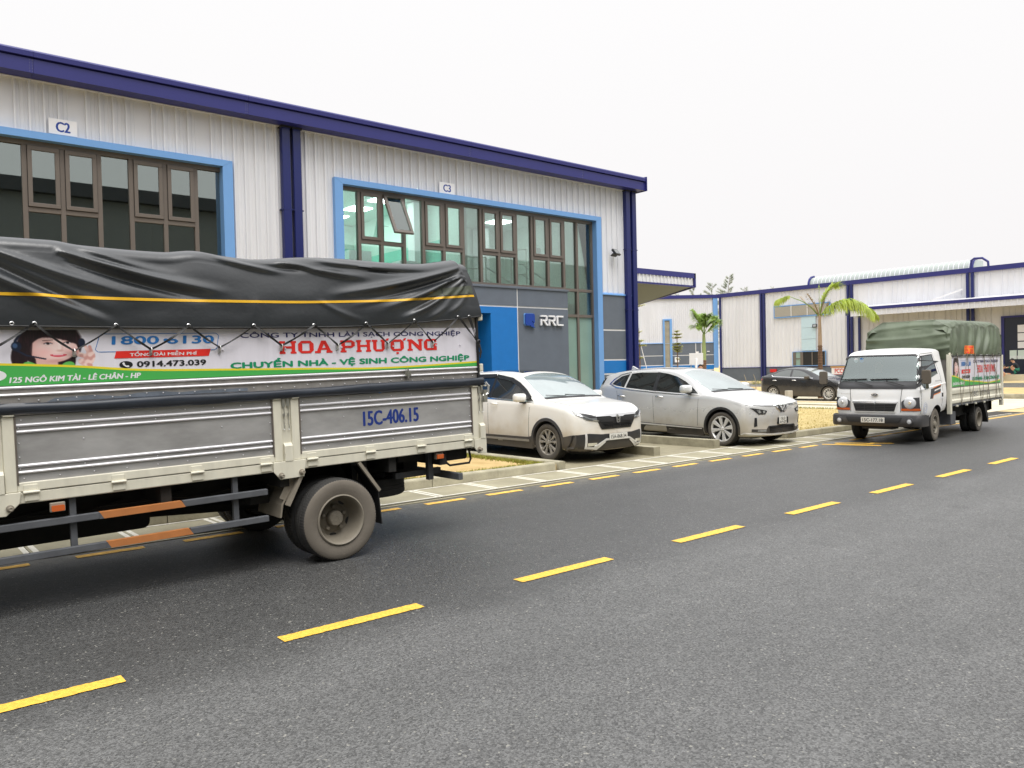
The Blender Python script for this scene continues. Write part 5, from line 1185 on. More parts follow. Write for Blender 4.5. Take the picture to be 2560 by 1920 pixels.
        decal('tail_lamp', bv, [(s*0.80, 1.12), (s*0.3, 1.08), (s*0.3, 1.11), (s*0.80, 1.18)], 'x', 1, M['black'], t, 0.006, 0.08)
        decal('rear_quarter_glass', bv, [(3.50, 1.27), (3.42, 1.50), (3.56, 1.47), (3.66, 1.28)], 'y', s, M['black'], t, 0.003, 0.07)
    decal('lower_grille', bv, [(-0.46, 0.42), (0.46, 0.42), (0.56, 0.30), (0.50, 0.265), (-0.50, 0.265), (-0.56, 0.30)], 'x', -1, M['plasticd'], t, 0.006, 0.07)
    gm = MB()
    for z in (0.30, 0.335, 0.37, 0.40): gm.bar((-0.835, -0.44, z), (-0.835, 0.44, z), 0.03, 0.008)
    stuff(part('grille_slats', gm, M['black'], t))
    decal('windscreen', bv, [(0.365, -0.76), (0.355, 0), (0.365, 0.76), (0.80, 0.73), (1.22, 0.62), (1.28, 0.3), (1.295, 0), (1.28, -0.3), (1.22, -0.62), (0.80, -0.73)], 'z', 1, M['windsc'], t, 0.004, 0.09, 0.01)
    decal('cowl', bv, [(0.305, -0.76), (0.29, 0), (0.305, 0.76), (0.365, 0.78), (0.355, 0), (0.365, -0.78)], 'z', 1, M['black'], t, 0.004, 0.1)
    decal('glass_roof', bv, [(1.45, -0.5), (1.45, 0.5), (2.8, 0.5), (2.8, -0.5)], 'z', 1, mat('grey_roof_glass', L(150, 152, 150), 0.08, spec=0.8, coat=1), t, 0.005, 0.1)
    num_plate(t, ['15LD', '019.07'], (-0.86, 0.02, 0.52), (0, 0, 0), 0.26, 0.155)
    part('plate_bracket', MB().box(-0.845, -0.80, -0.20, 0.17, 0.45, 0.58), M['black'], t)
    for y in (-0.35, 0.2): part('wiper', MB().bar((0.36, y, 1.155), (0.39, y+0.5, 1.180), 0.010, 0.010), M['black'], t)
    seam('bonnet_gap', bv, [(-0.72, -0.70), (-0.3, -0.77), (0.2, -0.80)], 'z', 1, t); seam('bonnet_gap', bv, [(-0.72, 0.70), (-0.3, 0.77), (0.2, 0.80)], 'z', 1, t)
    part('aerial', MB().prism([(3.12, 1.58), (3.12, 1.63), (3.30, 1.71), (3.34, 1.58)], 'y', -0.025, 0.025), M['carsilver'], t)
    return t
place_car(suv_silver(), 14.80, 9.87, 89)

def sedan(name, label, paint, group=None, wheels='alloy_thin'):
    C = dict(x0=-0.80, x1=3.62, hw=0.875, nose=0.42, tail=0.34, lean=0.46, crown=0.045, pn=2.4,
        top=[(-0.82, 0.74), (-0.65, 0.82), (-0.3, 0.90), (0.1, 0.97), (0.30, 1.02), (0.42, 1.07), (0.9, 1.31), (1.3, 1.44), (1.7, 1.49), (2.1, 1.485), (2.5, 1.42), (2.9, 1.28), (3.2, 1.16), (3.3, 1.13), (3.55, 1.10), (3.62, 1.07)],
        belt=[(-0.8, 0.70), (-0.4, 0.82), (0.0, 0.90), (0.5, 0.96), (1.2, 1.00), (2.2, 1.04), (2.9, 1.08), (3.3, 1.08), (3.6, 1.03)],
        bot=[(-0.8, 0.20), (0.5, 0.18), (2.6, 0.19), (3.6, 0.28)], plan=[(-0.8, 0.96), (-0.2, 1.0), (2.7, 1.0), (3.6, 0.94)],
        nprof=[(0.15, 0.05), (0.3, 0.0), (0.5, 0.0), (0.7, 0.05), (0.85, 0.12)], tprof=[(0.2, 0.05), (0.5, 0.0), (0.9, 0.03), (1.1, 0.0)])
    t = thing(name, label, 'car', (0, 0, 0), group=group)
    body = part('body', car_body(C), paint, t, 32); bv = bvh_of(body)
    wheel_cut(body, (0, 2.75), 0.36, 0.32, C['hw'], M['disc'], 0.25)
    body.data.polygons.foreach_set('use_smooth', [True]*len(body.data.polygons)); body.data.set_sharp_from_angle(angle=R(32))
    common_under(t, C)
    gm_ = mat('grey_tinted_glass', L(74, 80, 78), 0.05, spec=0.9, coat=0.8) if 'grey_tinted_glass' not in bpy.data.materials else bpy.data.materials['grey_tinted_glass']
    for s in (1, -1):
        decal('side_window', bv, [(0.80, 1.03), (1.0, 1.15), (1.25, 1.27), (1.5, 1.345), (1.80, 1.38), (1.80, 1.05)], 'y', s, gm_, t, 0.003, 0.07)
        decal('side_window', bv, [(1.90, 1.055), (1.90, 1.385), (2.2, 1.37), (2.5, 1.29), (2.78, 1.16), (2.72, 1.10)], 'y', s, gm_, t, 0.003, 0.07)
        decal('window_trim', bv, [(0.74, 0.995), (2.78, 1.075), (2.86, 1.14), (2.84, 1.16), (2.74, 1.09), (0.74, 1.012)], 'y', s, M['chrome'], t, 0.005, 0.1)
        for hx in (1.55, 2.55): part('door_handle', MB().tube([(hx, s*0.875, 0.90), (hx+0.03, s*0.905, 0.91), (hx+0.17, s*0.905, 0.915), (hx+0.20, s*0.875, 0.915)], [0.012, 0.02, 0.02, 0.012], 8), M['chrome'], t, 50)
        seam('door_gap', bv, [(0.55, 0.3), (0.52, 0.92)], 'y', s, t); seam('door_gap', bv, [(1.84, 0.3), (1.84, 1.03)], 'y', s, t)
        mirror_(t, (0.95, s*0.97, 1.03), s, [paint], 0.9)
        decal('tail_lamp', bv, [(3.30, 0.98), (3.50, 1.0), (3.62, 0.98), (3.62, 0.84), (3.44, 0.86)], 'y', s, M['redlens'], t, 0.006, 0.05)
        decal('headlamp', bv, [(s*0.82, 0.80), (s*0.5, 0.70), (s*0.52, 0.62), (s*0.80, 0.66)], 'x', -1, M['lens'], t, 0.006, 0.06)
        wheel(t, (0, s*0.76, 0.32), 0.32, 0.20, 0.222, wheels, s, rot=0.1); wheel(t, (2.75, s*0.76, 0.32), 0.32, 0.20, 0.222, wheels, s)
    decal('windscreen', bv, [(0.43, -0.68), (0.42, 0), (0.43, 0.68), (0.9, 0.62), (1.28, 0.52), (1.33, 0), (1.28, -0.52), (0.9, -0.62)], 'z', 1, M['windsc'], t, 0.004, 0.09)
    decal('rear_glass', bv, [(2.40, -0.50), (2.36, 0), (2.40, 0.50), (3.08, 0.58), (3.12, 0), (3.08, -0.58)], 'z', 1, gm_, t, 0.004, 0.1)
    decal('grille', bv, [(-0.4, 0.62), (0.4, 0.62), (0.34, 0.46), (-0.34, 0.46)], 'x', -1, M['plasticd'], t, 0.006, 0.08)
    return t
place_car(sedan('black_sedan', 'dusty black sedan parked side on beyond the dry lawn', M['carblack']), 33.4, 17.62, 88)
t_ = sedan('white_sedan', 'white car mostly hidden behind the silver SUV, only its bonnet showing', M['carsilver'])
place_car(t_, 23.2, 17.1, 180); t_.rotation_euler = (0, 0, R(176))
# ------------------------------------------------------------------ printed banner shared by both trucks
M['vinyl'] = mat('white_vinyl', L(228, 225, 234), 0.4, noise_amt=0.06, noise_scale=3, stretch=(6, 1, 0.6))
M['pgreen'] = mat('print_green', L(72, 176, 82), 0.45); M['pyellow'] = mat('print_yellow', L(232, 214, 50), 0.45)
M['pred'] = mat('print_red', L(226, 44, 36), 0.45); M['pblue'] = mat('print_blue', L(34, 116, 188), 0.45); M['pnavy'] = mat('print_navy', L(36, 34, 96), 0.45)
M['pdgreen'] = mat('print_deep_green', L(14, 142, 98), 0.45); M['pblack'] = mat('print_black', L(22, 24, 28), 0.45)
M['pskin'] = mat('print_skin', L(236, 196, 186), 0.45, noise_amt=0.04, noise_scale=12); M['pskin2'] = mat('print_skin_shade', L(214, 162, 154), 0.45); M['phair'] = mat('print_hair', L(44, 22, 26), 0.45, noise_amt=0.3, noise_scale=20); M['phair2'] = mat('print_hair_shine', L(92, 46, 56), 0.45)
M['plip'] = mat('print_lips', L(206, 66, 84), 0.45); M['pwhite'] = mat('print_white', (0.8, 0.8, 0.82), 0.45); M['phead'] = mat('print_headset', L(30, 44, 72), 0.45)
def picture_mat():
    m = bpy.data.materials.new('printed_picture'); m.use_nodes = True; n = m.node_tree.nodes; l = m.node_tree.links
    a = n.new('ShaderNodeVertexColor'); a.layer_name = 'print'; l.new(a.outputs[0], n['Principled BSDF'].inputs['Base Color']); n['Principled BSDF'].inputs['Roughness'].default_value = 0.4; return m
M['picture'] = picture_mat()
def picture(base, T, y):
    """the operator's portrait: a soft-edged print on a fine grid, laid out in a 640 x 320 field"""
    def sm(e, d): return max(0.0, min(1.0, 0.5-d/e))
    def el(x, yy, cx, cy, rx, ry, rot=0.0, soft=0.10):
        c, s_ = cos(rot), sin(rot); u = ((x-cx)*c+(yy-cy)*s_)/rx; v = (-(x-cx)*s_+(yy-cy)*c)/ry; return sm(soft, sqrt(u*u+v*v)-1)
    def ln(x, yy, x0, y0, x1, y1, w_, soft=2.0):
        dx, dy = x1-x0, y1-y0; t = max(0, min(1, ((x-x0)*dx+(yy-y0)*dy)/(dx*dx+dy*dy))); return sm(soft/w_, sqrt((x-x0-dx*t)**2+(yy-y0-dy*t)**2)/w_-1)
    def mixc(a, b, t): return tuple(p*(1-t)+q*t for p, q in zip(a, b))
    W_, H_ = 150, 80; X0, X1, Y0, Y1 = 40.0, 720.0, 872.0, 1215.0; mb = MB(); cols = []
    bgc = (228, 225, 234)
    for i in range(W_+1):
        for j in range(H_+1):
            x = lerp(X0, X1, i/W_); yy = lerp(Y0, Y1, j/H_)

            mb.vert((T(x/2190*1.975+0.035*(1-x/2190), 0)[0], y, T(0, 0.398-(yy-872)/(1340-872)*0.398*1.0)[1])); c = bgc; N_ = lambda s_, q=0: noise.noise(Vector((x*s_, yy*s_, q)))
            strand = 0.5+0.5*noise.noise(Vector((x*0.10, yy*0.012, 3))); hair = mixc((28, 14, 20), (96, 52, 60), max(0, strand-0.45)*0.9)
            c = mixc(c, hair, max(el(x, yy, 360, 1000, 232, 190, 0, .06), el(x, yy, 145, 1085, 62, 115, 0.15, .12), el(x, yy, 500, 1120, 40, 90, -0.1, .15)))
            c = mixc(c, (222, 178, 168), ln(x, yy, 330, 1120, 335, 1200, 78, 10))                      # neck
            c = mixc(c, (96, 190, 90), max(el(x, yy, 215, 1190, 62, 42, 0.5, .1), el(x, yy, 480, 1192, 55, 40, -0.5, .1)))
            f = el(x, yy, 385, 1035, 172, 118, -0.10, .05); skin = mixc((250, 224, 218), (222, 172, 166), max(0, min(1, ((x-405)/190)**2+((yy-1020)/150)**2)))
            skin = mixc(skin, (240, 176, 172), 0.5*max(el(x, yy, 320, 1062, 48, 30, 0, 1.4), el(x, yy, 500, 1056, 40, 28, 0, 1.4)))
            skin = mixc(skin, (214, 160, 150), 0.55*el(x, yy, 428, 1052, 26, 9, 0, .9)+0.30*ln(x, yy, 452, 985, 446, 1040, 7, 9)); skin = mixc(skin, (255, 238, 234), 0.6*ln(x, yy, 425, 990, 425, 1035, 7, 9))
            skin = mixc(skin, (206, 150, 142), 0.6*el(x, yy, 410, 1145, 90, 20, 0, .9))
            for ex, ey in ((345, 990), (488, 984)):
                skin = mixc(skin, (214, 160, 152), 0.6*el(x, yy, ex, ey-6, 38, 17, 0, .8)); skin = mixc(skin, (244, 240, 242), el(x, yy, ex, ey, 27, 8.5, 0, .3)); skin = mixc(skin, (34, 20, 22), max(el(x, yy, ex, ey, 12, 10, 0, .3), ln(x, yy, ex-30, ey+1, ex-5, ey-10, 3.2, 2), ln(x, yy, ex-5, ey-10, ex+30, ey-1, 3.2, 2))); skin = mixc(skin, (110, 66, 62), 0.8*ln(x, yy, ex-36, ey-26, ex+34, ey-32, 4, 4))
            mo = max(0, 1-((x-415)/62)**2); lipy = 1088+7*mo; skin = mixc(skin, (214, 70, 88), sm(0.4, abs(yy-lipy)/(3+9*mo**0.7)-1) if mo > 0 else 0); skin = mixc(skin, (250, 244, 244), 0.85*(sm(0.5, abs(yy-1087)/4.0-1) if abs(x-415) < 36 else 0))
            c = mixc(c, skin, f)
            arc = 938+0.0011*(x-330)**2+0.03*(x-330); fr = sm(14, yy-(arc+5*N_(0.05))) if 170 < x < 600 else 0; c = mixc(c, hair, fr*max(0, min(1, (x-165)/20))*max(0, min(1, (598-x-0.5*max(0, 930-yy))/24)))
            c = mixc(c, hair, 0.9*ln(x, yy, 215, 960, 205, 1080, 22, 9))
            hd = max(el(x, yy, 645, 1120, 42, 66, 0.25, .12), ln(x, yy, 560, 1085, 625, 1110, 20, 6), ln(x, yy, 585, 1150, 640, 1190, 26, 8), ln(x, yy, 668, 1095, 650, 1022, 13, 4), ln(x, yy, 640, 1080, 612, 1003, 12, 4), ln(x, yy, 560, 1060, 548, 1030, 12, 5))
            c = mixc(c, mixc((246, 214, 206), (214, 158, 150), max(0, min(1, 0.5+2.0*N_(0.03, 5)))), hd)
            c = mixc(c, (24, 34, 56), max(ln(x, yy, 175, 872, 118, 960, 10, 3), ln(x, yy, 118, 960, 108, 1010, 10, 3), el(x, yy, 122, 1010, 36, 42, 0, .1), el(x, yy, 592, 985, 26, 38, 0, .12), ln(x, yy, 125, 1045, 190, 1088, 7, 2), ln(x, yy, 190, 1088, 322, 1122, 6.5, 2)))
            c = mixc(c, (92, 128, 176), 0.7*el(x, yy, 114, 1004, 17, 21, 0, .5)); cols.append(c)
    for i in range(W_):
        for j in range(H_): a = i*(H_+1)+j; mb.face((a, a+1, a+H_+2, a+H_+1))
    o = part('portrait', mb, M['picture'], base, fix=False); at_ = o.data.color_attributes.new('print', 'FLOAT_COLOR', 'POINT')
    for k, c in enumerate(cols): at_.data[k].color = L(*[max(0, min(255, q)) for q in c])
    return o
def banner(parent, X0, X1, Z0, Z1, y, full=True, dr=0.0012, name='banner'):
    """printed sheet in the plane y = const facing -y; the artwork is laid out on a 4.2 x 0.40 field and stretched"""
    W0, H0 = 4.22, 0.40
    sx, sz = (X1-X0)/W0, (Z1-Z0)/H0
    def T(u, v): return (X0+u*sx, Z0+v*sz)
    base = part(name, MB().box(X0, X1, y, y+0.003, Z0, Z1), M['vinyl'], parent)
    lay = [0]
    def shape(nm, pts, m, lv):
        mb = MB(); q = [T(u, v) for u, v in pts]; i = [mb.vert((a, y-dr*lv, b)) for a, b in q]; mb.face(i); return part(nm, mb, M[m], base, fix=False)
    def band(nm, up, lo, m, lv):
        mb = MB(); n = 40
        for i in range(n):
            a, b = i/n*W0, (i+1)/n*W0
            mb.quad(*[(T(u, v)[0], y-dr*lv, T(u, v)[1]) for u, v in ((a, lo(a)), (b, lo(b)), (b, up(b)), (a, up(a)))])
        return part(nm, mb, M[m], base, fix=False)
    gt = lambda u: sinterp([(0, 0.150), (0.5, 0.118), (0.95, 0.075), (1.6, 0.052), (2.4, 0.030), (3.0, 0.012), (3.6, 0.018), (4.22, 0.036)], u)
    O = lambda lv: Vector((0, y-dr*lv, 0)); ux, uz = Vector((1, 0, 0)), Vector((0, 0, 1))
    def txt(nm, s, m, u, v, wd, ht, heavy=0.0, shear=0.0, lv=2, sp=1.0):
        a, b = T(u, v); return lettering(nm, s, M[m], base, O(lv), ux, uz, wd*sx, ht*sz, heavy=heavy, shear=shear, x0=a, y0=b, spacing=sp)
    # address, hotline, phone
    txt('banner_lettering', '125 NGÔ KIM TÀI - LÊ CHÂN - HP', 'pwhite', 0.09, 0.020, 0.86, 0.050, 0.05, 0.2)
    fr = [(0.70, 0.365), (1.55, 0.365), (1.57, 0.345), (1.55, 0.24), (1.53, 0.228), (0.665, 0.228), (0.648, 0.245), (0.68, 0.35)]
    mb = MB()
    for i in range(len(fr)):
        (a, b), (c, d) = T(*fr[i]), T(*fr[(i+1) % len(fr)]); L_ = sqrt((c-a)**2+(d-b)**2); nx, nz = -(d-b)/L_*0.0025, (c-a)/L_*0.0025
        mb.quad((a-nx, y-dr*1.4, b-nz), (c-nx, y-dr*1.4, d-nz), (c+nx, y-dr*1.4, d+nz), (a+nx, y-dr*1.4, b+nz))
    part('text_frame', mb, M['pblue'], base, fix=False)
    txt('banner_lettering', '1800 6130', 'pblue', 0.765, 0.284, 0.76, 0.062, 0.07, 0.08, lv=2)
    shape('star', [(0.765+0.39+dx, 0.314+dy) for dx, dy in ellipse(0, 0, 0.02, 0.012, 8)], 'pblue', 2)
    shape('red_label', [(0.79, 0.232), (1.50, 0.236), (1.482, 0.178), (0.775, 0.176)], 'pred', 2)
    txt('banner_lettering', 'TỔNG ĐÀI MIỄN PHÍ', 'pwhite', 0.885, 0.190, 0.50, 0.038, 0.03, 0.05, lv=3)
    txt('banner_lettering', '0914.473.039', 'pblack', 0.935, 0.105, 0.52, 0.044, 0.08, lv=2)
    shape('phone_disc', ellipse(0.855, 0.126, 0.048, 0.028, 22), 'pblack', 2)
    mb = MB(); q = [(0.828, 0.138), (0.838, 0.146), (0.848, 0.138), (0.844, 0.130), (0.858, 0.118), (0.870, 0.121), (0.880, 0.112), (0.868, 0.105), (0.850, 0.110), (0.833, 0.126)]
    shape('phone_icon', q, 'pwhite', 3)
    txt('banner_lettering', 'CÔNG TY TNHH LÀM SẠCH CÔNG NGHIỆP', 'pnavy', 1.75, 0.312, 2.27, 0.066, 0.03, lv=2)
    # slab capitals with cut corners, each letter its own piece
    GL = {'H': (10, [(0.4,0,3.6,1.6),(0.4,8.4,3.6,10),(1,1.6,3,8.4),(6.4,0,9.6,1.6),(6.4,8.4,9.6,10),(7,1.6,9,8.4),(3,4.2,7,5.9)], []),
          'O': (10, [(2.4,0,7.6,2),(2.4,8,7.6,10),(0.6,2.4,3,7.6),(7,2.4,9.4,7.6)], [[(0.6,2.4),(2.4,0),(2.4,2),(3,2.4)],[(9.4,2.4),(7.6,0),(7.6,2),(7,2.4)],[(0.6,7.6),(2.4,10),(2.4,8),(3,7.6)],[(9.4,7.6),(7.6,10),(7.6,8),(7,7.6)]]),
          'A': (10.4, [(0,0,3.4,1.6),(6.6,0,10.2,1.6),(3.4,2.6,6.8,4.0)], [[(1.2,1.6),(3.4,1.6),(5.6,8.0),(3.8,10)],[(7.0,1.6),(9.4,1.6),(6.4,10),(3.8,10),(5.2,7.6)]]),
          'P': (9.6, [(0.4,0,4,1.6),(1,1.6,3.2,10),(0.4,8.4,1,10),(3.2,8.2,7.2,10),(3.2,3.6,7.2,5.4),(7,5.4,9.2,8.2)], [[(9.2,8.2),(7.2,10),(7.2,8.2),(7,8.2)],[(9.2,5.4),(7.2,3.6),(7.2,5.4),(7,5.4)]]),
          'Ư': (11.6, [(0.2,8.4,3.8,10),(1,2.4,3.2,8.4),(2.6,0,7,1.9),(6.4,2.4,8.4,8.4),(5.8,8.4,9.2,10)], [[(1,2.4),(2.6,0),(2.6,1.9),(3.2,2.4)],[(8.4,2.4),(7,0),(7,1.9),(6.4,2.4)],[(9.2,9.0),(10.6,9.2),(11.3,11),(9.9,11),(9.2,10)]]),
          'Ợ': (11.6, [(2.4,0,7.6,2),(2.4,8,7.6,10),(0.6,2.4,3,7.6),(7,2.4,9.4,7.6),(4.2,-2.6,6.0,-1.0)], [[(0.6,2.4),(2.4,0),(2.4,2),(3,2.4)],[(9.4,2.4),(7.6,0),(7.6,2),(7,2.4)],[(0.6,7.6),(2.4,10),(2.4,8),(3,7.6)],[(9.4,7.6),(7.6,10),(7.6,8),(7,7.6)],[(8.6,8.7),(10.4,9.2),(11.2,11),(9.6,11)]]),
          'N': (11, [(0.2,0,3.8,1.6),(1,1.6,3,8.4),(0.2,8.4,3.2,10),(7.4,8.4,10.8,10),(8,2.4,10,8.4)], [[(3,8.4),(3.2,10),(10,2.4),(10,0),(8.2,0),(3,7)]]),
          'G': (10.4, [(2.4,0,9.6,2),(2.4,8,7.6,10),(0.6,2.4,3,7.6),(7.4,2,9.6,4.6),(5.6,4.6,9.8,6.0),(7.4,7.2,9.4,10)], [[(0.6,2.4),(2.4,0),(2.4,2),(3,2.4)],[(0.6,7.6),(2.4,10),(2.4,8),(3,7.6)]])}
    word = 'HOA PHƯỢNG'; adv = [4.2 if c == ' ' else GL[c][0] for c in word]; k_ = 1.66/sum(adv); hh_ = 0.112/10; xx = 2.08; vv = 0.178
    for c, a_ in zip(word, adv):
        if c != ' ':
            mb = MB(); dd = 0
            for poly in [[(x0, y0), (x1, y0), (x1, y1), (x0, y1)] for x0, y0, x1, y1 in GL[c][1]]+GL[c][2]:
                i = [mb.vert((T(xx+u*k_, 0)[0], y-dr*2.4-dd, T(0, vv+v*hh_)[1])) for u, v in poly]; mb.face(i); dd += 0.00004
            part('name_letter', mb, M['pred'], base, fix=False)
        xx += a_*k_
    # slab serifs of the big letters
    txt('banner_lettering', 'CHUYỂN NHÀ - VỆ SINH CÔNG NGHIỆP', 'pdgreen', 1.66, 0.052, 2.46, 0.090, 0.065, lv=2)
    # map pin, half out of the banner on the left
    shape('pin', ellipse(0.0, 0.075, 0.075, 0.04, 20, -pi/2, pi/2)+[(0.0, 0.0)], 'pwhite', 2.2) if full else None
    # portrait of the operator
    picture(base, T, y-dr*1.1)
    band('green_band', lambda u: max(0.004, gt(u)), lambda u: 0.0, 'pgreen', 1.6); band('yellow_edge', lambda u: gt(u)+0.016, lambda u: max(0.004, gt(u)), 'pyellow', 1.7)
    return base
# ------------------------------------------------------------------ the big truck in front
M['tarp'] = mat('black_tarpaulin', (0.020, 0.023, 0.026), 0.31, spec=0.75, noise_amt=0.25, noise_scale=3, bump=0.12, bump_scale=25)
M['tarproll'] = mat('dark_blue_tarpaulin', (0.018, 0.024, 0.036), 0.38, spec=0.6, noise_amt=0.2, noise_scale=4)
M['tarpy'] = mat('yellow_tape', L(222, 172, 30), 0.45, noise_amt=0.12, noise_scale=10); M['patch'] = mat('olive_patch', L(70, 76, 62), 0.6, noise_amt=0.25, noise_scale=5)
M['cream'] = mat('cream_truck_paint', L(222, 218, 200), 0.5, noise_amt=0.13, noise_scale=5, stretch=(1.5, 1, 0.5))
M['panel'] = mat('dull_steel_panel', L(168, 167, 166), 0.42, metal=0.2, noise_amt=0.30, noise_scale=2.2, rough_var=0.12, stretch=(0.8, 1, 2.2))
M['panel2'] = mat('old_aluminium_panel', L(158, 154, 150), 0.5, metal=0.25, noise_amt=0.22, noise_scale=4, stretch=(3, 1, 0.6))
M['strip'] = mat('polished_strip', (0.90, 0.89, 0.92), 0.28, metal=0.35)
M['guard'] = mat('dark_guard_paint', L(88, 90, 94), 0.6, noise_amt=0.22, noise_scale=8); M['guardo'] = mat('orange_brown_guard', L(184, 118, 66), 0.6, noise_amt=0.12, noise_scale=8)
M['under'] = mat('dusty_underframe', (0.022, 0.021, 0.019), 0.9, noise_amt=0.4, noise_scale=5); M['rubber'] = mat('black_strap', (0.02, 0.02, 0.02), 0.6)
M['mudarm'] = mat('dusty_steel', L(142, 134, 120), 0.7, noise_amt=0.2)
bt = thing('box_truck', 'large cream flatbed truck with black tarpaulin over printed side panels, seen from its tail end', 'truck', (3.5, 6.6, 0), (0, -0.0194, 0))
def B(name, mb, m, smooth=None, bevel=None, label=None, parent=bt): return part(name, mb, m, parent, smooth, label, bevel=bevel)
XF, XR, BW = -4.75, 1.61, 2.10
B('chassis_rail', MB().box(-6.6, 1.15, 0.62, 0.70, 0.60, 0.80), M['under']); B('chassis_rail', MB().box(-6.6, 1.15, 1.40, 1.48, 0.60, 0.80), M['under'])
for x in (-4.2, -2.9, -1.6, -0.6, 0.5, 1.1): B('cross_member', MB().box(x-0.04, x+0.04, 0.05, 2.05, 0.72, 0.855), M['under'])
B('bed_floor', MB().box(XF, XR-0.02, 0.03, BW, 0.86, 0.93), M['under'])
B('fuel_tank', MB().prism(rrect(-2.75, -1.55, 0.42, 0.80, 0.06), 'y', 0.75, 1.25), M['under'], 40)
B('gearbox', MB().tube([(-4.4, 1.05, 0.66), (-3.6, 1.05, 0.62), (-3.1, 1.05, 0.58), (-2.9, 1.05, 0.54)], [0.25, 0.22, 0.15, 0.1], 12), M['under'], 40)
B('drive_shaft', MB().tube([(-2.9, 1.05, 0.54), (-1.6, 1.05, 0.52), (-0.25, 1.05, 0.42)], 0.055, 10), M['under'], 40)
B('axle', MB().tube([(-0.15, 0.3, 0.385), (-0.15, 0.85, 0.385), (-0.15, 0.95, 0.385), (-0.15, 1.15, 0.385), (-0.15, 1.25, 0.385), (-0.15, 1.8, 0.385)], [0.07, 0.08, 0.17, 0.17, 0.08, 0.07], 12), M['under'], 40)
B('silencer', MB().cyl((-1.5, 1.7, 0.55), (-0.8, 1.7, 0.55), 0.11), M['under'], 40)
for y in (0.66, 1.44): B('leaf_spring', MB().tube([(-0.85, y, 0.56), (-0.15, y, 0.44), (0.55, y, 0.56)], 0.04, 6).tube([(-0.6, y, 0.50), (-0.15, y, 0.41), (0.3, y, 0.50)], 0.035, 6), M['under'])
mb = MB(); random.seed(3)
for i in range(26):
    x = random.uniform(-3.6, 1.0); z = random.uniform(0.60, 0.82); y = random.uniform(0.4, 1.6); s_ = random.uniform(0.03, 0.1); mb.box(x-s_, x+s_, y-s_, y+s_, z-s_*0.7, z+s_*0.5)
for i in range(7): x = -3.5+i*0.5; mb.tube([(x, 0.5, 0.70), (x+0.4, 0.55, 0.66+0.03*(i % 2)), (x+0.7, 0.6, 0.72)], 0.012, 5)
stuff(B('hoses_and_boxes', mb, M['under']))
# lower rail and hinge line
B('bed_rail', MB().box(XF, 1.515, 0.0, 0.06, 0.865, 0.948), M['cream'], bevel=0.008)
B('bed_rail', MB().box(XF, 1.515, BW-0.06, BW, 0.865, 0.948), M['cream'], bevel=0.008); B('rear_sill', MB().box(1.53, 1.61, 0.0, BW, 0.84, 0.95), M['cream'], bevel=0.008)
def stripline(parent, x0, x1, z, y, wd=0.022): 
    part('trim_strip', MB().prism([(y, z-wd/2), (y-0.012, z-wd/4), (y-0.014, z), (y-0.012, z+wd/4), (y, z+wd/2)], 'x', x0, x1), M['strip'], parent, 60)
def rivets(parent, pts, r=0.0065, m='strip'):
    mb = MB()
    for x, y, z in pts: mb.lathe([(r, 0), (r*0.7, -0.005), (0, -0.006)], 6, 'y', (x, y, z))
    stuff(part('rivet', mb, M[m], parent))
def hinge(parent, x, z=0.945, y=0.0):
    h_ = part('hinge', MB().box(x-0.045, x+0.045, y-0.010, y, z+0.005, z+0.055).box(x-0.04, x+0.05, y-0.010, y, z-0.065, z-0.006), M['cream'], parent, bevel=0.004)
    part('hinge_pin', MB().cyl((x-0.05, y-0.016, z), (x+0.055, y-0.016, z), 0.011, 10), M['cream'], h_, 40)
def gate(x0, x1, ya=0.0, s=1):
    """drop side: cream frame, steel sheet with stainless strips"""
    g = B('side_gate', MB().box(x0, x0+0.075, ya-0.005, ya+0.045, 0.952, 1.495).box(x1-0.075, x1, ya-0.005, ya+0.045, 0.952, 1.495).box(x0+0.075, x1-0.075, ya-0.005, ya+0.045, 0.952, 1.018), M['cream'], bevel=0.006)
    part('gate_panel', MB().box(x0+0.075, x1-0.075, ya+0.012, ya+0.03, 1.018, 1.495), M['panel'], g)
    part('panel_edge', MB().box(x0+0.075, x0+0.085, ya-0.008, ya+0.012, 1.0, 1.495), M['mull'], g); part('panel_edge', MB().box(x1-0.085, x1-0.075, ya-0.008, ya+0.012, 1.0, 1.495), M['mull'], g)
    for z in (1.43, 1.382, 1.137, 1.09): stripline(g, x0+0.088, x1-0.088, z, ya+0.011)
    pts = []; n = int((x1-x0)/0.23)
    for i in range(n+1):
        x = lerp(x0+0.12, x1-0.12, i/n); pts += [(x, ya+0.011, 1.465), (x, ya+0.011, 1.045)]
    for z in (1.41, 1.30, 1.2, 1.115): pts += [(x0+0.10, ya+0.011, z), (x1-0.10, ya+0.011, z)]
    for i in range(1, 4):
        x = lerp(x0, x1, i/4); pts += [(x, ya+0.011, 1.405), (x, ya+0.011, 1.112)]
        if i != 2: pts.append((x, ya+0.011, 1.27+0.03*(i % 2)))
    rivets(g, pts, 0.0055)
    # dents as low bulges of the sheet
    return g
gA = gate(-2.695, -0.628); gB = gate(-0.538, 1.528); gC = gate(-4.70, -2.80)
for x in (-2.54, -1.96, -1.37, -0.79): hinge(gA, x)
for x in (-0.36, 0.23, 0.80, 1.38): hinge(gB, x)
for x in (-4.5, -3.6, -2.95): hinge(gC, x)
lettering('side_number', '15C-406.15', mat('blue_lettering', L(24, 52, 130), 0.5), gB, Vector((0, 0.0105, 0)), Vector((1, 0, 0)), Vector((0, 0, 1)), 0.61, 0.135, heavy=0.045, x0=0.185, y0=1.195)
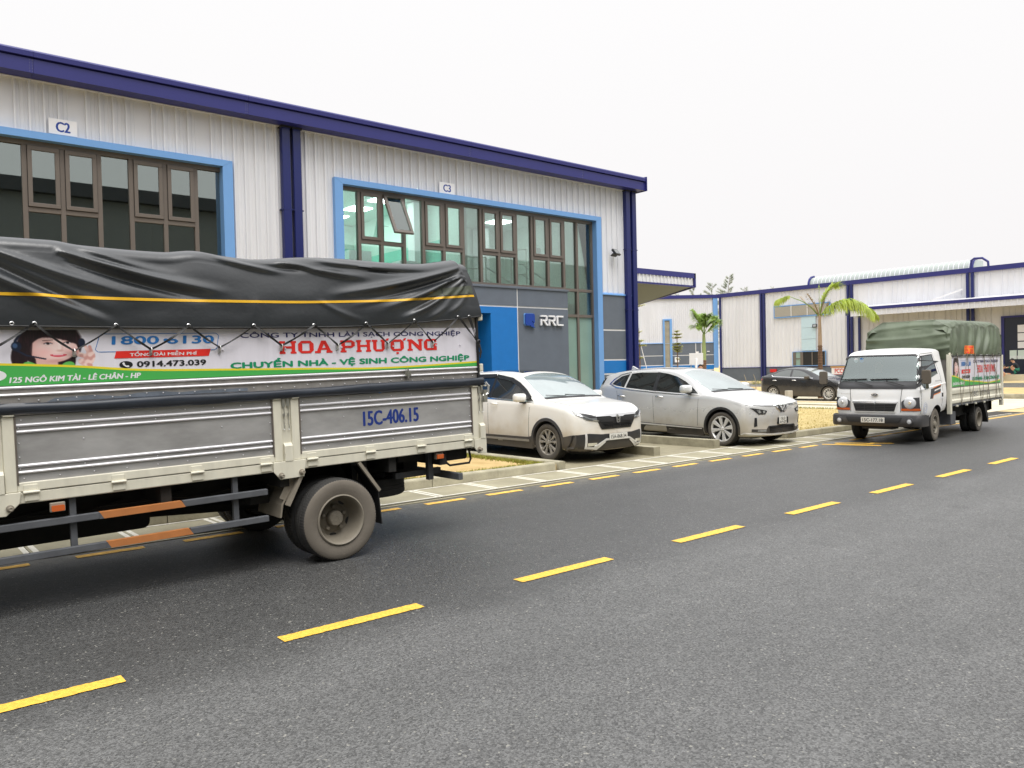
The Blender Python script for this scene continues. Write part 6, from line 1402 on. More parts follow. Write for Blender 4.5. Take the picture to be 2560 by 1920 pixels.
# pillars with latch chains and bolted gussets
def pillar(x0, x1, bolts=True, gus=None):
    p = B('bed_pillar', MB().box(x0, x1, 0.010, 0.06, 0.95, 1.50), M['cream'], bevel=0.005)
    xc = (x0+x1)/2
    part('pillar_foot', MB().prism([(0.06, 1.11), (0.004, 1.11), (-0.022, 1.085), (-0.022, 0.952), (0.06, 0.952)], 'x', x0+0.012, x1-0.005), M['cream'], p)
    if bolts:
        lk = MB()
        for k, dx in enumerate((-0.021, 0.021)):
            lk.box(xc+dx-0.012, xc+dx+0.012, -0.004, 0.010, 1.43, 1.495)
            for j in range(5): lk.bar((xc+dx-0.009, -0.006, 1.435+0.012*j), (xc+dx+0.009, -0.006, 1.437+0.012*j), 0.004, 0.004)
            lk.tube([(xc+dx, -0.003, 1.43), (xc+dx+0.004, -0.008, 1.37), (xc+dx-0.002, -0.003, 1.30), (xc+dx+0.003, -0.006, 1.24)], 0.0035, 6)
            lk.tube([(xc+dx-0.008, 0.0, 1.235), (xc+dx, -0.005, 1.225), (xc+dx+0.008, 0, 1.24)], 0.003, 5)
            lk.box(xc+dx-0.008, xc+dx+0.008, -0.006, 0.004, 1.345, 1.372)
        stuff(part('latch_chain', lk, M['steel'], p)); 
        caps = MB().box(x0-0.07, x0-0.005, -0.02, 0.05, 1.497, 1.508).box(x1+0.008, x1+0.075, -0.02, 0.05, 1.497, 1.508); part('cap_plate', caps, M['cream'], p)
    return p
pA = pillar(-0.628, -0.538); pR = pillar(1.530, 1.610); pF = pillar(-2.80, -2.695)
def gusset(parent, pts, bolts):
    g = part('gusset_plate', MB().prism(pts, 'y', -0.018, -0.004), M['cream'], parent, bevel=0.004)
    for x, z in bolts:
        part('bolt', MB().lathe([(0.026, -0.018), (0.026, -0.028), (0.017, -0.030), (0.017, -0.062), (0.012, -0.066), (0, -0.062)], 14, 'y', (x, 0, z)), M['mudarm'], g, 40)
gusset(pA, [(-0.725, 0.952), (-0.725, 0.865), (-0.665, 0.795), (-0.445, 0.800), (-0.435, 0.870), (-0.42, 0.952)], [(-0.66, 0.832), (-0.47, 0.842)])
gusset(pF, [(-2.90, 0.952), (-2.90, 0.80), (-2.70, 0.79), (-2.64, 0.845), (-2.615, 0.87), (-2.60, 0.952)], [(-2.675, 0.845), (-2.85, 0.845)])
gusset(pR, [(1.46, 0.952), (1.46, 0.86), (1.505, 0.80), (1.615, 0.79), (1.615, 0.952)], [(1.515, 0.842)])
B('tail_hook', MB().tube([(1.60, -0.01, 1.40), (1.65, -0.03, 1.42), (1.66, -0.03, 1.50), (1.63, -0.02, 1.54)], 0.012, 6).box(1.60, 1.64, -0.03, 0.02, 1.33, 1.46), M['steel'])
# tail gate, far side and upper frame
B('tail_gate', MB().box(1.565, 1.605, 0.06, BW-0.06, 0.96, 1.50), M['panel']); B('rear_panel', MB().box(1.555, 1.575, 0.05, BW-0.05, 1.50, 2.30), M['panel2']); B('front_panel', MB().box(XF, XF+0.03, 0, BW, 0.95, 2.75), M['panel2'])
B('far_side_gate', MB().box(XF, 1.55, BW-0.04, BW, 0.95, 2.2), M['panel2'])
# upper side: aluminium sheet, banner, rails
up_ = B('upper_panel', MB().box(XF, 1.565, 0.035, 0.050, 1.50, 2.26), M['panel2'])
for z in (1.700, 1.648): stripline(up_, XF, 1.575, z, 0.034, 0.022)
stripline(up_, XF, 1.58, 2.235, 0.034, 0.02)
B('end_post', MB().box(1.560, 1.585, 0.015, 0.055, 1.50, 2.26), M['black'])
B('rail_end', MB().box(1.585, 1.625, 0.0, 0.05, 1.655, 1.735).box(1.585, 1.64, 0.0, 0.05, 2.19, 2.255), M['cream'], bevel=0.008)
B('rail_latch', MB().box(0.66, 0.73, 0.005, 0.035, 1.645, 1.70).box(0.68, 0.695, -0.01, 0.03, 1.62, 1.72), M['steel'])
pts = [(lerp(-2.7, 1.5, i/34), 0.034, 1.605+0.01*sin(i*1.7)) for i in range(35)]; rivets(up_, pts, 0.0065)
B('film_remnant', MB().prism([(-2.4, 1.585), (-2.35, 1.612), (-2.1, 1.62), (-1.9, 1.60), (-1.78, 1.618), (-1.6, 1.622), (-1.45, 1.605), (-1.3, 1.612), (-0.9, 1.612), (-0.9, 1.585)], 'y', 0.033, 0.0345), mat('bluish_film', L(120, 128, 140), 0.35, noise_amt=0.3, noise_scale=9), parent=up_)
bn = banner(bt, -2.72, 1.562, 1.715, 2.115, 0.030)
pts = [(x, 0.026, z) for x in (-2.2, -1.1, -0.55, 0.0, 0.55, 1.05, 1.35) for z in (1.94, 1.965)]; rivets(bn, pts[::2], 0.009, 'vinyl')
# rolled curtain along the top of the gates
mb = MB(); n = 90
for i in range(n+1):
    x = lerp(XF, 1.60, i/n); r = 0.042+0.004*sin(x*3.1)+0.003*noise.noise(Vector((x*2, 0, 0))); cz = 1.545+0.006*sin(x*1.3)+0.005*noise.noise(Vector((x*3, 5, 0)))
    for j in range(14):
        t = 2*pi*j/14; wv = 0.006*noise.noise(Vector((x*1.6, cos(t)*2, sin(t)*2)))+0.004*noise.noise(Vector((x*6, cos(t)*2+9, sin(t)*2)))
        mb.v.append((x, -0.012-(0.028+wv)*cos(t), cz+(r+wv)*sin(t)))
for i in range(n):
    for j in range(14): mb.face((i*14+j, i*14+(j+1) % 14, (i+1)*14+(j+1) % 14, (i+1)*14+j))
mb.face(range(14)); mb.face([n*14+j for j in range(14)][::-1])
B('rolled_curtain', mb, M['tarproll'], 60)
# tarpaulin: hangs over roof hoops, pulled into folds
topz = [(-4.8, 2.76), (-3.6, 2.80), (-2.3, 2.80), (-2.1, 2.775), (-1.5, 2.755), (-1.25, 2.78), (-1.0, 2.75), (-0.72, 2.735), (-0.3, 2.775), (0.1, 2.785), (0.5, 2.775), (0.96, 2.775), (1.25, 2.81), (1.44, 2.835), (1.5, 2.80)]
botz = [(-4.8, 2.14), (-2.67, 2.14), (-1.9, 2.128), (-0.84, 2.122), (-0.3, 2.125), (0.24, 2.135), (0.78, 2.165), (1.31, 2.205), (1.62, 2.235)]
folds = [ # start, end (x, z), width, depth: ridges (+) and valleys (-)
 (-3.2, 2.78, -1.95, 2.15, 0.075, 0.050), (-3.0, 2.78, -1.9, 2.19, 0.05, -0.040), (-2.75, 2.72, -1.75, 2.38, 0.06, 0.035), (-2.25, 2.70, -1.05, 2.42, 0.055, 0.055), (-2.2, 2.62, -1.2, 2.36, 0.045, -0.035), (-2.15, 2.76, -1.4, 2.55, 0.04, 0.022),
 (-1.2, 2.76, -0.5, 2.62, 0.045, 0.035), (-0.9, 2.70, -0.15, 2.66, 0.04, -0.025), (-0.55, 2.72, 0.35, 2.60, 0.05, 0.038), (-0.3, 2.76, 0.7, 2.70, 0.035, 0.03), (0.1, 2.70, 1.0, 2.68, 0.03, -0.022),
 (1.42, 2.74, -0.1, 2.42, 0.055, 0.055), (1.45, 2.68, 0.25, 2.36, 0.05, -0.040), (1.46, 2.66, 0.15, 2.33, 0.030, 0.030), (1.48, 2.70, 0.45, 2.30, 0.050, 0.050), (1.49, 2.62, 0.62, 2.24, 0.040, -0.035), (1.49, 2.64, 0.66, 2.20, 0.045, 0.055), (1.50, 2.58, 0.95, 2.22, 0.035, -0.030), (1.50, 2.60, 0.92, 2.18, 0.040, 0.045), (1.50, 2.50, 1.2, 2.25, 0.035, 0.030),
 (-0.2, 2.36, 0.3, 2.15, 0.05, 0.012), (-0.8, 2.36, -0.85, 2.13, 0.08, 0.008)]
def fold_h(x, z):
    h = 0
    for (x0, z0, x1, z1, w_, a) in folds:
        dx, dz = x1-x0, z1-z0; L2 = dx*dx+dz*dz; t = ((x-x0)*dx+(z-z0)*dz)/L2
        tt = max(0, min(1, t)); bow = 0.05*sin(pi*tt); px_, pz_ = x0+dx*tt, z0+dz*tt-bow*0.5; d2 = (x-px_)**2+(z-pz_)**2
        ww = w_*(0.55+0.75*tt); env = sin(pi*min(1, max(0.0, tt*0.85+0.13)))
        h += 1.1*a*exp(-d2/(2*(ww*0.42)**2))*env
    return h
def tarp_pt(x, v):
    """v 0 bottom .. 0.72 shoulder .. 1 ridge line in the middle of the roof"""
    zt, zb = sinterp(topz, x), sinterp(botz, x); lean = 0.10
    xe = x
    if v <= 0.70:
        s = v/0.70; z = lerp(zb, zt-0.10, s); y = -0.012+lean*s**1.6
        h = fold_h(x, z)+0.010*noise.noise(Vector((x*1.1, z*3, 1)))+0.006*noise.noise(Vector((x*3, z*6, 4)))
        y -= h*(0.25+0.75*min(1, s*4))*0.9 if s < 0.25 else h*0.9
    elif v <= 0.86:
        s = (v-0.70)/0.16; a = s*pi/2*0.92; y = -0.012+lean+0.13*(1-cos(a)); z = zt-0.10+0.10*sin(a); h = fold_h(x, z)*(1-s); y -= h*0.9; z += 0.12*h
    else:
        s = (v-0.86)/0.14; y = -0.012+lean+0.118+s*0.82; z = zt-0.001+0.03*sin(s*pi/2)-0.02*s+0.008*noise.noise(Vector((x*3, s*3, 2)))
    end = max(0, (x-1.38)/0.24)   # the tail end narrows upwards
    zz = (z-zb)/(zt-zb) if zt > zb else 0
    xe = x-0.11*end*max(0, zz)**1.3
    return Vector((xe, y, z))
NU, NV = 260, 64; mb = MB()
mb.grid(lambda u, v: tarp_pt(lerp(XF-0.02, 1.62, u), v), NU, NV)
b0 = len(mb.v)                     # far half, simple
mb.grid(lambda u, v: (lambda p: Vector((p.x, BW-p.y, p.z)))(tarp_pt(lerp(XF-0.02, 1.62, u), 1-v)), 60, 20)
tp = B('tarpaulin', mb, M['tarp'], 80)
# tail end sheet of the tarpaulin, tucked over the last hoop
mb = MB()
def endp(u, v):
    a = tarp_pt(1.62, min(0.999, u*2) if u <= 0.5 else min(0.999, (1-u)*2)); y = a.y if u <= 0.5 else BW-a.y
    c = Vector((1.60, BW/2, 2.24)); z = lerp(a.z, 2.24, v); yy = lerp(y, lerp(0.0, BW, u), v)
    return Vector((lerp(a.x, 1.60, v)+0.018*noise.noise(Vector((yy*4, z*5, 3))), yy, z))
mb.grid(endp, 40, 14); B('tarpaulin_end', mb, M['tarp'], 80)
B('tarpaulin_tuck', MB().grid(lambda u, v: Vector((1.20+0.26*u, 0.22+0.10*v+0.03*sin(u*9), 2.805+0.045*u*sin(pi*v)+0.012*noise.noise(Vector((u*7, v*5, 0))))), 20, 8), M['tarp'], 80)
def on_tarp(x, z, off=0.004):
    zt, zb = sinterp(topz, x), sinterp(botz, x); s = (z-zb)/(zt-0.10-zb); p = tarp_pt(x, max(0.0, 0.70*s)); return Vector((p.x, p.y-off, p.z))
# yellow tape, seams, patches, hem cord
yz = [(-4.8, 2.37), (-2.65, 2.37), (-1.88, 2.35), (-0.73, 2.347), (-0.3, 2.352), (0.51, 2.38), (1.0, 2.41), (1.51, 2.447), (1.62, 2.45)]
mb = MB(); mb.grid(lambda u, v: on_tarp(lerp(XF, 1.575, u), sinterp(yz, lerp(XF, 1.575, u))-0.011+0.022*v, 0.004), 260, 2); part('yellow_stripe', mb, M['tarpy'], tp, 80)
mb = MB(); mb.grid(lambda u, v: on_tarp(lerp(1.16, 1.575, u), sinterp(yz, lerp(1.16, 1.575, u))+0.022+(0.075+0.012*u)*v, 0.005), 24, 6); part('patch', mb, M['patch'], tp, 80)
mb = MB(); mb.grid(lambda u, v: on_tarp(lerp(0.93, 1.15, u), sinterp(yz, lerp(0.93, 1.15, u))+0.022+0.085*v*u, 0.0045), 12, 6); part('patch', mb, M['patch'], tp, 80)
mb = MB(); mb.tube([on_tarp(lerp(XF, 1.6, i/160), sinterp(botz, lerp(XF, 1.6, i/160)), 0.004) for i in range(161)], 0.0075, 6); part('hem_cord', mb, M['rubber'], tp, 60)
# eyelets, straps zigzag to hooks
eye = [(-3.5, 2.155), (-3.0, 2.155), (-2.60, 2.158), (-2.46, 2.158), (-1.92, 2.145), (-1.38, 2.142), (-0.84, 2.140), (-0.29, 2.142), (0.24, 2.158), (0.78, 2.188), (1.31, 2.225), (1.45, 2.23)]
hk = [(-3.3, 1.955), (-2.76, 1.955), (-2.21, 1.955), (-1.67, 1.955), (-1.13, 1.96), (-0.59, 1.965), (-0.05, 1.96), (0.48, 1.965), (1.00, 1.97), (1.555, 1.985)]
for x, z in eye: part('eyelet', MB().lathe([(0.008, -0.001), (0.009, -0.004), (0.012, -0.005), (0.015, -0.003), (0.015, 0.002)], 14, 'y', tuple(on_tarp(x, z, 0.004))), M['chrome'], tp, 50)
for i, (x, z) in enumerate(hk):
    if x < 1.5:
        h_ = MB().box(x-0.010, x+0.010, 0.012, 0.030, z-0.045, z+0.012); h_.tube([(x, 0.012, z-0.03), (x, -0.004, z-0.025), (x+0.003, -0.008, z), (x, 0.002, z+0.015)], 0.0055, 6); h_.lathe([(0.008, 0.012), (0.006, 0.004), (0, 0.004)], 8, 'y', (x, 0, z-0.035))
        part('strap_hook', h_, M['steel'], bn)
def strap(a, b, wd=0.017, sag=0.01, tw=0.6):
    mb = MB(); n = 14; pa = on_tarp(*a, 0.012); pb = Vector((b[0], 0.004, b[1])); pts = []
    d = (pb-pa).normalized(); nrm = Vector((0, -1, 0)); side = d.cross(nrm).normalized()
    for i in range(n+1):
        t = i/n; p = pa.lerp(pb, t)+Vector((0, -0.012*sin(pi*t), -sag*sin(pi*t))); ang = tw*sin(2*pi*t+a[0]*7); sv = side*cos(ang)+nrm*sin(ang)
        pts.append((p-sv*wd/2, p+sv*wd/2))
    for (a0, a1), (b0_, b1) in zip(pts, pts[1:]): 
        mb.quad(a0, a1, b1, b0_); mb.quad(a0+nrm*0.0025, a1+nrm*0.0025, b1+nrm*0.0025, b0_+nrm*0.0025); mb.quad(a0, b0_, b0_+nrm*0.0025, a0+nrm*0.0025); mb.quad(a1, b1, b1+nrm*0.0025, a1+nrm*0.0025)
    part('strap', mb, M['rubber'], tp, fix=False)
es = [eye[0], eye[1], eye[3], eye[4], eye[5], eye[6], eye[7], eye[8], eye[9], eye[10]]
for i in range(len(es)):
    e_ = es[i]; j = i
    if j < len(hk): strap(e_, hk[j], sag=random.uniform(0.0, 0.015))
    if j-1 >= 0: strap(e_, hk[j-1], sag=random.uniform(0.0, 0.012), wd=random.choice((0.013, 0.018)))
strap(eye[11], hk[9], 0.016); strap((1.43, 2.228), (1.545, 1.985), 0.012); strap((1.33, 2.22), (1.545, 1.98), 0.010)
mb = MB().tube([(1.555, -0.005, 1.985), (1.57, -0.02, 1.93), (1.585, -0.02, 1.86), (1.575, -0.015, 1.80), (1.58, -0.01, 1.86)], 0.011, 6); mb.lathe([(0.014, -0.01), (0.024, -0.02), (0.014, -0.03)], 10, 'y', (1.56, 0, 1.97)); part('strap_knot', mb, M['rubber'], tp)
# side guards
def guard(z, xo0, xo1):
    g = B('side_guard', MB().box(-3.4, xo0, -0.005, 0.04, z, z+0.052).box(xo1, -0.78, -0.005, 0.04, z, z+0.052), M['guard'], bevel=0.005)
    part('guard_stripe', MB().prism([(xo0, z+0.052), (xo0+0.03, z), (xo1+0.02, z), (xo1-0.012, z+0.052)], 'y', -0.006, 0.04), M['guardo'], g)
    part('guard_end', MB().prism([(xo0-0.001, z), (xo0+0.029, z), (xo0-0.001, z+0.052)], 'y', -0.0055, 0.04), M['guard'], g)
guard(0.678, -2.10, -1.49); guard(0.447, -2.06, -1.44)
for x in (-3.3, -2.27, -1.045): B('guard_post', MB().box(x-0.022, x+0.022, 0.041, 0.08, 0.45, 0.865), M['guard'])
ml = B('marker_lamp', MB().box(-2.425, -2.325, -0.005, 0.03, 0.775, 0.845), M['mudarm'], bevel=0.006); part('lens', MB().prism(rrect(-2.418, -2.332, 0.783, 0.825, 0.008), 'y', -0.02, -0.005), M['amber'], ml, 40)
# rear wheels: pairs on both sides, spare under the tail
wheel(bt, (-0.145, 0.0, 0.372), 0.372, 0.205, 0.215, 'dish_deep', -1, 'tyrebig', 'tyretread', 'rimdirty', lugs=92, name='rear_wheel')
wheel(bt, (-0.145, 0.25, 0.372), 0.370, 0.205, 0.215, 'dish_deep', -1, 'tyreclean', 'tyretread', 'blackd', lugs=92, name='rear_wheel')
wheel(bt, (-0.145, BW, 0.372), 0.372, 0.205, 0.215, 'dish_deep', 1, 'tyrebig', 'tyretread', 'rimdirty', lugs=92, name='rear_wheel'); wheel(bt, (-0.145, BW-0.25, 0.372), 0.370, 0.205, 0.215, 'dish_deep', 1, 'tyreclean', 'tyretread', 'rimdirty', lugs=92, name='rear_wheel')
for y, s in ((0.10, -1), (BW-0.10, 1)): wheel(bt, (-3.75, y, 0.372-0.0), 0.372, 0.205, 0.215, 'dish_out', s, 'tyrebig', 'tyretread', 'rimdirty', lugs=92, name='front_wheel')
sw = wheel(bt, (0.62, 0.75, 0.50), 0.372, 0.20, 0.215, 'dish_deep', -1, 'tyreclean', 'tyretread', 'blackd', lugs=0, name='spare_wheel'); sw.rotation_euler = (R(88), 0, 0)
# mudguards and flaps
B('mudguard_arm', MB().bar((-0.44, 0.02, 0.85), (-0.60, 0.02, 0.555), 0.03, 0.055, (0, 1, 0)).bar((-0.47, 0.06, 0.86), (-0.61, 0.06, 0.60), 0.006, 0.10, (1, 0, 0)), M['mudarm'])
B('mudguard', MB().prism([(-0.46, 0.855), (-0.64, 0.56), (-0.66, 0.45), (-0.645, 0.45), (-0.625, 0.56), (-0.44, 0.855)], 'y', 0.05, 0.55), M['mudarm'])
B('mudguard_arm', MB().bar((0.115, 0.02, 0.86), (0.325, 0.02, 0.565), 0.03, 0.035, (0, 1, 0)), M['mudarm']); B('stay_rod', MB().cyl((0.24, 0.25, 0.86), (0.22, 0.25, 0.66), 0.006, 6), M['mudarm'])
B('mud_flap', MB().prism([(0.20, 0.80), (0.32, 0.56), (0.345, 0.24), (0.335, 0.24), (0.31, 0.56), (0.185, 0.80)], 'y', 0.02, 0.55), M['rubber']); B('mud_flap', MB().box(0.17, 0.335, 0.26, 0.265, 0.27, 0.86), M['rubber'])
# rear bumper bar, lamps, plate frame
B('rear_bumper', MB().box(1.235, 1.29, -0.02, BW+0.02, 0.55, 0.62), M['guard'], bevel=0.006); B('bumper_bracket', MB().box(0.68, 1.235, 0.30, 0.36, 0.60, 0.66), M['guard']); B('bumper_post', MB().box(1.015, 1.075, 0.20, 0.26, 0.56, 0.84), M['guard'], bevel=0.004)
B('bumper_post', MB().box(1.015, 1.075, 1.84, 1.90, 0.56, 0.84), M['guard'])
rl = B('marker_lamp', MB().box(1.0, 1.09, 0.03, 0.07, 0.785, 0.85), M['mudarm'], bevel=0.005); part('lens', MB().box(1.005, 1.085, 0.012, 0.03, 0.79, 0.835), M['amber'], rl, bevel=0.004)
B('tail_lamp_cluster', MB().box(1.18, 1.46, 0.12, 0.46, 0.74, 0.86), M['under'], bevel=0.02); B('lamp_guard', MB().tube([(1.46, 0.10, 0.86), (1.47, 0.08, 0.74), (1.45, 0.08, 0.70), (1.20, 0.08, 0.70), (1.16, 0.08, 0.73), (1.14, 0.1, 0.80)], 0.012, 8), M['under'], 60)
B('tow_bits', MB().box(0.9, 1.0, 0.5, 1.6, 0.66, 0.85).box(0.75, 1.2, 0.64, 0.70, 0.70, 0.84).bar((0.7, 0.3, 0.8), (1.15, 0.3, 0.78), 0.05, 0.06), M['under'])
# cab, out of the picture to the left
cb = MB(); cb.prism([(-6.65, 0.55), (-6.68, 1.10), (-6.55, 1.35), (-6.25, 2.05), (-6.0, 2.22), (-5.0, 2.25), (-4.9, 2.15), (-4.9, 0.60), (-5.2, 0.58), (-5.3, 0.85), (-5.6, 0.92), (-5.9, 0.85), (-6.0, 0.50)], 'y', 0.10, BW-0.10)
cab_ = B('cab', cb, M['cream'], bevel=0.05); part('side_window', MB().prism([(-6.35, 1.35), (-6.12, 1.95), (-5.25, 1.98), (-5.25, 1.35)], 'y', 0.09, 0.10), M['carglass'], cab_); part('windscreen', MB().prism([(-6.56, 1.36), (-6.27, 2.03), (-6.26, 2.02), (-6.55, 1.35)], 'x', 0, 0), M['carglass'], cab_)
bpy.data.objects.remove(cab_.children[1])
part('windscreen', MB().bar((-6.55, BW/2, 1.38), (-6.29, BW/2, 2.0), 1.7, 0.02, (1, 0, 0)), M['carglass'], cab_)
B('headlamp', MB().box(-6.70, -6.66, 0.2, 0.45, 0.75, 0.95), M['lens'], bevel=0.02); B('headlamp', MB().box(-6.70, -6.66, 1.65, 1.90, 0.75, 0.95), M['lens'], bevel=0.02); B('front_bumper', MB().box(-6.78, -6.5, 0.08, BW-0.08, 0.42, 0.62), M['cream'], bevel=0.03)
# ------------------------------------------------------------------ the small truck driving towards the camera
KT = R(4.6)
kt = thing('small_truck', 'small white truck with green tarpaulin and grey bumper driving towards the camera', 'truck', (17.44, 6.98, 0), (0, 0, KT))
HWk = 0.87
def K(name, mb, m, smooth=None, bevel=None, label=None, parent=kt, loc=None): return part(name, mb, m, parent, smooth, label, bevel=bevel, loc=loc)
CY = 0.87
C = dict(x0=-1.22, x1=0.46, hw=0.865, nose=0.16, tail=0.05, lean=0.15, crown=0.028, pn=2.6, n=60, shoulder=0.99,
    top=[(-1.24, 1.16), (-1.20, 1.20), (-1.10, 1.27), (-0.79, 1.84), (-0.70, 1.91), (-0.5, 1.945), (-0.2, 1.965), (0.3, 1.96), (0.46, 1.93)],
    belt=[(-1.24, 1.10), (0.46, 1.22)], bot=[(-1.24, 0.56), (-0.9, 0.50), (-0.7, 0.46), (0.46, 0.60)],
    plan=[(-1.22, 0.98), (-0.8, 1.0), (0.46, 1.0)], nprof=[(0.5, 0.0), (0.7, 0.0), (1.0, 0.02), (1.16, 0.05)], tprof=[(0.5, 0), (1.9, 0)])
cabmb = car_body(C); cab = K('cab', cabmb, M['cabwhite'], 30, loc=(0, CY, 0)); bk = bvh_of(cab)
cs = []
for s in (-1, 1): cs.append(cutter('cut', MB().lathe([(0, s*0.50), (0.40, s*0.50), (0.40, s*1.3), (0, s*1.3)], 36, 'y', (-0.16, CY, 0.36)), M['disc']))
ip = [(-1.02, 0.80), (-1.00, 1.20), (-0.70, 1.80), (-0.58, 1.87), (0.38, 1.87), (0.38, 0.80)]; iw = [0.79, 0.79, 0.66, 0.63, 0.63, 0.79]
im = MB(); im.v = [(x, CY-w_, z) for (x, z), w_ in zip(ip, iw)]+[(x, CY+w_, z) for (x, z), w_ in zip(ip, iw)]
for j in range(6): im.face((j, (j+1) % 6, 6+(j+1) % 6, 6+j))
im.face((0, 1, 4, 5)); im.face((1, 2, 3, 4)); im.face((6, 7, 10, 11)); im.face((7, 8, 9, 10))
cs.append(cutter('cut', im, M['intd']))                       # cabin space
wsp = [(-0.80, 1.30), (-0.78, 1.30), (-0.69, 1.79), (-0.64, 1.83), (0.64, 1.83), (0.69, 1.79), (0.78, 1.30)]
cs.append(cutter('cut', MB().prism([(CY+a, b) for a, b in [(-0.775, 1.29), (-0.710, 1.755), (-0.64, 1.79), (0.64, 1.79), (0.710, 1.755), (0.775, 1.29)]], 'x', -1.6, -0.60), M['intd']))
sw_ = [(-0.96, 1.22), (-0.94, 1.32), (-0.66, 1.765), (-0.08, 1.80), (0.02, 1.42), (-0.55, 1.30), (-0.62, 1.12), (-0.86, 1.10)]
cs.append(cutter('cut', MB().prism(sw_, 'y', -0.6, 2.4), M['intd']))
for c_ in cs: c_.parent = kt
bpy.context.view_layer.update(); cut(cab, cs); cab.data.polygons.foreach_set('use_smooth', [True]*len(cab.data.polygons)); cab.data.set_sharp_from_angle(angle=R(30))
cab.data.materials[0] = M['cabwhite']
M['cabglass'] = glassmat('cab_glass', (0.55, 0.68, 0.66, 1), (0.85, 0.95, 0.93, 1), ior=1.5, add=0.17)
def dk(*a, **k): return decal(*a, **k)
holder = cab
decal('windscreen', bk, [(-0.785, 1.28), (-0.72, 1.765), (-0.65, 1.80), (0.65, 1.80), (0.72, 1.765), (0.785, 1.28)], 'x', -1, M['cabglass'], cab, 0.002, 0.12, 0.002)
seal_ = [(-0.812, 1.265), (-0.745, 1.775), (-0.66, 1.82), (0.66, 1.82), (0.745, 1.775), (0.812, 1.265), (0.768, 1.265), (0.704, 1.75), (0.638, 1.785), (-0.638, 1.785), (-0.704, 1.75), (-0.768, 1.265)]
decal('windscreen_seal', bk, seal_, 'x', -1, M['black'], cab, 0.006, 0.1, 0.01)
decal('wiper_panel', bk, [(-0.82, 1.275), (0.82, 1.275), (0.82, 1.17), (0.76, 1.12), (-0.76, 1.12), (-0.82, 1.17)], 'x', -1, M['plastic'], cab, 0.005, 0.08)
for s in (-1, 1):
    decal('side_window', bk, [(-0.97, 1.21), (-0.95, 1.33), (-0.67, 1.775), (-0.07, 1.81), (0.03, 1.41), (-0.56, 1.29), (-0.63, 1.11), (-0.87, 1.09)], 'y', s, M['cabglass'], cab, 0.002, 0.1, 0.002)
    decal('window_seal', bk, [(-0.98, 1.20), (-0.96, 1.33), (-0.68, 1.785), (-0.06, 1.82), (0.04, 1.40), (0.02, 1.41), (-0.085, 1.80), (-0.665, 1.765), (-0.935, 1.325), (-0.955, 1.215)], 'y', s, M['black'], cab, 0.005, 0.1)
    seam('door_gap', bk, [(-1.06, 0.62), (-1.06, 1.1), (-1.04, 1.3), (-0.74, 1.82), (-0.02, 1.85), (0.16, 1.40), (0.20, 0.95), (0.12, 0.72)], 'y', s, cab, 0.010)
    decal('door_stripe', bk, [(-0.60, 0.90), (-0.50, 1.10), (0.10, 1.16), (0.08, 1.12), (-0.30, 1.075), (-0.42, 0.90)], 'y', s, M['plastic'], cab, 0.002, 0.08); decal('door_stripe', bk, [(-0.34, 1.04), (0.07, 1.09), (0.06, 1.03), (-0.36, 0.985)], 'y', s, M['plastic'], cab, 0.002, 0.08)
    decal('orange_stripe', bk, [(-0.36, 1.125), (0.10, 1.185), (0.10, 1.168), (-0.36, 1.108)], 'y', s, M['orangep'], cab, 0.003, 0.1); decal('orange_stripe', bk, [(-0.36, 0.985), (0.04, 1.025), (0.04, 1.010), (-0.38, 0.965), (-0.44, 0.90), (-0.45, 0.91)], 'y', s, M['orangep'], cab, 0.003, 0.1)
    decal('door_handle', bk, [(0.06, 0.88), (0.18, 0.88), (0.18, 1.02), (0.06, 1.02)], 'y', s, M['signw'], cab, 0.012, 0.1, 0.01, smooth=None); decal('handle_recess', bk, [(0.08, 0.92), (0.16, 0.92), (0.16, 1.0), (0.08, 1.0)], 'y', s, M['ink'], cab, 0.016, 0.1)
    # round seal on the door
    for r0 in (0.115, 0.085, 0.045): arch_ring('door_emblem', bk, -0.86, 0.72, r0-0.004, r0+0.003, s, M['signb'] if r0 < 0 else mat('pale_blue_print', L(160, 170, 196), 0.5) if 'pale_blue_print' not in bpy.data.materials else bpy.data.materials['pale_blue_print'], cab, 0, 2*pi, 0.002, sx=0.85)
    decal('sill_cladding', bk, [(-1.1, 0.47), (-1.1, 0.50), (-0.6, 0.50), (-0.6, 0.455)], 'y', s, M['plastic'], cab, 0.004, 0.1)
lettering('door_text', 'FRONTIER', mat('grey_print', L(120, 120, 122), 0.5), cab, Vector((0, -0.872, 0)), Vector((1, 0, 0)), Vector((0, 0, 1)), 0.34, 0.028, bold=0.02, x0=-0.30, y0=1.245)
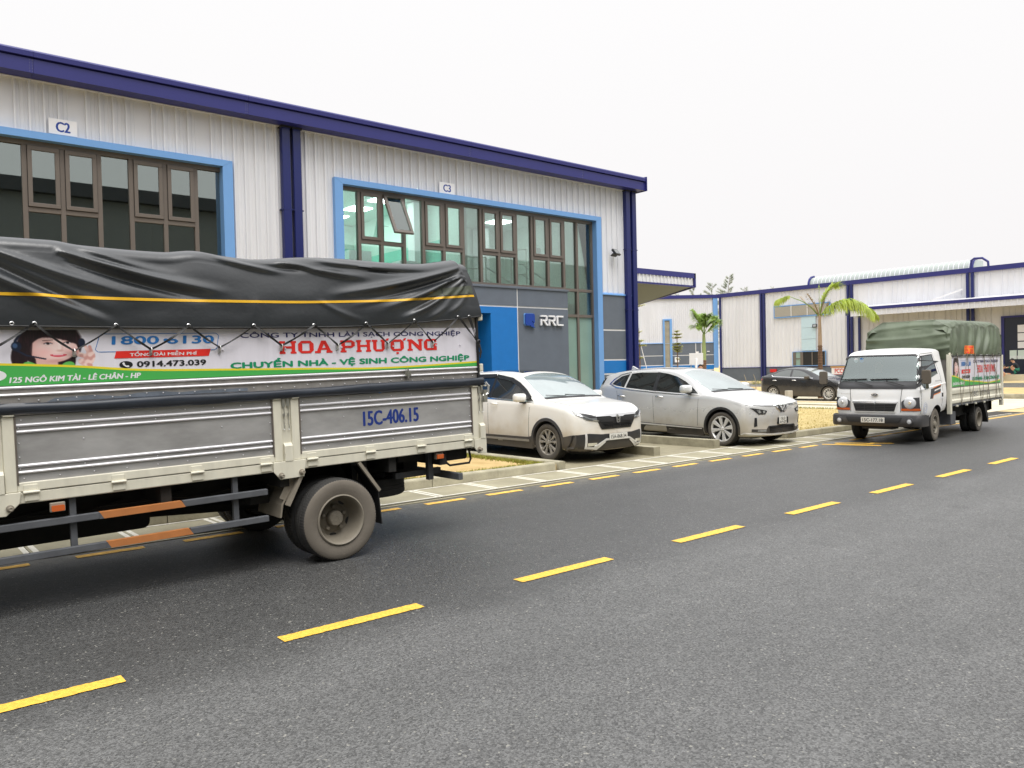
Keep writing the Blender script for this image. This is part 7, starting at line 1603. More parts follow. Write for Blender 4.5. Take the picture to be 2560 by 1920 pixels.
# front: lamps, grille, badge, bumper
for s in (-1, 1):
    hl = decal('headlamp', bk, [(s*0.835, 0.675), (s*0.52, 0.675), (s*0.515, 0.86), (s*0.60, 0.93), (s*0.83, 0.95)], 'x', -1, M['plastic'], cab, 0.006, 0.06)
    decal('turn_lamp', bk, [(s*0.83, 0.68), (s*0.515, 0.68), (s*0.515, 0.725), (s*0.83, 0.725)], 'x', -1, M['amber'], cab, 0.012, 0.06)
    part('lamp_bowl', MB().lathe([(0.0, -0.018), (0.06, -0.014), (0.10, -0.004), (0.118, 0.010), (0.118, 0.05)], 28, 'x', (-1.200, s*0.665, 0.835)), M['lensclear'], cab, 50)
    part('lamp_reflector', MB().lathe([(0, -0.021), (0.03, -0.021), (0.035, -0.016)], 14, 'x', (-1.200, s*0.68, 0.84)), M['reflector'], cab, 40)
decal('grille_frame', bk, [(-0.46, 0.87), (0.46, 0.87), (0.45, 0.83), (0.40, 0.645), (-0.40, 0.645), (-0.45, 0.83)], 'x', -1, M['cabwhite'], cab, 0.020, 0.06, 0.01); decal('grille', bk, [(-0.435, 0.825), (0.435, 0.825), (0.385, 0.665), (-0.385, 0.665)], 'x', -1, M['ink'], cab, 0.024, 0.06, 0.01); decal('grille_trim', bk, [(-0.455, 0.86), (0.455, 0.86), (0.45, 0.835), (-0.45, 0.835)], 'x', -1, M['chrome'], cab, 0.028, 0.08, 0.01)
gm = MB()
for z, w_ in ((0.80, 0.42), (0.765, 0.41), (0.73, 0.40), (0.695, 0.39)): gm.bar((-1.252, -w_, z), (-1.252, w_, z), 0.012, 0.010)
for y in (-0.2, 0, 0.2): gm.bar((-1.248, y, 0.67), (-1.248, y, 0.82), 0.006, 0.01)
part('grille_bars', gm, M['plastic'], cab)
bb = part('badge', MB().lathe([(0.052, -0.004), (0.052, 0.004), (0, 0.004)], 28, 'x', (-1.222, 0, 1.0)), M['chrome'], cab); bb.scale = (1, 1.35, 0.62); bb.location = (0, 0, 0.38); part('badge_field', MB().lathe([(0.043, -0.007), (0.043, 0.0), (0, 0.0)], 28, 'x', (-1.222, 0, 1.0)).lathe([(0, -0.0072), (0.043, -0.007)], 28, 'x', (-1.222, 0, 1.0)), M['ink'], bb)
lettering('badge_text', 'KIA', M['signw'], cab, Vector((-1.233, 0.045, 0.99)), Vector((0, -1, 0)), Vector((0, 0, 1)), 0.09, 0.022, bold=0.02)
seam('bonnet_gap', bk, [(-0.52, 1.12), (-0.50, 0.9), (-0.5, 0.65)], 'x', -1, cab); seam('bonnet_gap', bk, [(0.52, 1.12), (0.50, 0.9), (0.5, 0.65)], 'x', -1, cab)
lettering('small_text', 'Trucks', mat('faint_print', L(186, 180, 168), 0.5), cab, Vector((-1.2185, 0.70, 1.01)), Vector((0, -1, 0)), Vector((0, 0, 1)), 0.20, 0.024)
bpm = MB(); n = 16
secs = [(0.0, 0.58), (0.035, 0.595), (0.07, 0.58), (0.09, 0.50), (0.085, 0.40), (0.05, 0.36), (-0.1, 0.36), (-0.1, 0.58)]
ys = [-0.90, -0.895, -0.87, -0.80, -0.6, -0.3, 0, 0.3, 0.6, 0.80, 0.87, 0.895, 0.90]; off = [0.30, 0.16, 0.06, 0.0, -0.02, -0.03, -0.03, -0.03, -0.02, 0.0, 0.06, 0.16, 0.30]
for y, o in zip(ys, off):
    for d, z in secs: bpm.v.append((-1.20+o-d*1.1, y, z))
for i in range(len(ys)-1):
    for j in range(8): bpm.face((i*8+j, i*8+(j+1) % 8, (i+1)*8+(j+1) % 8, (i+1)*8+j))
bpm.face(range(8)); bpm.face([(len(ys)-1)*8+j for j in range(8)][::-1])
bu = K('front_bumper', bpm, M['plastic'], 45, loc=(0, CY, 0)); bub = bvh_of(bu)
decal('bumper_slot', bub, [(-0.56, 0.545), (0.56, 0.545), (0.50, 0.44), (-0.50, 0.44)], 'x', -1, M['ink'], bu, 0.010, 0.1); 
for s in (-1, 1):
    part('fog_lamp_ring', MB().lathe([(0.075, 0.02), (0.07, -0.012), (0.05, -0.016), (0.05, 0.0)], 22, 'x', (-1.315, s*0.70, 0.475)), M['plastic'], bu, 50); part('fog_lamp', MB().lathe([(0, -0.012), (0.03, -0.01), (0.048, 0.0)], 20, 'x', (-1.318, s*0.70, 0.475)), M['lensclear'], bu, 50)
num_plate(bu, ['15C-177.18'], (-1.345, 0.0, 0.49), (0, 0, 0), 0.47, 0.11)
part('lower_lip', MB().box(-1.25, -0.9, -0.35, 0.25, 0.30, 0.37), M['under'], bu)
# wipers
for y in (-0.62, 0.0): 
    part('wiper', MB().bar((-1.20, y+0.05, 1.19), (-1.135, y+0.42, 1.285), 0.018, 0.012).bar((-1.10, y+0.20, 1.325), (-1.10, y+0.75, 1.315), 0.012, 0.02), M['ink'], cab)
# mirrors on long arms
for s, y0 in ((-1, -0.10), (1, 1.98)):
    mr = K('wing_mirror', MB().prism(rrect(-0.085, 0.085, -0.14, 0.14, 0.04), 'x', -0.035, 0.03), M['plastic'], 40, bevel=0.012, loc=(-1.13, y0 if s < 0 else y0, 1.36))
    part('mirror_glass', MB().prism(rrect(-0.07, 0.07, -0.12, 0.12, 0.03), 'x', 0.031, 0.034), M['chrome'], mr)
    yb = (CY-0.80)-y0 if s < 0 else (CY+0.80)-y0
    part('mirror_arm', MB().tube([(0, 0, 0.0), (-0.03, yb*0.4, -0.05), (-0.04, yb, -0.16)], 0.010, 6), M['ink'], mr)
# inside the cab
K('seat_bench', MB().box(-0.35, 0.30, CY-0.72, CY+0.72, 0.815, 0.90).box(0.18, 0.34, CY-0.68, CY+0.68, 1.0, 1.50), M['intd'], bevel=0.04); K('dashboard', MB().prism([(-0.97, 0.85), (-0.97, 1.24), (-0.80, 1.27), (-0.70, 1.20), (-0.72, 0.85)], 'y', CY-0.75, CY+0.75), M['plastic'], bevel=0.03)
sw2 = K('steering_wheel', MB(), M['ink']); mbw = MB(); rr_ = [Vector((0, 0.19*cos(t), 0.19*sin(t))) for t in [2*pi*i/28 for i in range(29)]]; mbw.tube(rr_, 0.014, 6, cap=False); mbw.bar((0, -0.18, 0), (0, 0.18, 0), 0.03, 0.015); mbw.bar((0, 0, -0.18), (0, 0, 0), 0.03, 0.015); sw2.data = mbw.mesh('steering_wheel', M['ink'], 50); sw2.location = (-0.66, CY-0.38, 1.24); sw2.rotation_euler = (0, R(28), 0)
K('windscreen_sticker', MB().prism(ellipse(0.40, 1.72, 0.045, 0.05, 16), 'x', 0, 0.002), M['pblue'], loc=(-0.848, CY, 0)); K('windscreen_sticker', MB().prism(ellipse(0.52, 1.72, 0.045, 0.05, 16), 'x', 0, 0.002), M['pwhite'], loc=(-0.848, CY, 0))
# chassis, wheels
K('chassis_rail', MB().box(-1.0, 4.6, 0.45, 0.52, 0.48, 0.62), M['under']); K('chassis_rail', MB().box(-1.0, 4.6, 1.22, 1.29, 0.48, 0.62), M['under']); K('engine', MB().box(-0.6, 0.5, 0.5, 1.25, 0.30, 0.75), M['under']); K('axle', MB().cyl((2.80, 0.2, 0.29), (2.80, 1.55, 0.29), 0.06), M['under'], 40); K('battery_box', MB().box(0.72, 1.05, 0.02, 0.35, 0.28, 0.56), M['guard'], bevel=0.01); K('underbody', MB().box(0.6, 4.5, 0.25, 1.5, 0.40, 0.66), M['under'])
K('fuel_tank', MB().box(1.2, 1.9, 1.2, 1.6, 0.3, 0.6), M['under'], bevel=0.04)
wheel(kt, (-0.16, 0.15, 0.345), 0.345, 0.20, 0.19, 'dish_out', -1, 'tyrebig', 'tyretread', 'rimdirty', lugs=50, steer=R(4), name='front_wheel'); wheel(kt, (-0.16, 1.59, 0.345), 0.345, 0.20, 0.19, 'dish_out', 1, 'tyreclean', 'tyretread', 'rimdirty', lugs=50, steer=R(4), name='front_wheel')
for y, s, tm in ((0.12, -1, 'tyre'), (0.31, -1, 'tyreclean'), (1.62, 1, 'tyre'), (1.43, 1, 'tyreclean')): wheel(kt, (2.80, y, 0.285), 0.285, 0.165, 0.165, 'dish_deep', s, tm, 'tyretread', 'rimdirty', lugs=44, name='rear_wheel')
K('mud_flap', MB().prism([(3.10, 0.66), (3.22, 0.55), (3.42, 0.24), (3.50, 0.17), (3.54, 0.26), (3.34, 0.60), (3.2, 0.70)], 'y', 0.03, 0.45), M['rubber']); K('mudguard', MB().prism([(2.42, 0.66), (2.38, 0.45), (2.42, 0.45), (2.47, 0.66)], 'y', 0.03, 0.45), M['under'])
K('rear_panel_apron', MB().box(4.42, 4.46, 0.2, 1.5, 0.42, 0.70), M['under'])
# bed
gb = K('bed_side', MB().prism([(0.0, 0.73), (-0.012, 0.75), (-0.012, 0.80), (0.012, 0.83), (0.012, 0.93), (-0.01, 0.95), (-0.012, 1.02), (0.0, 1.06), (0.02, 1.08), (0.03, 1.08), (0.03, 0.73)], 'x', 0.70, 4.52), M['cream']); K('bed_side', MB().box(0.70, 4.52, 1.72, 1.75, 0.73, 1.75), M['cream']); K('bed_floor', MB().box(0.62, 4.56, 0.02, 1.74, 0.68, 0.73), M['under'])
lettering('side_number', '15C  177.18', bpy.data.materials['grey_print'], gb, Vector((0, -0.0135, 0)), Vector((1, 0, 0)), Vector((0, 0, 1)), 1.35, 0.115, bold=0.01, x0=2.15, y0=0.845)
K('bed_post', MB().box(0.56, 0.66, -0.03, 0.05, 0.52, 1.80), M['cream'], bevel=0.006); K('bed_post', MB().box(4.50, 4.60, -0.03, 0.05, 0.53, 1.78), M['cream'], bevel=0.006); K('bed_post', MB().box(0.56, 0.66, 1.70, 1.77, 0.6, 1.80), M['cream']); K('post_knob', MB().lathe([(0, 0.05), (0.02, 0.04), (0.028, 0.02), (0.02, 0), (0, 0)], 10, 'z', (0.61, 0.0, 1.80)), M['cream'], 40)
K('front_panel', MB().box(0.62, 0.65, 0.0, 1.75, 0.75, 1.80), M['panel2']); K('tail_gate', MB().box(4.53, 4.56, 0.02, 1.73, 0.73, 1.78), M['cream'])
K('bed_rail', MB().box(0.66, 4.52, -0.02, 0.03, 0.685, 0.722), M['guard'])
for i in range(6): K('gate_latch', MB().box(0.95+i*0.66, 1.03+i*0.66, -0.045, -0.01, 0.665, 0.70), M['cream'])
k_up = K('upper_panel', MB().box(0.66, 4.52, 0.01, 0.022, 1.06, 1.80), M['panel2'])
for z in (1.785, 1.745): stripline(k_up, 0.68, 4.50, z, 0.01, 0.02)
kb = banner(kt, 0.74, 4.44, 1.10, 1.725, 0.004, full=False, dr=0.0018); 
# green tarpaulin with hanging folds
M['gtarp'] = mat('green_tarpaulin', L(92, 102, 82), 0.5, spec=0.45, noise_amt=0.22, noise_scale=2.5, bump=0.15, bump_scale=20)
ktop = [(0.55, 2.30), (0.75, 2.45), (1.1, 2.52), (1.5, 2.56), (2.2, 2.58), (2.8, 2.57), (3.4, 2.56), (4.0, 2.60), (4.45, 2.56), (4.58, 2.50)]
def kt_pt(x, v):
    zt = sinterp(ktop, x); zb = 1.775; s = v
    if v <= 0.6:
        s = v/0.6; z = lerp(zb, zt-0.12, s); a = 0
        for i, (cx, lx, w_, am) in enumerate(((0.78, -0.10, 0.05, 0.05), (1.18, -0.25, 0.05, 0.06), (1.75, -0.30, 0.07, 0.06), (2.38, -0.42, 0.045, 0.07), (2.62, -0.50, 0.05, 0.05), (3.05, -0.48, 0.04, 0.085), (3.32, -0.55, 0.045, 0.05), (3.72, -0.52, 0.035, 0.085), (4.02, -0.35, 0.045, 0.05), (4.3, -0.30, 0.03, 0.06))):
            d = x-(cx+lx*(s-1.0)*-1.0+lx*0.3); a += 1.15*am*exp(-d*d/(2*w_*w_))*sin(pi*min(1, max(0.03, s*0.9+0.1)))-0.45*am*exp(-(d+0.09)**2/(2*(w_*0.7)**2))*sin(pi*min(1, max(0, s)))
        y = -0.005-a*0.85+0.05*s*s+0.012*noise.noise(Vector((x*4, z*4, 7)))
    elif v <= 0.82:
        s = (v-0.6)/0.22; t = s*pi/2*0.9; y = 0.045+0.16*(1-cos(t)); z = zt-0.12+0.12*sin(t); y -= 0.02*noise.noise(Vector((x*5, s*2, 1))); z += 0.025*noise.noise(Vector((x*5, s*2, 8)))
    else:
        s = (v-0.82)/0.18; y = 0.19+s*0.68; z = zt-0.002+0.055*sin(s*pi/2)+0.015*noise.noise(Vector((x*4, s*3, 8)))
    return Vector((x, y, z))
mb = MB(); mb.grid(lambda u, v: kt_pt(lerp(0.60, 4.58, u), v), 170, 44); mb.grid(lambda u, v: (lambda p: Vector((p.x, 1.74-p.y, p.z)))(kt_pt(lerp(0.60, 4.58, u), 1-v)), 60, 24)
ktp = K('tarpaulin', mb, M['gtarp'], 75)
def front_sheet(u, v):
    y = lerp(-0.01, 1.75, u); e = abs(u-0.5)*2; zt = lerp(2.58, 2.36, e**3.0)-0.02+0.03*sin(u*7)*v; zt = 2.57-0.34*max(0, e-0.62)**1.2*2.0 if e > 0.62 else 2.57; z = lerp(1.70, zt, v)
    bulge = 0.11*sin(pi*min(1, v*1.05))*(1-e**4); cresc = 0
    for (cz, w_, am, sag) in ((2.22, 0.03, 0.045, 0.05), (2.05, 0.035, 0.035, 0.10), (2.40, 0.035, 0.05, -0.06), (1.90, 0.03, 0.03, 0.06)):
        zz = cz-sag*(1-e*e)-0.10*(u-0.5); d = z-zz; cresc += (1.7 if cz == 2.22 else 0.8)*am*exp(-d*d/(2*w_*w_))*(0.4+0.6*noise.noise(Vector((u*3, cz*3, 0)))+0.3)
    fan = 0.055*(abs(sin(u*pi*3.5+0.6+0.5*v))-0.5)*max(0, (v-0.60))*2.2
    x = 0.62-bulge-cresc+fan+0.03*v*0+0.14*v**3+0.015*noise.noise(Vector((u*7, z*6, 3)))
    return Vector((x-0.03, y, z))
mb = MB(); mb.grid(front_sheet, 90, 60); part('tarpaulin_front', mb, M['gtarp'], kt, 80)
mb = MB(); mb.grid(lambda u, v: Vector((4.59+0.02*noise.noise(Vector((u*5, v*4, 2))), lerp(0.0, 1.74, u), lerp(1.78, 2.52-0.25*abs(u*2-1)**4, v))), 24, 16); part('tarpaulin_end', mb, M['gtarp'], kt, 80)
def fan_pt(x, z, off): 
    zt = sinterp(ktop, x); v = 0.6*(z-1.775)/(zt-0.12-1.775); p = kt_pt(x, v); p.y -= off; return p
mb = MB(); mb.grid(lambda u, v: fan_pt(lerp(1.62, 2.30, u), lerp(1.81, 2.00, v), 0.006), 16, 10); pp = part('printed_patch', mb, M['orangep'], ktp, 80)
mb = MB()
for z in (1.965, 1.90, 1.845):
    for i in range(6): mb.grid(lambda u, v: fan_pt(1.68+i*0.10+0.055*u, z-0.018+0.036*v, 0.010), 3, 2)
stuff(part('patch_marks', mb, M['pred'], ktp, 80))
# ropes over the tarpaulin sides
for x0, x1 in ((1.05, 1.30), (1.75, 1.30), (1.75, 1.95), (2.35, 2.05), (2.35, 2.75), (3.05, 2.85), (3.0, 3.45), (3.6, 3.2), (3.75, 4.05), (4.1, 3.9), (3.7, 4.35)):
    mb = MB().tube([(x0, -0.02, 1.80), (lerp(x0, x1, 0.5), -0.035, 1.24), (x1, -0.03, 0.69)], 0.0065, 5); part('rope', mb, M['mudarm'], kt, 60)
for x in (0.70, 1.05, 1.75, 2.35, 3.05, 3.75, 4.3): K('rope_hook', MB().box(x-0.012, x+0.012, -0.03, 0.0, 1.77, 1.83), M['steel'])
K('hem_cord', MB().tube([kt_pt(lerp(0.6, 4.58, i/80), 0.0)+Vector((0, -0.004, 0.002*sin(i))) for i in range(81)], 0.010, 5), M['ink'], 60)
# ------------------------------------------------------------------ plants
random.seed(11)
def frame_at(x, y):
    a = atan2(y, x); return Vector((sin(a), -cos(a), 0)), Vector((cos(a), sin(a), 0))
def bez(pts, n):
    """smooth path through points"""
    tabs = [[(i, p[k]) for i, p in enumerate(pts)] for k in range(3)]
    return [Vector([sinterp(tabs[k], t*(len(pts)-1)/n) for k in range(3)]) for t in range(n+1)]
def frond(parent, path, mats, l0=0.0, l1=1.0, leaf=0.45, hang=0.8, n=46, wd=0.014, rach=0.018, bare=0.0, spread=1.0, name='frond', label=None):
    P = bez(path, 30); mb = MB(); mb.tube(P, [lerp(rach, 0.005, i/30) for i in range(31)], 5, m=1)
    L_ = 30
    for i in range(n):
        t = lerp(max(l0, bare), l1, (i+random.random()*0.5)/n); k = min(29, int(t*30)); p = P[k].lerp(P[k+1], t*30-k); d = (P[k+1]-P[k]).normalized()
        sd = d.cross(Vector((0, 0, 1))); 
        if sd.length < 0.1: sd = Vector((random.uniform(-1, 1), random.uniform(-1, 1), 0))
        sd.normalize(); ln = leaf*(0.55+0.6*sin(pi*min(1, (t-bare)/(1-bare+1e-6))*0.92+0.15))*random.uniform(0.8, 1.15)
        for s in (-1, 1):
            o = (sd*s*random.uniform(0.5, 1.0)*spread+d*random.uniform(0.3, 0.7)+Vector((0, 0, random.uniform(-0.2, 0.45)))).normalized()
            q = [p]
            for j in range(1, 5):
                f = j/4; o2 = (o+Vector((0, 0, -hang*f*f*1.8+random.uniform(-.06, .06)))).normalized(); q.append(q[-1]+o2*ln/4)
            wv = o.cross(Vector((0, 0, 1))); wv = wv.normalized() if wv.length > 0.1 else d
            ws = [wd*0.5, wd, wd*0.9, wd*0.6, 0.001]; ia = [mb.vert(a+wv*w_) for a, w_ in zip(q, ws)]; ib = [mb.vert(a-wv*w_) for a, w_ in zip(q, ws)]
            for j in range(4): mb.face((ia[j], ia[j+1], ib[j+1], ib[j]), 0)
    return part(name, mb, mats, parent, fix=False, label=label)
def V3(o, r, f, a, z, dp=0.0): return o+r*a+Vector((0, 0, z))+f*dp
bx, by = 35.0, 19.35; r_, f_ = frame_at(bx, by); o0 = Vector((0, 0, 0))
pt = thing('palm_tree', 'tall palm with tan trunk and a few drooping yellow-green fronds behind the small truck', 'palm tree', (bx, by, 0), group='palm trees on the yard')
mb = MB(); mb.lathe([(0.14, 0), (0.11, 0.6), (0.098, 1.2), (0.10, 1.6), (0.096, 2.0), (0.09, 2.5)], 16); 
for i in range(16):
    z = 0.5+i*0.128; mb.lathe([(0.100+0.010*sin(i*2.3), z), (0.120-0.01*(i/16), z+0.03), (0.098, z+0.05)], 14)
part('trunk', mb, M['bark'], pt, 50); part('upper_trunk', MB().lathe([(0.090, 2.45), (0.086, 2.9), (0.076, 3.3), (0.064, 3.7), (0.055, 3.92)], 16), M['palmtrunk'], pt, 50)
s3 = 0.00299; PX = lambda pts, dp=0.5: [V3(o0, r_, f_, (x-687)*s3, 3.83+(720-y)*s3, -dp*(i/(len(pts)-1))) for i, (x, y) in enumerate(pts)]
lm = [M['frond'], M['frond2']]; ld = [M['dry'], M['dry']]
frond(pt, PX([(685, 720), (560, 560), (430, 460), (320, 412), (240, 380), (150, 400), (45, 440)], 0.3), lm, bare=0.62, leaf=0.52, hang=1.5, n=44, rach=0.03, wd=0.022)
frond(pt, PX([(700, 700), (708, 560), (745, 430), (820, 300), (900, 245), (950, 240)], -0.3), lm, bare=0.30, leaf=0.66, hang=0.35, n=110, rach=0.03, wd=0.018)
frond(pt, PX([(695, 715), (760, 630), (860, 545), (1000, 490), (1150, 490), (1300, 560), (1400, 640), (1460, 720)], 0.5), lm, bare=0.12, leaf=0.84, hang=1.6, n=150, rach=0.035, wd=0.026)
frond(pt, PX([(700, 715), (760, 640), (850, 560), (950, 500), (1060, 440)], -0.6), lm, bare=0.2, leaf=0.40, hang=0.5, n=44, rach=0.02)
frond(pt, PX([(688, 700), (686, 500), (685, 350), (685, 215)], 0.0), lm, bare=0.7, leaf=0.10, hang=0.2, n=8, rach=0.012)
frond(pt, PX([(682, 700), (630, 560), (570, 450), (505, 355)], 0.3), ld, bare=0.1, leaf=0.30, hang=0.6, n=30, rach=0.03, label='dead brown frond stub')
for pts in ([(683, 715), (600, 600), (540, 540), (500, 560)], [(690, 715), (690, 560), (670, 420)], [(692, 715), (730, 560), (760, 470)], [(686, 710), (600, 580), (480, 480), (400, 380)], [(692, 715), (780, 600), (830, 480)]): frond(pt, PX(pts, random.uniform(-.4, .4)), ld, bare=0.1, leaf=0.26, hang=0.1, n=34, rach=0.012, wd=0.005, name='dry_fibre')
bx, by = 33.73, 25.03; r_, f_ = frame_at(bx, by)
p2 = thing('palm_tree', 'smaller bushy palm with bright green upper stem in front of the factory wing', 'palm tree', (bx, by, 0), group='palm trees on the yard')
mb = MB(); mb.lathe([(0.13, 0), (0.105, 1.0), (0.10, 1.95)], 14)
for i in range(9): z = 1.0+i*0.11; mb.lathe([(0.10, z), (0.125, z+0.03), (0.10, z+0.055)], 12)
part('trunk', mb, M['bark'], p2, 50); part('crown_shaft', MB().lathe([(0.098, 1.95), (0.10, 2.4), (0.085, 2.9), (0.07, 3.3)], 14), mat('green_crownshaft', L(150, 166, 108), 0.5, noise_amt=0.15), p2, 50)
s4 = 0.00453; PY = lambda pts, dp=0.3: [V3(o0, r_, f_, (x-885)*s4, 3.25+(1050-y)*s4, -dp*(i/(len(pts)-1))) for i, (x, y) in enumerate(pts)]
lg = [M['frond2'], M['frond2']]
for pts, dp in (([(882, 1045), (855, 940), (815, 860), (768, 775)], 0.2), ([(885, 1045), (885, 940), (860, 860), (830, 820)], -0.3), ([(886, 1045), (905, 920), (950, 860), (1010, 855)], 0.3), ([(887, 1045), (930, 940), (975, 900), (1010, 890)], -0.3), ([(888, 1045), (945, 1000), (1000, 950), (1052, 905)], 0.2), ([(884, 1045), (850, 980), (815, 950), (800, 960)], 0.3), ([(886, 1045), (895, 930), (905, 860), (920, 830)], 0.5)):
    frond(p2, PY(pts, dp), lg, bare=0.22, leaf=0.50, hang=0.5, n=90, rach=0.022, wd=0.024)
def young_tree(x, y, lab, tiers, top, h0=0.0, lean=0.0, scale=1.0):
    r_, f_ = frame_at(x, y); t = thing('young_tree', lab, 'tree', (x, y, 0), group='thin young trees in the yard')
    part('trunk', MB().tube([Vector((0, 0, 0)), r_*0.02+Vector((0, 0, top*0.5)), Vector((0, 0, top))], [0.035, 0.028, 0.01], 8), M['bark'], t, 50)
    for z, w_, dx, dn in tiers:
        mb = MB()
        nb = max(4, int(6*w_/0.2))
        for k in range(nb):
            a = 2*pi*k/nb+random.random(); ln = w_*random.uniform(0.7, 1.1); e = Vector((cos(a)*ln, sin(a)*ln, 0.05*random.random()))+r_*dx; mb.tube([Vector((0, 0, z-0.04)), e*0.6+Vector((0, 0, z)), e+Vector((0, 0, z+0.02))], [0.010, 0.006, 0.003], 4, m=1)
            for j in range(int(dn*2.6)):
                q = e*random.uniform(0.25, 1.05)+Vector((random.gauss(0, .035), random.gauss(0, .035), z+random.gauss(0.01, 0.022))); aa = random.uniform(0, 2*pi); s_ = random.uniform(0.025, 0.048); u = Vector((cos(aa), sin(aa), random.uniform(-.2, .3)))*s_; v = Vector((-sin(aa), cos(aa), random.uniform(-.2, .3)))*s_*0.6
                mb.face([mb.vert(q-u), mb.vert(q-v), mb.vert(q+u), mb.vert(q+v)], 0)
        part('leaf_tier', mb, [M['leafy'], M['bark']], t, fix=False)
    return t
young_tree(31.33, 24.87, 'thin young tree with tiers of pale leaves right of the louvre strip', [(3.22, 0.20, 0, 26), (3.06, 0.24, 0, 28), (3.38, 0.13, 0, 20), (2.76, 0.20, 0, 26), (2.60, 0.26, 0, 30), (2.48, 0.24, 0.02, 26), (2.38, 0.18, 0.03, 20), (2.0, 0.12, 0.03, 8)], 3.45)
tb = young_tree(30.15, 26.29, 'thin young tree tied to a leaning pole beside the navy downpipes', [(4.72, 0.22, 0.1, 12), (3.40, 0.16, 0, 10), (2.95, 0.22, 0.12, 18), (2.72, 0.20, 0.14, 20), (2.10, 0.12, 0.1, 10)], 3.6)
part('support_pole', MB().tube([Vector((-0.08, 0.05, 3.5)), Vector((0.15, -0.35, 1.5)), Vector((0.32, -0.62, 0))], 0.018, 6), M['white'], tb)
# casuarinas behind the wing: feathery, leaning, distance haze put into their pale colour
def casuarina(x, y, h, wd, lean, lab, n=900):
    n *= 3
    r_, f_ = frame_at(x, y); t = thing('casuarina_tree', lab, 'tree', (x, y, 0), group='feathery trees behind the factory wing')
    tip = r_*lean+Vector((0, 0, h)); part('trunk', MB().tube([Vector((0, 0, 0)), tip*0.5-r_*lean*0.15, tip], [0.12, 0.07, 0.01], 6), M['bark'], t)
    mb = MB()
    nb = int(h*5)
    for b in range(nb):
        s = lerp(0.30, 0.99, b/nb); c = (tip*s)-r_*lean*0.6*sin(pi*s)*0.5; a = random.uniform(0, 2*pi); ln = wd*(1.02-s)*random.uniform(0.6, 1.25)+0.15; d = Vector((cos(a), sin(a), random.uniform(0.35, 1.0))).normalized(); ln *= 1.9; e = c+d*ln
        mb.tube([c, e], [0.015, 0.004], 3)
        for j in range(int(n/nb)):
            q = c.lerp(e, random.uniform(0.25, 1.05)); u = Vector((random.gauss(0, .10), random.gauss(0, .10), random.uniform(-0.12, 0.22))); wv = Vector((random.gauss(0, 1), random.gauss(0, 1), 0)).normalized()*0.020
            mb.face([mb.vert(q-wv), mb.vert(q+wv), mb.vert(q+u)])
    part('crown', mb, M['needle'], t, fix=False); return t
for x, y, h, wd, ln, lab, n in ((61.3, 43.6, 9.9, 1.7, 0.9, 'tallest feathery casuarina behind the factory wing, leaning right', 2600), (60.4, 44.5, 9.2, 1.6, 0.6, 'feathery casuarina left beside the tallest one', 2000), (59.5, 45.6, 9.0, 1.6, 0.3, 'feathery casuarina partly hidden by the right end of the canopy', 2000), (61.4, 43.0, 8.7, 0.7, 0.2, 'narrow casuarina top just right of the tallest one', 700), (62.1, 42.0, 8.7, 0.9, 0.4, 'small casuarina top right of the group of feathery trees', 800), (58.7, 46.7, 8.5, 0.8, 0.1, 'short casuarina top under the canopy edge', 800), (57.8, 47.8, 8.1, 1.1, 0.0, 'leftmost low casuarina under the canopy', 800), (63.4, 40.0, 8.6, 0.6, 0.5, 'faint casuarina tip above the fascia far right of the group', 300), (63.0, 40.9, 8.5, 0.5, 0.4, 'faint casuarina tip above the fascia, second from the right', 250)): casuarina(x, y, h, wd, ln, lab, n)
def bush(x, y, z, s, lab, m='weed'):
    mb = MB()
    for i in range(420):
        a, e = random.uniform(0, 2*pi), random.random(); q = Vector((cos(a)*s*random.random()**0.5, sin(a)*s*random.random()**0.5, s*0.9*e*random.random()**0.3)); u = Vector((random.gauss(0, .04), random.gauss(0, .04), random.uniform(0.0, .08))); v = Vector((random.gauss(0, 1), random.gauss(0, 1), random.gauss(0, .5))).normalized()*0.012; mb.face([mb.vert(q-v), mb.vert(q+v), mb.vert(q+u)])
    return tag(part('bush', mb, M[m], loc=(x, y, z), fix=False), lab, 'bush')
bush(41.0, 28.6, 0.1, 0.75, 'dry yellowish bush behind the bonnet of the hidden white car'); bush(46.5, 30.3, 0.3, 0.35, 'low yellow weed clump near the factory plinth left of the black sedan')
# ------------------------------------------------------------------ yard furniture
tag(part('steel_bollard', MB().lathe([(0.125, -0.05), (0.125, 0.66), (0.118, 0.68), (0, 0.68)], 28), mat('brushed_steel', L(206, 198, 182), 0.35, metal=0.5, noise_amt=0.12, noise_scale=4, stretch=(6, 6, 0.3)), smooth=40, loc=(23.9, 14.35, 0.10)), 'stainless steel bollard on the lawn by the nose of the silver SUV', 'bollard')
sb = thing('notice_board', 'blank white board on two posts in front of the factory wing', 'board', (28.7, 21.73, 0), (0, 0, atan2(-0.785, 0.62)))
part('board', MB().box(-0.30, 0.30, -0.015, 0.015, 1.72, 2.23), M['signw'], sb, bevel=0.005); part('post', MB().box(-0.25, -0.21, 0.015, 0.05, 0, 2.15), M['steel'], sb); part('post', MB().box(0.21, 0.25, 0.015, 0.05, 0, 2.15), M['steel'], sb)
tag(part('white_pole', MB().lathe([(0.055, 0), (0.055, 1.98), (0.03, 2.01), (0, 2.01)], 16), M['white'], smooth=40, loc=(28.45, 21.55, 0)), 'short white pole in front of the blank notice board', 'pole')
gr = thing('stake_rail', 'two bent grey metal stakes joined by thin bars left of the black sedan', 'rail', (27.6, 18.5, 0))
rr1, ff1 = frame_at(27.6, 18.5)
for a in (0.0, 0.36): part('stake', MB().tube([rr1*(a+0.06), rr1*(a+0.05)+Vector((0, 0, 0.8)), rr1*(a+0.02)+Vector((0, 0, 1.1)), rr1*(a-0.04)+Vector((0, 0, 1.27))], 0.018, 6), M['mudarm'], gr, 50)
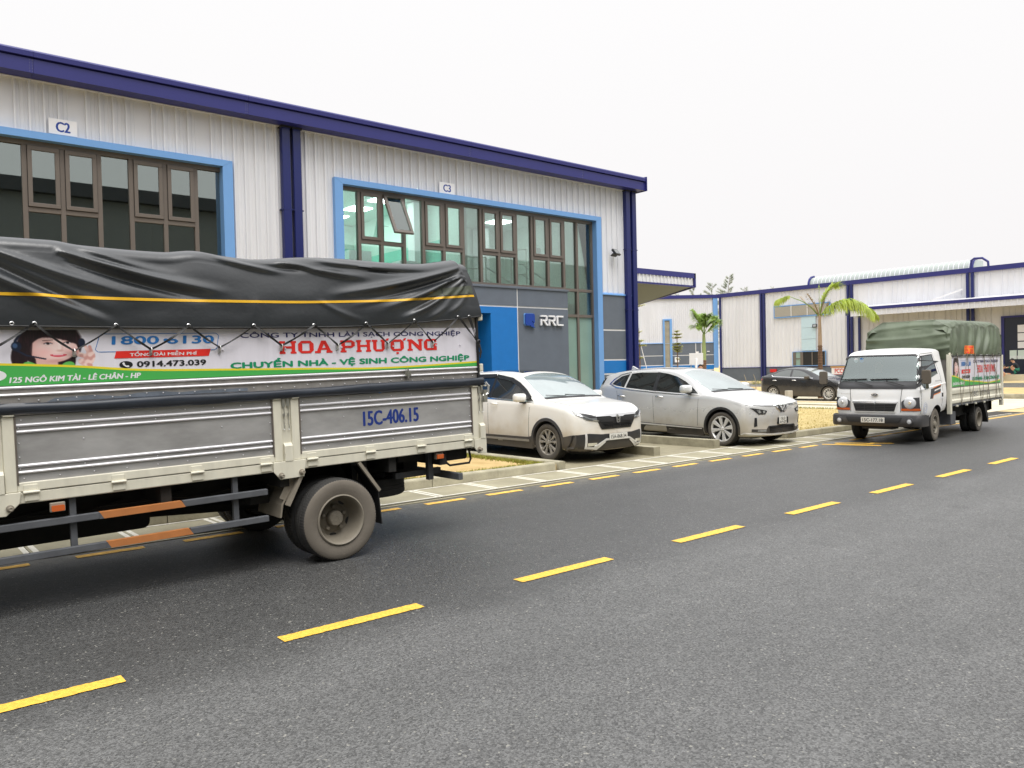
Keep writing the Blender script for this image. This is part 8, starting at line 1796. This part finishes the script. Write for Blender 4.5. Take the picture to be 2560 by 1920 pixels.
for z in (0.72, 0.95): part('bar', MB().tube([rr1*0.05+Vector((0, 0, z)), rr1*0.42+Vector((0, 0, z))], 0.010, 5), M['mudarm'], gr)
for x, y, w_, lab in ((26.2, 13.3, 1.5, 'low white barrier on small feet beyond the lawn, nearer the bollard'), (25.9, 11.9, 1.1, 'low white barrier on small feet beyond the lawn, nearer the small truck')):
    lb = thing('low_barrier', lab, 'barrier', (x, y, 0), (0, 0, pi/2), group='low white barriers behind the lawn'); part('beam', MB().box(-w_/2, w_/2, -0.06, 0.06, 0.16, 0.24), M['wline'], lb, bevel=0.02)
    for k in (-0.3, 0.3): part('foot', MB().bar((k*w_-0.05, 0, 0), (k*w_, 0, 0.17), 0.1, 0.02, (0, 1, 0)).bar((k*w_+0.05, 0, 0), (k*w_, 0, 0.17), 0.1, 0.02, (0, 1, 0)), M['mull'], lb)
fc = thing('fire_sign', 'white panel with red border and red lettering PCCC behind the truck mirror', 'sign', (49.8, 26.0, 0.62))
part('panel', MB().box(0, 0.04, -0.75, 0.75, 0.25, 0.72), M['signw'], fc); part('border', MB().box(-0.01, 0.0, -0.75, 0.75, 0.69, 0.72).box(-0.01, 0.0, -0.75, 0.75, 0.25, 0.27), M['redp'], fc); part('roof_edge', MB().box(-0.05, 0.1, -0.80, 0.80, 0.72, 0.78), mat('ochre_edge', L(206, 170, 96), 0.6), fc); part('leg', MB().box(0, 0.04, 0.6, 0.64, -0.3, 0.25), M['mudarm'], fc); part('leg', MB().box(0, 0.04, -0.64, -0.6, -0.3, 0.25), M['mudarm'], fc)
lettering('lettering', 'PCCC', M['redp'], fc, Vector((-0.012, 0.52, 0.33)), Vector((0, -1, 0)), Vector((0, 0, 1)), 0.75, 0.30, bold=0.02)
tag(part('fire_hose_box', MB().box(0, 0.12, -0.25, 0.25, 0.0, 0.22), M['redp'], loc=(FX-0.20, 32.35, 1.05), bevel=0.01), 'red box on the factory wall above the boot of the black sedan', 'box')
sp_ = thing('striped_post', 'orange and black banded post at the corner of the dark factory door', 'post', (50.3, 16.93, 0.38))
part('post', MB().lathe([(0.07, 0), (0.07, 1.25), (0, 1.25)], 14), M['ink'], sp_, 40)
for z in (0.55, 0.80, 1.05): part('orange_band', MB().lathe([(0.075, z), (0.075, z+0.13)], 14), M['orangep'], sp_, 40)
# ------------------------------------------------------------------ people
M['skin'] = mat('skin', L(196, 150, 122), 0.6); M['hair'] = mat('black_hair', (0.012, 0.010, 0.010), 0.5)
def person(label, J, cloth, loc, rz, group=None, hair=True):
    """J: joint name -> (x, y, z); faces +x. one skinned mesh, clothes coloured by region"""
    t = thing('person', label, 'person', loc, (0, 0, rz), group)
    R_ = dict(pelvis=0.13, waist=0.115, chest=0.135, neck=0.055, head=0.095, crown=0.085, shl=0.065, ell=0.042, hal=0.030, shr=0.065, elr=0.042, har=0.030, hil=0.085, knl=0.055, anl=0.038, tol=0.032, hir=0.085, knr=0.055, anr=0.038, tor=0.032)
    E_ = [('pelvis', 'waist'), ('waist', 'chest'), ('chest', 'neck'), ('neck', 'head'), ('head', 'crown'), ('chest', 'shl'), ('shl', 'ell'), ('ell', 'hal'), ('chest', 'shr'), ('shr', 'elr'), ('elr', 'har'), ('pelvis', 'hil'), ('hil', 'knl'), ('knl', 'anl'), ('anl', 'tol'), ('pelvis', 'hir'), ('hir', 'knr'), ('knr', 'anr'), ('anr', 'tor')]
    names = list(J); vs_ = [Vector(J[k]) for k in names]; es = [(names.index(a), names.index(b)) for a, b in E_ if a in J and b in J]; rad = [R_[k] for k in names]; lab_ = [cloth.get(k, 0) for k in names]
    for h_, el in (('hal', 'ell'), ('har', 'elr')):
        if h_ in J:
            b = names.index(h_); d = (Vector(J[h_])-Vector(J[el])).normalized(); sd = d.cross(Vector((0, 0, 1))); sd = sd.normalized() if sd.length > .1 else Vector((0, 1, 0)); palm = len(vs_); vs_.append(Vector(J[h_])+d*0.07); rad.append(0.028); es.append((b, palm)); lab_.append(2)
            for k in range(5):
                o = (k-2)*0.018 if k < 4 else 0.05; base = vs_[palm]+sd*o*(1 if k < 4 else 0.6); ln = (0.055, 0.065, 0.06, 0.045, 0.035)[k]
                i1 = len(vs_); vs_.append(base+d*0.03*(1 if k < 4 else 0)); rad.append(0.010); lab_.append(2); es.append((palm, i1)); vs_.append(base+d*(0.03+ln)+Vector((0, 0, -0.02))); rad.append(0.008); lab_.append(2); es.append((i1, i1+1))
    me = bpy.data.meshes.new('body'); me.from_pydata(vs_, es, []); o = put('body', me, t); sk = o.modifiers.new('skin', 'SKIN')
    for i, v in enumerate(me.skin_vertices[0].data): v.radius = (rad[i], rad[i]); v.use_root = (i == 0)
    sb_ = o.modifiers.new('sub', 'SUBSURF'); sb_.levels = 1; apply_mods(o)
    for m_ in (M['skin'], cloth['shirt'], cloth['trousers']): pass
    o.data.materials.clear(); [o.data.materials.append(m_) for m_ in (cloth['shirt'], cloth['trousers'], M['skin'], M['ink'])]
    reg = {'pelvis': 1, 'waist': 0, 'chest': 0, 'shl': 0, 'shr': 0, 'ell': cloth.get('fore', 0), 'elr': cloth.get('fore', 0), 'hil': 1, 'hir': 1, 'knl': 1, 'knr': 1, 'anl': 1, 'anr': 1, 'tol': 3, 'tor': 3, 'neck': 2, 'head': 2, 'crown': 2, 'hal': 2, 'har': 2}
    lb_ = [reg[k] for k in names]+[2]*(len(vs_)-len(names))
    for p in o.data.polygons:
        c = p.center; p.material_index = lb_[min(range(len(vs_)), key=lambda i: (vs_[i]-c).length-rad[i]*0.6)]; p.use_smooth = True
    H = Vector(J['head']); Cn = Vector(J['crown']); upv = (Cn-H).normalized(); fwv = Vector((1, 0, 0)); fwv = (fwv-upv*fwv.dot(upv)).normalized(); sdv = upv.cross(fwv)
    hm = MB()
    for i in range(7):
        for j in range(14):
            th = lerp(0.0, 1.75, i/6); ph = 2*pi*j/14; fr = cos(ph); thh = th*(0.62 if fr > 0.3 else 1.0); hm.v.append(tuple(H+upv*0.045+(upv*cos(thh)*0.112+fwv*(sin(thh)*cos(ph)*0.105-0.006)+sdv*sin(thh)*sin(ph)*0.095)))
    for i in range(6):
        for j in range(14): hm.face((i*14+j, i*14+(j+1) % 14, (i+1)*14+(j+1) % 14, (i+1)*14+j))
    part('hair' if hair else 'cap', hm, M['hair'] if hair is True else hair or M['hair'], t, 60)
    fm = MB()
    for s in (-1, 1): c = H+fwv*0.092+sdv*s*0.032+upv*0.025; fm.box(c.x-.006, c.x+.006, c.y-.011, c.y+.011, c.z-.006, c.z+.006)
    c = H+fwv*0.093-upv*0.045; fm.box(c.x-.005, c.x+.005, c.y-.02, c.y+.02, c.z-.004, c.z+.004); stuff(part('face_features', fm, M['ink'], t))
    nm_ = MB(); c = H+fwv*0.095; nm_.tube([c+upv*0.02, c+fwv*0.022-upv*0.015], [0.008, 0.013], 6); part('nose', nm_, M['skin'], t, 60)
    for s in (-1, 1): c = H+sdv*s*0.09+upv*0.005; part('ear', MB().tube([c-upv*0.025, c+upv*0.025], [0.012, 0.016], 6), M['skin'], t, 60)
    return t
sit = dict(pelvis=(0, 0, 0.12), waist=(0.0, 0, 0.30), chest=(0.02, 0, 0.50), neck=(0.03, 0, 0.66), head=(0.06, 0, 0.78), crown=(0.05, 0, 0.90), shl=(0.02, 0.19, 0.58), ell=(0.10, 0.26, 0.34), hal=(0.34, 0.16, 0.36), shr=(0.02, -0.19, 0.58), elr=(0.12, -0.26, 0.34), har=(0.34, -0.14, 0.38), hil=(0.06, 0.10, 0.10), knl=(0.46, 0.13, 0.14), anl=(0.50, 0.12, -0.28), tol=(0.62, 0.12, -0.31), hir=(0.06, -0.10, 0.10), knr=(0.46, -0.13, 0.14), anr=(0.50, -0.12, -0.28), tor=(0.62, -0.12, -0.31))
Kd = Matrix.Rotation(KT, 4, 'Z'); off = Kd @ Vector((0.0, CY+0.36, 0.80)); 
dark = mat('dark_shirt', L(40, 44, 52), 0.8); navyt = mat('navy_trousers', L(36, 42, 60), 0.85)
person('man in a dark shirt sitting in the passenger seat of the small truck', sit, dict(shirt=dark, trousers=navyt, fore=2), (17.44+off.x, 6.98+off.y, off.z), KT+pi)
off = Kd @ Vector((0.02, CY-0.38, 1.02))
cr = dict(pelvis=(0, 0, 0.26), waist=(0.06, 0, 0.38), chest=(0.16, 0, 0.55), neck=(0.24, 0, 0.69), head=(0.31, 0, 0.78), crown=(0.33, 0, 0.90), shl=(0.17, 0.18, 0.62), ell=(0.34, 0.22, 0.42), hal=(0.52, 0.12, 0.40), shr=(0.17, -0.18, 0.62), elr=(0.34, -0.22, 0.42), har=(0.52, -0.10, 0.42), hil=(0.02, 0.11, 0.25), knl=(0.40, 0.19, 0.42), anl=(0.12, 0.15, 0.09), tol=(0.30, 0.17, 0.04), hir=(0.02, -0.11, 0.25), knr=(0.40, -0.19, 0.42), anr=(0.12, -0.15, 0.09), tor=(0.30, -0.17, 0.04))
person('man in black shirt and teal trousers squatting on the loading dock at the right edge', cr, dict(shirt=dark, trousers=mat('teal_trousers', L(46, 120, 98), 0.85), fore=2), (50.9, 16.12, 0.745), R(100))
person('person in green shirt and pale trousers squatting behind the tail of the small truck', cr, dict(shirt=mat('green_shirt', L(70, 84, 62), 0.85), trousers=mat('pale_trousers', L(200, 180, 150), 0.85), fore=2), (49.6, 16.78, 0.40), R(-70))
std = dict(pelvis=(0, 0, 0.95), waist=(0, 0, 1.10), chest=(0, 0, 1.32), neck=(0, 0, 1.50), head=(0.02, 0, 1.60), crown=(0.01, 0, 1.69), shl=(0, 0.19, 1.42), ell=(0.03, 0.26, 1.14), hal=(0.14, 0.24, 0.94), shr=(0, -0.19, 1.42), elr=(0.03, -0.26, 1.14), har=(0.14, -0.24, 0.94), hil=(0, 0.10, 0.90), knl=(0.02, 0.11, 0.50), anl=(0, 0.11, 0.10), tol=(0.14, 0.12, 0.035), hir=(0, -0.10, 0.90), knr=(0.02, -0.11, 0.50), anr=(0, -0.11, 0.10), tor=(0.14, -0.12, 0.035))
person('person in a light blue shirt by the white pole, head showing over the silver SUV', std, dict(shirt=mat('light_blue_shirt', L(120, 180, 230), 0.8), trousers=navyt, fore=2), (28.62, 21.45, -0.02), R(215))
# ------------------------------------------------------------------ end
bpy.context.view_layer.update()
